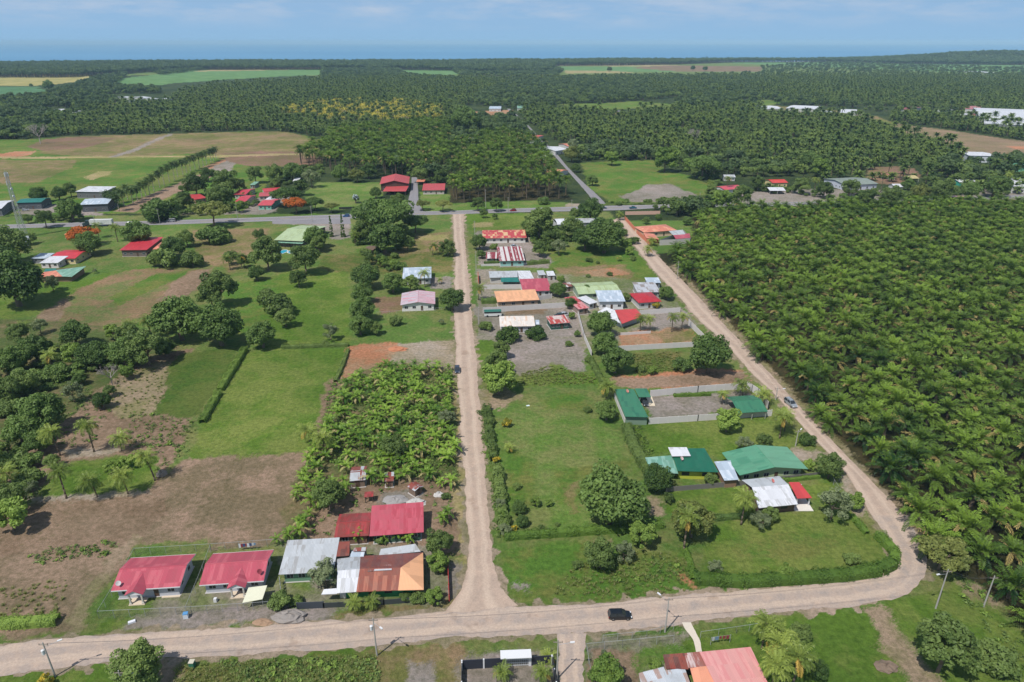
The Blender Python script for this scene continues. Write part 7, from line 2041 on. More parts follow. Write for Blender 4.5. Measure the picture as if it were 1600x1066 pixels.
# ------------------------------------------------------------------ trees one can tell apart
TR = [
 (955, 776, 112, 'mango', 'huge round dark green mango tree in the pasture beside the straight road'),
 (1083, 812, 72, 'olive', 'round yellow green tree on the lawn behind the tall coconut palm'),
 (1004, 838, 46, 'bright', 'bright green tree between the huge mango tree and the yellow green tree'),
 (1028, 745, 52, 'mango', 'dark bushy tree at the front corner of the yellow green walled house'),
 (1110, 748, 20, 'loose', 'slim tree before the yellow green wall'),
 (707, 467, 42, 'mango', 'round dark tree at the road edge right of the pinkish gable roof'),
 (779, 592, 56, 'bright', 'broad leafy tree at the straight road, lowest of the column of trees'),
 (776, 566, 42, 'loose', 'tree just above the broad leafy tree on the straight road'),
 (784, 545, 30, 'loose', 'narrow tree in the column below the clipped bushes'),
 (795, 524, 40, 'bush', 'left clipped round bush below the dirty white roof'),
 (837, 522, 35, 'bush', 'right clipped round bush below the dirty white roof'),
 (760, 509, 26, 'bushl', 'low flat bush left of the dirty white roof'),
 (937, 506, 50, 'mango', 'dense tree just left of the white and red roof slopes'),
 (945, 536, 44, 'mango', 'dense tree below the one beside the white and red roof'),
 (962, 561, 52, 'mango', 'round mango tree at the corner of the fallow lot'),
 (948, 641, 38, 'mango', 'dark round tree touching the narrow green roofed house'),
 (918, 640, 16, 'bushl', 'low bush in the pasture left of the dark round tree'),
 (1110, 552, 74, 'mango', 'broad dark tree beside the diagonal road near the fallow lot'),
 (1066, 571, 36, 'bush', 'dark green clipped bush left of the broad dark tree'),
 (1002, 577, 18, 'bushl', 'small shrub on the fallow lot, left one'),
 (1018, 578, 16, 'bright', 'small bright banana like shrub on the fallow lot, right one'),
 (1137, 657, 42, 'bright', 'leafy tree at the wall of the green roofed pavilion'),
 (1194, 690, 26, 'loose', 'small tree behind the pale green gabled roof'),
 (1163, 692, 28, 'pale', 'greyish bush behind the ridge of the pale green gabled roof'),
 (1262, 687, 30, 'bush', 'dark round bush by the diagonal road beside the pale green roof'),
 (1298, 728, 42, 'loose', 'light green tree between the pale green roof and the diagonal road'),
 (1265, 727, 20, 'bright', 'small bright shrub at the right end of the pale green gabled roof'),
 (1304, 786, 56, 'pale', 'thin grey green tree on the lawn by the diagonal road'),
 (1337, 784, 30, 'bright', 'bright shrub at the edge of the diagonal road above the short hedge'),
 (1190, 812, 34, 'pale', 'grey green shrub below the white roofed house, left one'),
 (1205, 803, 26, 'loose', 'green shrub at the front left corner of the white roofed house'),
 (1331, 873, 30, 'bushl', 'round bush on the lawn close to the road bend'),
 (1230, 893, 24, 'bright', 'small light tree standing in the long rounded hedge'),
 (1118, 886, 26, 'pale', 'scraggly shrub on the lawn near the left end of the long hedge'),
 (1475, 862, 82, 'spreadl', 'wide airy yellow green tree casting shade on the road bend'),
 (1478, 1012, 96, 'loose', 'large leafy tree on the grass at the lower right'),
 (1556, 1030, 76, 'bushl', 'broad green bush right of the large leafy tree at the lower right'),
 (1252, 990, 34, 'loose', 'small dark tree behind the palms at the bottom'),
 (1278, 1046, 36, 'mango', 'small dark tree right of the lowest palms'),
 (946, 1052, 56, 'bright', 'bright green tree in the yard beside the side lane'),
 (944, 1022, 14, 'pale', 'silvery agave like shrub behind the bright green yard tree'),
 (1022, 1040, 26, 'bright', 'low bright bush left of the rust panelled roof'),
 (214, 1040, 74, 'loose', 'round roadside tree at the bottom left'),
 (72, 1062, 26, 'croton', 'yellow green bush at the foot of the transformer pole'),
 (508, 896, 50, 'pale', 'pale green tree at the corner of the long grey roof'),
 (437, 940, 42, 'bushl', 'round green bush between the shade canopy and the dark garden wall'),
 (464, 939, 24, 'bushl', 'small green shrub right of the round bush at the dark garden wall'),
 (686, 848, 44, 'loose', 'tree at the road side right of the grey lean-to roof'),
 (686, 878, 36, 'bright', 'light green tree right of the orange roof end'),
 (679, 933, 30, 'bright', 'rounded bright tree at the road corner'),
 (653, 934, 28, 'bushl', 'bush left of the rounded bright tree at the road corner'),
 (633, 934, 22, 'bushl', 'dark bush in front of the orange roof end'),
 (697, 775, 18, 'bushl', 'narrow bush at the lower right of the banana plot'),
 (513, 775, 52, 'loose', 'dark leafy tree on the left side of the banana plot'),
 (615, 700, 40, 'loose', 'leafy tree among the banana plants in the middle of the plot'),
 (696, 652, 30, 'pale', 'grey green bush at the road side of the banana plot'),
 (596, 842, 24, 'bushl', 'shrub between the rusty wing and the grey lean-to'),
 # pasture edge shrubs
 (765, 659, 22, 'bushl', 'topmost shrub in the row on the right of the straight road'),
 (762, 683, 19, 'bushl', 'second shrub from the top of the roadside row'),
 (779, 740, 24, 'bushl', 'bushy shrub in the roadside row level with the big green roofs'),
 (782, 762, 22, 'bushl', 'bushy shrub in the roadside row just below the level of the green roofs'),
 (782, 787, 19, 'pale', 'greyish shrub in the roadside row left of the huge mango tree'),
 (785, 806, 20, 'bright', 'bright shrub in the roadside row below the greyish one'),
 (789, 827, 23, 'pale', 'lowest silvery shrub of the roadside row at the hedge end'),
 (770, 704, 15, 'croton', 'upper yellow croton of the roadside row'),
 (774, 718, 15, 'croton', 'lower yellow croton of the roadside row'),
 (791, 661, 18, 'croton', 'yellow tipped young shrub in the pasture near its top left'),
 (808, 760, 17, 'bushl', 'small round shrub in the pasture, upper one of the left pair'),
 (811, 792, 27, 'mango', 'dark shrub in the pasture, middle of the left cluster'),
 (816, 814, 23, 'mango', 'dark shrub in the pasture, lowest of the left cluster'),
 (836, 784, 17, 'bright', 'small bright round shrub left of the huge mango tree'),
 (857, 786, 13, 'bright', 'smallest round shrub nearest the huge mango tree'),
 (845, 824, 11, 'bushl', 'tiny shrub above the clipped hedge, left one'),
 (871, 820, 9, 'bushl', 'tiny shrub above the clipped hedge, right one'),
 (805, 826, 12, 'croton', 'yellow flowering plant in the corner of the pasture'),
 (938, 866, 50, 'loose', 'leafy shrub on the grass lot above the black car'),
 (975, 862, 36, 'pale', 'dry grey green shrub on the grass lot right of the leafy one'),
 (902, 882, 20, 'bushl', 'small dark shrub at the left foot of the leafy shrub on the grass lot'),
 (1046, 778, 18, 'loose', 'small tree at the corner of the lawn right of the huge mango tree'),
 # village
 (843, 347, 46, 'loose', 'tall tree group centre right of the row house'),
 (826, 353, 26, 'mango', 'tree at the right end of the row house'),
 (862, 372, 30, 'loose', 'tree above the village meadow, left one'),
 (874, 384, 26, 'pale', 'greyish tree above the village meadow'),
 (854, 330, 20, 'bushl', 'shrub by the highway left of the long grey roof'),
 (923, 328, 42, 'mango', 'round dark tree at the highway junction'),
 (898, 333, 20, 'bushl', 'low bush left of the round junction tree'),
 (945, 366, 66, 'mango', 'wide dense tree in the village beside the diagonal road'),
 (914, 372, 44, 'mango', 'dense tree left of the wide one in the village'),
 (894, 356, 36, 'loose', 'tree under the long low grey white roof'),
 (979, 382, 20, 'bright', 'bright yellow green tree at the diagonal road'),
 (984, 392, 14, 'bright', 'small bright shrub under the bright yellow green tree'),
 (943, 388, 17, 'bright', 'bright round shrub in the meadow before the wide dense tree'),
 (921, 406, 13, 'bushl', 'lone small bush in the village meadow'),
 (934, 410, 8, 'bushl', 'tiniest bush in the village meadow'),
 (989, 404, 12, 'bushl', 'bush at the right of the village meadow'),
 (953, 428, 11, 'bushl', 'bush on the reddish vacant lot'),
 (919, 431, 9, 'bushl', 'small weed bush left on the reddish vacant lot'),
 (843, 388, 24, 'loose', 'tree between the striped roof and the village meadow'),
 (772, 386, 14, 'bushl', 'shrub between the row house and the striped roof'),
 (749, 378, 28, 'mango', 'tree on the corner of the straight road beside the row house'),
 (752, 397, 16, 'mango', 'tree left of the striped lean-to'),
 (756, 333, 14, 'loose', 'small tree on the grass by the highway, left one'),
 (773, 338, 9, 'loose', 'small tree on the grass by the highway, right one'),
 (874, 452, 27, 'mango', 'tree right of the crimson roof'),
 (917, 452, 18, 'mango', 'round tree in front of the weathered pale green roof, left one'),
 (949, 452, 14, 'mango', 'small tree in front of the weathered pale green roof, right one'),
 (893, 474, 21, 'mango', 'dark tree at the end of the long concrete wall'),
 (893, 493, 12, 'bright', 'yellow green plant right of the parked cars'),
 (978, 464, 14, 'loose', 'small tree between the blue grey and the dark red roofs'),
 (1042, 457, 26, 'mango', 'round tree right of the dark red hipped roof'),
 (877, 437, 14, 'bright', 'bright shrub above the round tree of the crimson roof'),
 (862, 424, 12, 'bright', 'bright plant left of the reddish vacant lot'),
 (1025, 477, 14, 'croton', 'yellow bush before the dark red hipped roof'),
 (889, 537, 15, 'bushl', 'small round bush on the grey vacant gravel lot'),
 (902, 521, 12, 'mango', 'small dark tree below the dark green hut'),
 (919, 562, 14, 'bushl', 'shrub on the right edge of the grey vacant gravel lot'),
 (1073, 345, 16, 'mango', 'garden tree behind the salmon hipped roof'),
 (1029, 339, 12, 'mango', 'tree by the pale pergola'),
 (1010, 344, 12, 'loose', 'garden shrub between the pergola and the salmon roof'),
 # left of the straight road
 (598, 334, 96, 'spread', 'widest spreading umbrella crown tree beside the highway'),
 (648, 346, 42, 'spread', 'low spreading tree right of the widest umbrella crown'),
 (600, 370, 58, 'mango', 'dense dark tree below the widest umbrella crown'),
 (569, 360, 36, 'loose', 'leafy tree left below the widest umbrella crown'),
 (625, 362, 26, 'loose', 'light tree right of the dense dark tree below the umbrella crown'),
 (636, 380, 23, 'loose', 'small green tree on the right of the umbrella tree group'),
 (699, 386, 27, 'loose', 'round tree on the left verge of the straight road'),
 (534.5, 352, 8, 'cypress', 'tall column shaped tree at the car park, right one'),
 (516.5, 354, 7, 'cypress', 'column shaped tree at the car park, left one'),
 (491, 370, 40, 'mango', 'dark tree right of the light green roofed building'),
 (498, 380, 26, 'loose', 'lighter tree below the dark tree by the light green roof'),
 (475, 404, 48, 'loose', 'low wide tree right of the swimming pools'),
 (466, 434, 28, 'loose', 'rounded small tree alone on the lawn below the pools'),
 (415, 394, 54, 'loose', 'large fine leaved tree left of the swimming pools'),
 (400, 426, 28, 'mango', 'round dark bush below the large fine leaved tree'),
 (380, 408, 20, 'loose', 'tree left of the large fine leaved tree'),
 (405, 368, 20, 'loose', 'tree at the left corner of the light green roof'),
 (432, 478, 56, 'bushl', 'wide bushy tree in the middle of the left lawns'),
 (416, 462, 34, 'bushl', 'bushy tree touching the top of the wide one in the left lawns'),
 (445, 496, 30, 'loose', 'bushy tree touching the lower right of the wide one in the left lawns'),
 (408, 522, 50, 'mango', 'dark bushy tree above the bright left meadow'),
 (515, 517, 28, 'pale', 'pale yellow green small tree on the long meadow'),
 (508, 537, 16, 'bushl', 'low shrub under the pale yellow green tree'),
 (574, 431, 46, 'mango', 'dark tree left of the pale blue white roof, upper one'),
 (613, 441, 38, 'mango', 'dark tree touching the pale blue white roof'),
 (566, 457, 38, 'mango', 'dark purple green tree in the column left of the brown yard'),
 (566, 483, 45, 'mango', 'largest dark tree in the column left of the brown yard'),
 (562, 507, 38, 'mango', 'lowest dark tree in the column left of the brown yard'),
 (587, 512, 22, 'loose', 'lighter small tree beside the lowest dark tree of the column'),
 (641, 443, 28, 'loose', 'green bush before the pale blue white roof'),
 (576, 404, 18, 'loose', 'young tree above the dark tree column'),
 (616, 413, 16, 'bright', 'bright young tree right above the dark tree column'),
 (598, 409, 18, 'bright', 'bright banana like tree above the dark tree column'),
 (690, 502, 10, 'pale', 'young thin tree on the grass below the pinkish roof'),
 (618, 502, 24, 'bushl', 'low brownish bush on the grass below the pinkish roof'),
 (556, 310, 12, 'pale', 'grey bush on the lawn left of the big umbrella tree'),
 (461, 318, 38, 'flame', 'orange flowering tree at the highway beside the lawn'),
 (446, 303, 46, 'spread', 'dark spreading tree left above the orange flowering tree'),
 (491, 316, 30, 'spread', 'flat topped tree right of the orange flowering tree'),
 (517, 322, 24, 'spreadl', 'small flat topped tree at the right edge of the flower tree group'),
 (587, 301, 20, 'mango', 'dark conical tree left of the two storey red roofed house'),
 (622, 313, 22, 'loose', 'tree in front of the red veranda roof'),
 (660, 318, 24, 'spreadl', 'light tree right of the paved driveway, left one'),
 (692, 318, 28, 'spreadl', 'light tree right of the paved driveway, right one'),
 (747, 318, 22, 'loose', 'tree before the tall palm block, left one'),
 (775, 319, 22, 'loose', 'tree before the tall palm block, middle one'),
 (848, 314, 22, 'bush', 'clipped tree before the tall palm block, right one'),
 (689, 275, 22, 'loose', 'round tree behind the small red roofed house'),
 (655, 272, 24, 'loose', 'tree behind the orange canopy'),
 (532, 270, 28, 'mango', 'darkest tree at the top of the long lawn'),
 (557, 273, 26, 'olive', 'olive green tree at the top of the long lawn'),
 (575, 266, 28, 'mango', 'tree right of the olive one at the top of the long lawn'),
 (456, 268, 36, 'mango', 'round dark tree beyond the long red roof'),
 (486, 276, 30, 'pale', 'greyish tree left of the long lawn'),
 (430, 270, 28, 'loose', 'tree beyond the teal hut'), (470, 292, 26, 'loose', 'tree left on the long lawn'),
 (398, 272, 26, 'loose', 'tree behind the upper overlapping red roof'),
 (727, 187, 48, 'mango', 'big round dark tree standing out of the far palms'),
 (213, 365, 48, 'mango', 'dark shrubby tree behind the bright crimson roof'),
 (136, 380, 42, 'mango', 'dark round tree right below the flame tree'),
 (127, 366, 46, 'flame', 'flame tree with orange flowers below the parked lorry'),
 (331, 369, 52, 'bush', 'round dense tree alone on the dry lawn'),
 (290, 372, 26, 'loose', 'tree left of the round dense one on the dry lawn'),
 (268, 386, 42, 'mango', 'tree right of the orange tiled roof'),
 (256, 403, 54, 'bushl', 'wide bush below the orange tiled roof'),
 (300, 406, 42, 'bushl', 'low bush right of the wide one below the orange tiled roof'),
 (341, 450, 58, 'loose', 'rounded bushy tree at the right edge of the striped dry field'),
 (328, 462, 40, 'loose', 'bushy tree at the lower corner of the striped dry field'),
 (278, 496, 84, 'mango', 'wide dark mango tree below the striped dry field'),
 (341, 508, 76, 'mango', 'bright edged dense mango tree right of the wide dark one'),
 (360, 402, 22, 'loose', 'tree at the right end of the dry lawn'), (148, 423, 8, 'pale', 'tiny sapling by the teal roofed house'),
 (18, 437, 96, 'mango', 'big dark tree at the left edge beside the teal roofed house'),
 (12, 382, 56, 'loose', 'tree at the left edge below the billboard'),
 (-6, 402, 50, 'mango', 'dark tree cut by the left edge above the biggest one'),
 (46, 372, 18, 'loose', 'shrub at the foot of the telecom tower'),
 (80, 441, 26, 'pale', 'flowering shrub in front of the orange corner roof'),
 (91, 302, 24, 'mango', 'dark tree right behind the teal workshop roof'),
 (110, 328, 40, 'mango', 'tree left of the grey gabled workshop'),
 (109, 296, 22, 'loose', 'dark tree left of the flat white roofed hall'),
 (68, 341, 28, 'loose', 'bush on the bare ground left of the lorry'),
 (42, 342, 14, 'loose', 'small bush before the dark teal workshop'),
 (59, 304, 28, 'mango', 'bush behind the dark teal workshop'),
 (252, 330, 60, 'bush', 'wide low bush above the silver minivan'), (228, 325, 16, 'loose', 'small bush at the end of the palm row'),
 (286, 314, 30, 'loose', 'tree left of the lone red roof'),
 (343, 308, 38, 'loose', 'tree right of the lone red roof'), (330, 328, 60, 'spreadl', 'low sprawling grey green bush above the highway'),
 (305, 288, 38, 'loose', 'tree behind the lone red roof'), (351, 284, 42, 'loose', 'tree right behind the lone red roof'),
 (284, 294, 12, 'mango', 'small round bush on the brown track'), (372, 322, 20, 'bright', 'bright bush below the lower overlapping red roof'),
 (430, 288, 20, 'loose', 'shrub behind the long red roof'), (372, 290, 24, 'loose', 'tree left behind the upper overlapping red roof'),
 (324, 272, 22, 'loose', 'tree at the gravel end of the palm row'),
 # far left vegetation mass
 (115, 520, 52, 'mango', 'tall dense tree at the lower edge of the striped dry field'),
 (116, 553, 36, 'bright', 'bright leafy tree under the tall dense one'),
 (227, 541, 62, 'loose', 'round leafy tree at the corner of the brown track and the mown grass'),
 (258, 543, 34, 'mango', 'dark tree right of the round leafy one'),
 (192, 551, 52, 'mango', 'dark tree left of the round leafy one'),
 (150, 552, 52, 'mango', 'dark tree behind the leafless tree'),
 (52, 546, 52, 'mango', 'grey green tree left of the yellow palm'),
 (15, 563, 54, 'mango', 'dark round tree at the left edge of the woods'),
 (86, 582, 48, 'bush', 'dark low bush under the yellow palm'),
 (124, 592, 23, 'mango', 'small dark bush left of the leafless tree'),
 (158, 626, 30, 'mango', 'dark shrub behind the tallest left coconut palm'),
 (170, 610, 20, 'loose', 'shrub at the foot of the leafless tree'), (198, 580, 26, 'bright', 'bright shrubs right behind the leafless tree'),
 (112, 612, 34, 'pale', 'sparse shrub on the brown ground left of the leafless tree'),
 (62, 647, 76, 'mango', 'big leafy mango tree left of the tallest left coconut palm'),
 (30, 672, 60, 'mango', 'dark tree below left of the big leafy mango tree'),
 (60, 690, 46, 'mango', 'dark tree at the foot of the big leafy mango tree'),
 (8, 610, 44, 'loose', 'tree at the left edge above the dark trees'), (35, 596, 40, 'loose', 'bushy tree between the left edge and the dark low bush'),
 (12, 640, 40, 'bushl', 'bush at the left edge beside the big leafy mango tree'),
 (200, 520, 36, 'loose', 'shrubby tree above the dark trees at the dry field'), (176, 518, 26, 'bright', 'bright shrub above the dark trees at the dry field'),
 (60, 508, 26, 'pale', 'brownish shrub at the lower left corner of the dry field'), (24, 520, 34, 'loose', 'shrub on the grass at the left edge'),
 (16, 722, 40, 'bushl', 'bush under the lowest left coconut palms'), (50, 764, 26, 'pale', 'dry shrub at the left end of the fenced grass patch'),
 (12, 806, 60, 'bright', 'bright bush at the left edge above the brown field'), (14, 778, 50, 'loose', 'dark bush at the left edge beside the fenced grass patch'),
 (80, 720, 22, 'loose', 'shrub behind the low coconut palms'),
 (172, 730, 24, 'bright', 'young banana clump in the fenced grass patch, left'), (198, 722, 24, 'bright', 'young banana clump in the fenced grass patch, right'),
 # right upper
 (1099, 256, 56, 'spread', 'dark umbrella shaped tree at the edge of the upper meadow'),
 (1040, 248, 42, 'bright', 'light green tree left of the dark umbrella shaped tree'),
 (957, 246, 25, 'bright', 'light green round tree on the upper meadow edge'),
 (926, 281, 20, 'mango', 'dark round bush on the meadow next to the upper road'),
 (894, 240, 28, 'olive', 'tree in front of the long white roofed building'), (900, 262, 16, 'mango', 'dark bush on the verge of the upper road'),
 (1253, 289, 27, 'loose', 'round tree right of the yellow house'), (1289, 296, 26, 'loose', 'round tree left of the grey green roofed house'),
 (1329, 293, 27, 'loose', 'round tree in front of the grey green roofed house'), (1438, 299, 30, 'olive', 'brownish olive tree at the far highway'),
 (1284, 262, 30, 'bright', 'light green tree in the palms above the yellow house'), (1476, 296, 34, 'loose', 'bushy tree above the crimson coach'),
 (1517, 297, 32, 'mango', 'dark tree below the brown sheet roof'), (1420, 288, 22, 'mango', 'dark tree at the stalls'),
 (1112, 297, 20, 'loose', 'tree left of the small pinkish red roof'), (1160, 305, 34, 'loose', 'light tree below the small pinkish red roof'),
 (1130, 312, 36, 'bright', 'light green tree at the corner of the right plantation'), (1556, 290, 40, 'mango', 'dark tree right of the brown sheet roof'),
 (1355, 310, 30, 'loose', 'bushy tree at the highway below the grey green roof'), (1395, 305, 30, 'loose', 'bushy tree at the highway right of the grey green roof'),
 (1185, 285, 24, 'loose', 'tree left of the yellow house'), (1265, 250, 34, 'mango', 'dark tree in the palms far behind the yellow house'),
 (952, 108, 9, 'mango', 'lone dark tree on the far green strip'), (1083, 106, 8, 'mango', 'lone tree on the far brown field, left one'),
 (1102, 107, 9, 'mango', 'lone tree on the far brown field, right one'), (75, 133, 18, 'mango', 'dark round tree on the far yellow field'),
 (48, 133, 6, 'mango', 'tiny tree on the far yellow field'),
]
for cx, cy, w, kd, lb in TR:
    hf = 1.0
    if kd == 'cypress': ctree(cx, cy, w, kd, lb, 'column trees at the car park', hf=4.6)
    else: ctree(cx, cy, w, kd, lb)
ctree(171, 585, 38, 'dead', 'leafless grey tree on the brown ground at the left')
ctree(59, 208, 34, 'deadw', 'big leafless pale tree at the edge of the reddish far field')
ctree(1087, 213, 30, 'deadw', 'bleached leafless tree standing out of the palms')
ctree(895, 226, 22, 'pale', 'bare looking grey tree by the long white roofed building')

# ------------------------------------------------------------------ palms one can tell apart
CP = [
 (94, 712, 672, 'coconut palm with drooping yellow fronds beside the big leafy mango tree'), (147, 706, 664, 'tallest left coconut palm on the brown ground'),
 (190, 705, 684, 'short coconut palm right of the tallest left one'), (242, 751, 712, 'coconut palm at the right corner of the fenced grass patch'),
 (104, 779, 736, 'coconut palm at the lower left corner of the fenced grass patch'), (152, 777, 746, 'yellow fronded coconut palm on the lower edge of the grass patch'),
 (200, 772, 740, 'coconut palm on the lower edge of the grass patch, right one'), (84, 590, 556, 'yellow coconut palm above the dark low bush'),
 (14, 770, 738, 'coconut palm at the left edge of the photo'), (-4, 735, 700, 'coconut palm cut by the left edge'), (238, 530, 500, 'coconut palm left of the wide dark mango tree'),
 (206, 524, 505, 'small coconut palm at the lower edge of the striped dry field'), (44, 530, 508, 'palm at the lower left corner of the dry field'),
 (30, 415, 388, 'palm in the dark trees below the billboard'), (155, 372, 352, 'palm right of the flame tree'), (184, 378, 354, 'palm behind the bright crimson roof'),
 (360, 422, 402, 'left one of two coconut palms at the end of the dry lawn'), (378, 420, 400, 'right one of two coconut palms at the end of the dry lawn'),
 (1068, 862, 812, 'tall coconut palm in front of the yellow green round tree'), (1158, 820, 776, 'coconut palm left of the white roofed house'),
 (1218, 685, 652, 'coconut palm on the meadow beside the diagonal road'), (1226, 674, 648, 'coconut palm nearest the diagonal road above the green gable'),
 (1160, 620, 600, 'coconut palm left above the green roofed pavilion'), (1190, 632, 614, 'coconut palm between the pavilion and the road'),
 (1128, 632, 616, 'small palm left of the green roofed pavilion'), (948, 622, 600, 'coconut palm at the upper left corner of the narrow green roof'),
 (1000, 517, 496, 'leftmost of the four young palms by the red and white roofs'), (1015.5, 517, 497, 'second from the left of the four young palms'),
 (1049.5, 519, 494, 'third from the left of the four young palms'), (1065, 514, 493, 'rightmost of the four young palms by the red and white roofs'),
 (748, 469, 448, 'coconut palm on the right verge of the straight road by the orange roof'), (664, 449, 426, 'palm in front of the pale blue white roof'),
 (687, 444, 437, 'small palm right of the pale blue white roof'), (796, 706, 698, 'young palm in the pasture below the yellow tipped shrub'),
 (676, 399, 384, 'palm left of the round tree on the verge'), (576, 372, 346, 'palm inside the umbrella tree group, left one'), (590, 366, 348, 'palm inside the umbrella tree group, right one'),
 (555, 384, 366, 'palm at the left foot of the umbrella tree group'), (556, 318, 308, 'silver fan palm on the long lawn'),
 (484, 694, 672, 'large coconut palm at the left edge of the banana plot, upper'), (508, 712, 682, 'large coconut palm at the left edge of the banana plot, lower'),
 (1190, 1014, 974, 'leftmost of the palms right of the salmon pink roof'), (1212, 1022, 988, 'second palm right of the salmon pink roof'),
 (1240, 1066, 1024, 'palm right of the salmon pink roof near the bottom edge'), (1205, 1078, 1040, 'palm at the bottom edge touching the salmon pink roof'),
 (1222, 1050, 1010, 'palm in the middle of the bottom palm cluster'),
 (787, 1062, 1048, 'bushy garden palm in the bottom gravel yard, left one'), (846, 1064, 1046, 'bushy garden palm in the bottom gravel yard, right one'),
 (856, 1030, 1024, 'small garden palm at the wall above the right bushy one'), (584, 950, 938, 'garden palm in front of the green wall, right one'), (555, 955, 940, 'garden palm in front of the green wall, left one'),
 (967, 408, 402, 'bushy palm on the village meadow'), (1012, 400, 388, 'palm behind the orange wall on the diagonal road'), (1018, 384, 375, 'palm at the left front of the annex'),
 (968, 344, 334, 'palm at the top of the orange wall'), (836, 372, 356, 'palm at the right end of the row house'), (900, 376, 360, 'palm between the dense village trees'),
 (1110, 305, 285, 'palm by the grey roof in the trees'), (1135, 300, 278, 'tall palm right over the small pinkish red roof'), (1376, 300, 272, 'palm by the market stalls'),
 (1272, 300, 280, 'palm between the two round highway trees'), (1570, 298, 272, 'palm at the right end of the highway'), (1552, 310, 282, 'palm beside the dark tree at the right'),
]
for bx, by, ty, lb in CP:
    k = 'silver' if 'silver' in lb else ('fan' if ('garden' in lb or 'small palm' in lb or 'young palm in' in lb or 'bushy palm' in lb) else 'coco')
    L = None
    if by - ty < 9 and k == 'fan': L = 1.9
    if 'four young' in lb: L = 2.9
    palm(bx, by, ty, k, lb, None, L)
# palm avenue at the upper left
AV = [(178, 325, 304), (194, 322, 300), (208, 318, 296), (215, 314, 294), (222, 309, 288), (234, 304, 281), (228, 306, 285), (241, 300, 276), (250, 294, 270), (257, 290, 264), (265, 285, 260), (273, 282, 256),
      (286, 274, 252), (292, 271, 250), (298, 268, 247), (305, 265, 245), (312, 263, 242), (318, 261, 240), (323, 257, 238), (330, 254, 236), (334, 252, 234), (338, 249, 232),
      (186, 318, 298), (200, 313, 292), (186, 330, 308), (170, 322, 302), (278, 277, 254)]
for bx, by, ty in AV:
    palm(bx, by, ty, 'royal', 'tall palm in the double avenue beside the brown track at the upper left', 'palm avenue at the upper left', 4.2)
# ------------------------------------------------------------------ banana plot
BPOLY = [(592, 578), (640, 574), (704, 580), (708, 640), (712, 700), (716, 750), (712, 790), (696, 768), (672, 762), (640, 762), (620, 762), (590, 762), (565, 758), (552, 770), (545, 790), (520, 790), (500, 812), (478, 842), (452, 836), (455, 800), (470, 750), (482, 716), (512, 668), (520, 630), (545, 604)]
bp = hexpts(BPOLY, 3.12, .6, 5, .1, .88, avoid=([(545, 726), (576, 722), (584, 750), (545, 762)], [(598, 738), (618, 737), (618, 756), (600, 756)], [(645, 748), (666, 746), (668, 770), (645, 772)], [(600, 655), (614, 658), (608, 678), (592, 674)]))
rs = random.Random(9)
bp = bp[(vnoise(bp[:, 0], bp[:, 1], 9.0, 5) > .2)][:300]
bsets = []
for i, m in enumerate(BANC):
    rt = empty('banana_plant', (0, 0, 0), 0, 'banana plant with broad bright leaves in the dense plot left of the straight road', 'banana plant', 'banana plants in the dense plot')
    t = put(bpy.data.objects.new('stem', BANT), rt); t.scale = (1.5, 1.5, 2.0)
    c = put(bpy.data.objects.new('leaves', m), rt); c.location = (.07, 0, 1.95); c.scale = (2.2, 2.2, 2.2)
    bsets.append(rt)
for i, p in enumerate(bp):
    o = bsets[i] if i < 4 else copy_tree(bsets[i % 4])
    s = rs.uniform(.8, 1.4)
    o.location = p; o.rotation_euler = (0, 0, rs.uniform(0, 6.28)); o.scale = (s, s, s)
# a few loose banana clumps by the houses
for bx, by, s, lb in [(700, 812, 1.1, 'banana plant at the roadside right of the faded pink roof, upper'), (692, 820, 1.0, 'banana plant at the roadside right of the faded pink roof, lower'), (560, 846, 1.0, 'banana plant between the rusty wing and the small pale blue roof'),
                      (600, 848, .9, 'banana plant behind the grey lean-to'), (622, 846, .9, 'banana plant before the faded pink roof, left'), (640, 850, .9, 'banana plant before the faded pink roof, right'), (1020, 585, .9, 'banana plant on the fallow lot near the wall'),
                      (434, 852, .8, 'small banana plant behind the fence of the red bungalow'), (452, 846, 1.1, 'banana plant above the long grey roof, left'), (470, 842, 1.2, 'banana plant above the long grey roof, right')]:
    o = copy_tree(bsets[int(bx) % 4]); o.location = W(bx, by); o.scale = (s, s, s); o['label'] = lb; o['group'] = 'loose banana plants near the houses'

# ------------------------------------------------------------------ oil palm plantation on the right: 300 nearest as things, the rest as one
PP = [(1078, 340), (1090, 346), (1086, 390), (1030, 398), (1050, 416), (1116, 484), (1196, 576), (1248, 630), (1300, 688), (1350, 740), (1400, 790), (1442, 836), (1462, 874), (1512, 900), (1552, 930), (1620, 1000), (1680, 1066), (2300, 1066), (2300, 312), (1620, 316), (1330, 318), (1250, 326), (1150, 326)]
pp = hexpts(PP, 8.6, .5, 21, 0.42)
d = pp[:, 1] * cP + H * sP
order = np.argsort(d)
inview = np.abs(pp[:, 0]) < d * 0.752 + 3
near = [i for i in order if inview[i]][:298]
ns = set(near)
rest = [i for i in order if i not in ns]
proto = []
for i, m in enumerate(OILC):
    rt = empty('oil_palm', (0, 0, 0), 0, 'oil palm with dense arching fronds in the plantation right of the diagonal road', 'palm tree', 'oil palms of the right plantation')
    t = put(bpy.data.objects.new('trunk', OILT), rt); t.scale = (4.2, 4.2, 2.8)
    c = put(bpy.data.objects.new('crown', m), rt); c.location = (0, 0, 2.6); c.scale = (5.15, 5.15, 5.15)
    proto.append(rt)
rs = random.Random(77)
for k, i in enumerate(near):
    o = proto[k] if k < 5 else copy_tree(proto[rs.randrange(5)])
    s = rs.uniform(.78, 1.18)
    o.location = pp[i]; o.rotation_euler = (rs.uniform(-.1, .1), rs.uniform(-.1, .1), rs.uniform(0, 6.28)); o.scale = (s, s, s * rs.uniform(.75, 1.4))
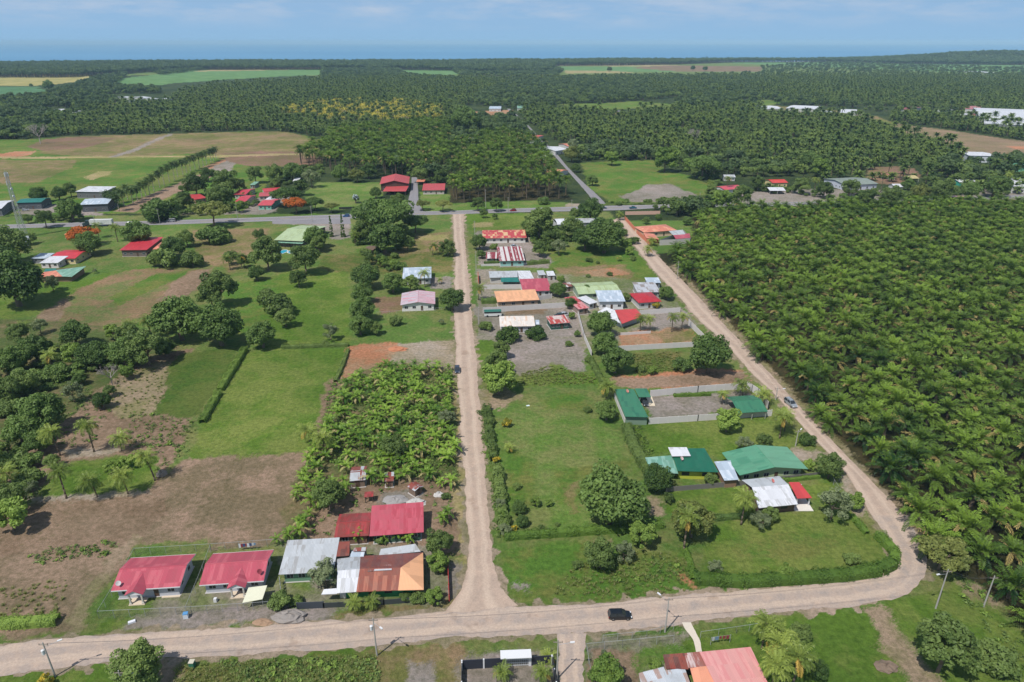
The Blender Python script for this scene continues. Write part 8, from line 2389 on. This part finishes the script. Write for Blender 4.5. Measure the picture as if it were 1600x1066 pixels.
def palm_template(crown, h, L, mats=None, tr=OILT, tw=4.2):
    return join_np([(crown, (L, L, L), (0, 0, h), 0), (tr, (tw, tw, h), (0, 0, 0), 1)], [crown.materials[0], tr.materials[0]])
# lighter crowns for palms more than 500 m away
OILM = [frond_mesh('mid_crown', 131 + i, F['oilfar'], n=26, strip=True, segs=4, ll=0.115, elev=(-20, 78), droop=1.35, dead=.08) for i in range(3)]
YELM = [frond_mesh('yellow_crown', 141 + i, F['yellow'], n=20, strip=True, segs=4, ll=0.10, elev=(-55, 70), droop=1.35, dead=.4) for i in range(2)]
tnear = [palm_template(m, 2.7, 5.15) for m in OILC]
tmid = [palm_template(m, 3.6, 5.0) for m in OILM]
ttall = [palm_template(m, 9.5, 4.6, tw=3.4) for m in OILM]
tyel = [palm_template(m, 8.0, 4.4, tw=3.4) for m in YELM]
def coverage_pts(poly, sp, seed, ang, keep=1.0, avoid=(), jit=None):
    return hexpts(poly, sp, sp * .16 if jit is None else jit, seed, ang, keep, avoid)
A_ROAD = [(932, 320), (878, 258), (856, 232), (812, 187), (792, 168), (800, 168), (820, 186), (842, 208), (868, 232), (888, 256), (912, 280), (952, 320)]
CLEAR = [[(870, 163), (950, 161), (1000, 157), (1052, 162), (1050, 169), (960, 172), (900, 169)], [(1160, 158), (1222, 156), (1220, 162), (1190, 168)], [(735, 173), (800, 172), (800, 182), (810, 187), (738, 188)], A_ROAD,
         [(150, 148), (260, 146), (290, 160), (195, 165)], [(70, 168), (125, 170), (125, 180), (75, 178)], [(860, 222), (935, 226), (935, 240), (866, 242)], [(950, 168), (995, 170), (992, 182), (950, 182)], [(1370, 258), (1445, 258), (1445, 284), (1370, 284)], [(1500, 232), (1562, 232), (1562, 254), (1500, 254)], [(1190, 163), (1350, 170), (1350, 184), (1190, 178)]]
mid_near = coverage_pts([(705, 240), (790, 216), (850, 238), (872, 290), (895, 312), (703, 318)], 10.2, 31, .1)
mid2 = coverage_pts([(508, 266), (600, 278), (702, 276), (704, 205), (660, 200), (520, 216), (508, 235), (470, 246), (470, 262)], 9.8, 32, .3)
scatter('oil_palm_plantation', 'rest of the oil palm plantation right of the diagonal road', 'oil palms', pp[rest], tnear, .86, 1.14, 22)
scatter('tall_palm_block', 'block of tall oil palms above the highway left of the upper road and behind the red roofed houses', 'oil palms', np.vstack([mid_near, mid2]), [palm_template(m, 11.0, 5.6, tw=3.4) for m in OILC], .85, 1.15, 33)
L1 = coverage_pts([(70, 196), (90, 212), (200, 210), (260, 208), (420, 203), (505, 216), (660, 200), (700, 200), (745, 150), (800, 134), (720, 124), (620, 124), (500, 125), (430, 129), (330, 135), (250, 154), (150, 172)], 9.0, 34, .5, avoid=CLEAR)
R1 = coverage_pts([(806, 178), (830, 175), (900, 172), (960, 175), (1050, 172), (1190, 168), (1330, 184), (1440, 220), (1510, 238), (1500, 262), (1400, 262), (1320, 272), (1210, 272), (1130, 236), (1090, 246), (1000, 235), (950, 238), (870, 225), (840, 200)], 8.8, 35, .2, avoid=CLEAR)
R2 = coverage_pts([(1060, 152), (1200, 155), (1400, 168), (1600, 180), (2200, 205), (2200, 130), (1600, 121), (1400, 119), (1200, 119), (1000, 121), (900, 123)], 10.0, 36, .1, avoid=CLEAR)
R3 = coverage_pts([(1388, 180), (1395, 190), (1500, 204), (1600, 219), (1900, 248), (1900, 215), (1600, 196), (1500, 186), (1440, 180)], 8.6, 37, .05)
R4 = coverage_pts([(1180, 262), (1300, 272), (1480, 270), (1600, 272), (1800, 285), (1800, 318), (1500, 300), (1400, 284), (1250, 282)], 9.5, 38, .3, .55)
M1 = coverage_pts([(500, 125), (720, 124), (900, 124), (1000, 122), (1100, 130), (900, 134), (800, 130), (640, 130)], 10.0, 39, .3)
R1 = R1 + 0
yl = coverage_pts([(445, 172), (500, 162), (640, 163), (690, 172), (690, 190), (620, 196), (520, 194), (440, 182)], 9.5, 40, .5, .9)
yk = inside(L1[:, 0], L1[:, 1], [(W(a, b).x, W(a, b).y) for a, b in [(445, 172), (500, 162), (640, 163), (690, 172), (690, 190), (620, 196), (520, 194), (440, 182)]])
scatter('distant_palm_plantation', 'distant oil palm plantations that cover the plain towards the sea', 'oil palms', np.vstack([L1[~yk], R1, R2, R3, R4, M1]), tmid + ttall[:1], .72, 1.3, 41)
scatter('yellowing_palm_stand', 'stand of dying yellow oil palms in the left middle distance', 'oil palms', yl, tyel + ttall[:2], .75, 1.2, 42)

# woodland: far broadleaf trees that read as one mass
wcm = [crown_mesh('far_crown', 300 + i, F['wood'], leaves=420, leaf=0.17, clumps=16, cr=(.25, .42), zr=.85) for i in range(3)]
wtm = [join_np([(m, (5.0, 5.0, 4.4), (0, 0, 6.5), 0), (OILT, (5, 5, 5.5), (0, 0, 0), 1)], [F['wood'], BARK]) for m in wcm]
gm = [crown_mesh('far_crown_light', 320 + i, F['loose'], leaves=900, leaf=0.12, clumps=20, cr=(.22, .4), zr=.85) for i in range(2)]
gtm = [join_np([(m, (4.2, 4.2, 3.8), (0, 0, 4.8), 0), (OILT, (3, 3, 4), (0, 0, 0), 1)], [F['loose'], BARK]) for m in gm]
coastp = []
q = rs
RS = np.random.RandomState(8)
def shore_forest():
    pts = []
    for y in np.arange(2150, 4700, 12.5):
        x = np.arange(-y * .86, y * .86, 12.5); x = x + RS.normal(0, 2.6, x.shape); yy = y + RS.normal(0, 2.6, x.shape)
        px = 800 + FPX * x / (yy * cP + H * sP)
        # near edge of the shore forest along the picture, as distance
        lim = np.interp(px, [-300, 110, 200, 300, 500, 620, 728, 740, 860, 870, 960, 1060, 1150, 1300, 1400, 1600, 1900],
                            [2180, 2200, 2450, 2800, 2800, 2780, 2700, 2500, 2550, 3250, 3300, 3450, 3800, 3800, 3500, 3350, 3300])
        far_ = np.array([coast(v) for v in x]) - 50
        m = (yy > lim) & (yy < far_) & ((yy < lim + 260) | (yy > far_ - 90) | (RS.rand(len(x)) < .42))
        pts.append(np.stack([x[m], yy[m], hill(x[m], yy[m])], -1))
    return np.vstack(pts)
sf = shore_forest()
scatter('shore_forest', 'dark continuous forest belt along the sea shore', 'forest', sf, [join_np([(m, (8.2, 8.2, 7.2), (0, 0, 13.5), 0), (OILT, (7, 7, 12), (0, 0, 0), 1)], [F['wood'], BARK]) for m in wcm], .8, 1.2, 51)
Wd = [coverage_pts(pl, sp, 60 + i, .2, kp, CLEAR, sp * .3) for i, (pl, sp, kp) in enumerate([
    ([(-200, 345), (-200, 205), (60, 205), (30, 216), (-60, 240), (-100, 290)], 10, .0),
    ([(-300, 156), (40, 154), (85, 146), (150, 124), (200, 114), (190, 126), (175, 136), (250, 140), (250, 154), (150, 172), (70, 196), (90, 212), (40, 218), (-300, 226)], 10, .92),
    ([(800, 130), (830, 124), (1000, 121), (1200, 124), (1180, 150), (1060, 152), (900, 170), (870, 165), (860, 176), (812, 172), (740, 165), (750, 145)], 9.5, .8),
    ([(1060, 154), (1180, 150), (1300, 165), (1200, 168), (1050, 172)], 9, .6),
    ([(700, 108), (860, 104), (880, 112), (870, 120), (720, 119)], 11, .9),
    ([(503, 109), (617, 108), (640, 119), (700, 124), (500, 126)], 10.5, .95),
    ([(1190, 104), (1300, 98), (1600, 108), (2100, 116), (2100, 122), (1600, 121), (1400, 118), (1190, 119), (1000, 121), (1190, 115)], 15, .28),
    ([(1100, 96), (1300, 97), (1600, 103), (2000, 108), (2000, 101), (1600, 96), (1300, 92), (1100, 92)], 19, .28),
    ([(180, 232), (250, 228)] and [(1440, 262), (1600, 258), (1700, 270), (1600, 276), (1450, 272)], 10, .5),
    ([(235, 112), (330, 108), (300, 112), (250, 118)], 11, .9),
    ([(1040, 238), (1090, 246), (1130, 238), (1190, 262), (1250, 266), (1240, 276), (1180, 277), (1110, 282), (1080, 270)], 9, .8), ([(880, 226), (950, 238), (1000, 236), (1040, 245), (1030, 252), (905, 252)], 8, .75),
    ([(690, 196), (735, 184), (812, 190), (845, 228), (790, 216), (705, 238)], 9, .6), ([(1400, 262), (1600, 262), (1800, 275), (1800, 300), (1560, 292), (1400, 290)], 10, .6),
    ([(-200, 205), (60, 205), (30, 216), (-100, 226)], 10, .9), ([(600, 262), (702, 276), (702, 290), (655, 276), (600, 270)], 7, .7), ([(1250, 150), (1350, 170), (1600, 186), (1520, 182), (1400, 176), (1300, 172), (1190, 166)], 10, .6),
    ([(1012, 326), (1120, 328), (1100, 338), (1070, 342), (1040, 336)], 6, .85),
    ([(728, 187), (815, 186), (828, 205), (815, 215), (800, 214), (735, 205)], 9, .35),
])]
scatter('broadleaf_woodland', 'patchy broadleaf woods between the far fields and plantations', 'woodland', np.vstack(Wd), wtm + gtm + gtm, .5, 1.45, 52)
# village and verge undergrowth masses
Ug = [coverage_pts(pl, sp, 80 + i, .4, kp, (), sp * .35) for i, (pl, sp, kp) in enumerate([
    ([(820, 338), (870, 352), (900, 380), (850, 400), (825, 372)], 4.5, .8), ([(870, 350), (970, 350), (1000, 380), (960, 388), (880, 384)], 5, .5),
    ([(-60, 560), (100, 545), (230, 560), (120, 600), (60, 640), (-60, 700)], 4.5, .55), ([(-40, 700), (60, 700), (70, 760), (-40, 800)], 3.5, .6),
    ([(400, 330), (290, 340), (240, 345), (235, 325), (330, 300), (400, 306)], 5, .6), ([(90, 345), (110, 315), (120, 330), (130, 345)], 5, .7),
    ([(1140, 300), (1230, 305), (1300, 312), (1260, 300), (1200, 290)], 5, .45), ([(1400, 300), (1600, 292), (1600, 304), (1420, 312)], 5, .6), ([(1320, 302), (1420, 300), (1430, 312), (1310, 318)], 5, .7),
    ([(560, 395), (620, 400), (640, 430), (560, 430)], 4, .4), ([(250, 520), (290, 505), (330, 512), (290, 524)], 4, .3), ([(545, 365), (560, 395), (640, 392), (650, 370)], 4.5, .5),
    ([(925, 318), (960, 322), (1060, 318), (1110, 316), (1130, 300), (1100, 300), (1090, 312), (980, 316)], 4, .5), ([(440, 262), (505, 262), (505, 282), (440, 290)], 5, .6), ([(600, 262), (705, 280), (705, 290), (640, 275)], 5, .6),
    ([(1040, 240), (1120, 262), (1130, 300), (1080, 275), (1050, 262)], 5, .6), ([(900, 244), (1000, 236), (1000, 246), (910, 252)], 5, .7),
])]
bum = [join_np([(m, (1.7, 1.7, 1.5), (0, 0, 1.2), 0)], [m.materials[0]]) for m in gm + [crown_mesh('undergrowth', 340, F['mango'], leaves=900, leaf=0.12, clumps=20, cr=(.22, .4), zr=.85)]]
scatter('undergrowth', 'mixed low undergrowth of shrubs between gardens, verges and woods', 'undergrowth', np.vstack(Ug), bum, .6, 1.9, 53)
# grass and weeds
def tuft(seed, n=26, h=.55, mat=None):
    rs_ = np.random.RandomState(seed); q, v = [], []
    for i in range(n):
        a = rs_.rand() * 6.28; r = rs_.rand() * .35; p = np.array([math.cos(a) * r, math.sin(a) * r, 0]); b_ = rs_.rand() * 6.28
        dr = np.array([math.cos(b_), math.sin(b_), 0]); s = np.array([-dr[1], dr[0], 0]) * .035; hh = h * (.5 + .7 * rs_.rand())
        m = p + dr * hh * .25 + [0, 0, hh * .65]; t = p + dr * hh * .75 + [0, 0, hh * .85]
        q += [p - s, p + s, m + s, m - s, m - s, m + s, t, t]; v += [rs_.rand()] * 2
    q = np.array(q, float); 
    return mesh_np('tuft', q, np.arange(len(q)).reshape(-1, 4), [mat or F['grass']], False, {'v': ('FACE', 'FLOAT', np.array(v))})
def mat_plant(seed, n=18, s0=.16, mat=None):
    rs_ = np.random.RandomState(seed); q, v = [], []
    for i in range(n):
        p = rs_.normal(size=3) * [.22, .22, .1] + [0, 0, .25]; nn = rs_.normal(size=3) * .5 + [0, 0, 1]; nn /= np.linalg.norm(nn)
        t = np.cross(nn, rs_.normal(size=3)); t /= np.linalg.norm(t); u = np.cross(nn, t); s = s0 * (.6 + .8 * rs_.rand())
        q += [p - t * s, p - u * s * .6, p + t * s, p + u * s * .6]; v.append(rs_.rand())
    return mesh_np('weed', np.array(q), np.arange(len(q)).reshape(-1, 4), [mat or F['loose']], False, {'v': ('FACE', 'FLOAT', np.array(v))})
tf = [tuft(i) for i in range(3)]
gp = [hexpts(pl, sp, sp * .4, 120 + i, .3, kp) for i, (pl, sp, kp) in enumerate([
    ([(860, 930), (900, 885), (1000, 860), (1080, 872), (1075, 924), (950, 938)], .85, .6), ([(275, 1042), (585, 1024), (592, 1090), (265, 1100)], .62, .8),
    ([(0, 920), (110, 905), (90, 965), (0, 975)], 1.0, .5), ([(985, 554), (1062, 550), (1066, 578), (1000, 588)], .9, .8), ([(815, 584), (860, 572), (930, 588), (932, 600), (812, 603)], .8, .7),
    ([(40, 870), (190, 850), (185, 862), (60, 880)], 1.1, .5), ([(180, 590), (262, 560), (262, 600), (240, 650), (310, 660), (300, 700), (190, 655), (165, 640)], 1.6, .5),     ])]
scatter('tall_grass', 'tall rough grass and weeds on the vacant lots and lawns', 'grass', np.vstack(gp), tf, .5, 1.25, 54)
wd_ = [mat_plant(i) for i in range(3)] + [mat_plant(9, 24, .2, F['bright'])]
gq = [hexpts(pl, sp, sp * .45, 160 + i, .3, kp) for i, (pl, sp, kp) in enumerate([
    ([(30, 872), (100, 855), (185, 848), (180, 868), (60, 885)], 1.0, .7), ([(340, 1036), (585, 1026), (592, 1090), (420, 1100)], .8, .8), ([(60, 590), (130, 600), (180, 640), (150, 690), (100, 700), (40, 700)], 1.8, .6),
    ([(200, 640), (300, 655), (290, 712), (240, 740), (200, 700)], 1.5, .55), ([(450, 840), (520, 760), (560, 745), (706, 750), (706, 800), (450, 850)], 1.7, .35), ([(512, 600), (560, 585), (704, 585), (716, 760), (500, 720)], 1.25, .8),
    ([(930, 870), (1000, 862), (1060, 880), (1060, 915), (960, 915)], 1.1, .45), ([(745, 640), (760, 640), (795, 835), (775, 840), (760, 730)], 1.0, .5), ([(1590, 1066), (1480, 900), (1500, 890), (1640, 1010)], 1.6, .7), ([(975, 665), (1000, 665), (1045, 760), (1015, 770)], 1.1, .7)])]
scatter('weed_cover', 'broad leaved weeds and crop seedlings on bare soil and lot edges', 'weeds', np.vstack(gq), wd_, .6, 1.7, 55)

# ------------------------------------------------------------------ humid sea air
def haze():
    m = bpy.data.materials.new('humid_air'); m.use_nodes = True
    N, L = m.node_tree.nodes, m.node_tree.links; N.clear()
    o = N.new('ShaderNodeOutputMaterial'); v = N.new('ShaderNodeVolumePrincipled')
    v.inputs['Color'].default_value = (0.52, 0.80, 1.0, 1)
    v.inputs['Density'].default_value = 0.000062
    v.inputs['Anisotropy'].default_value = -0.15
    L.new(v.outputs[0], o.inputs['Volume'])
    b = MB(); b.box(-42000, 42000, -600, 34500, -4.0, 118.0)
    h = b.build('haze', m); tag(h, 'thin blue sea haze over the whole plain', 'haze', None, 'stuff')
HAZE = True
if HAZE: haze()
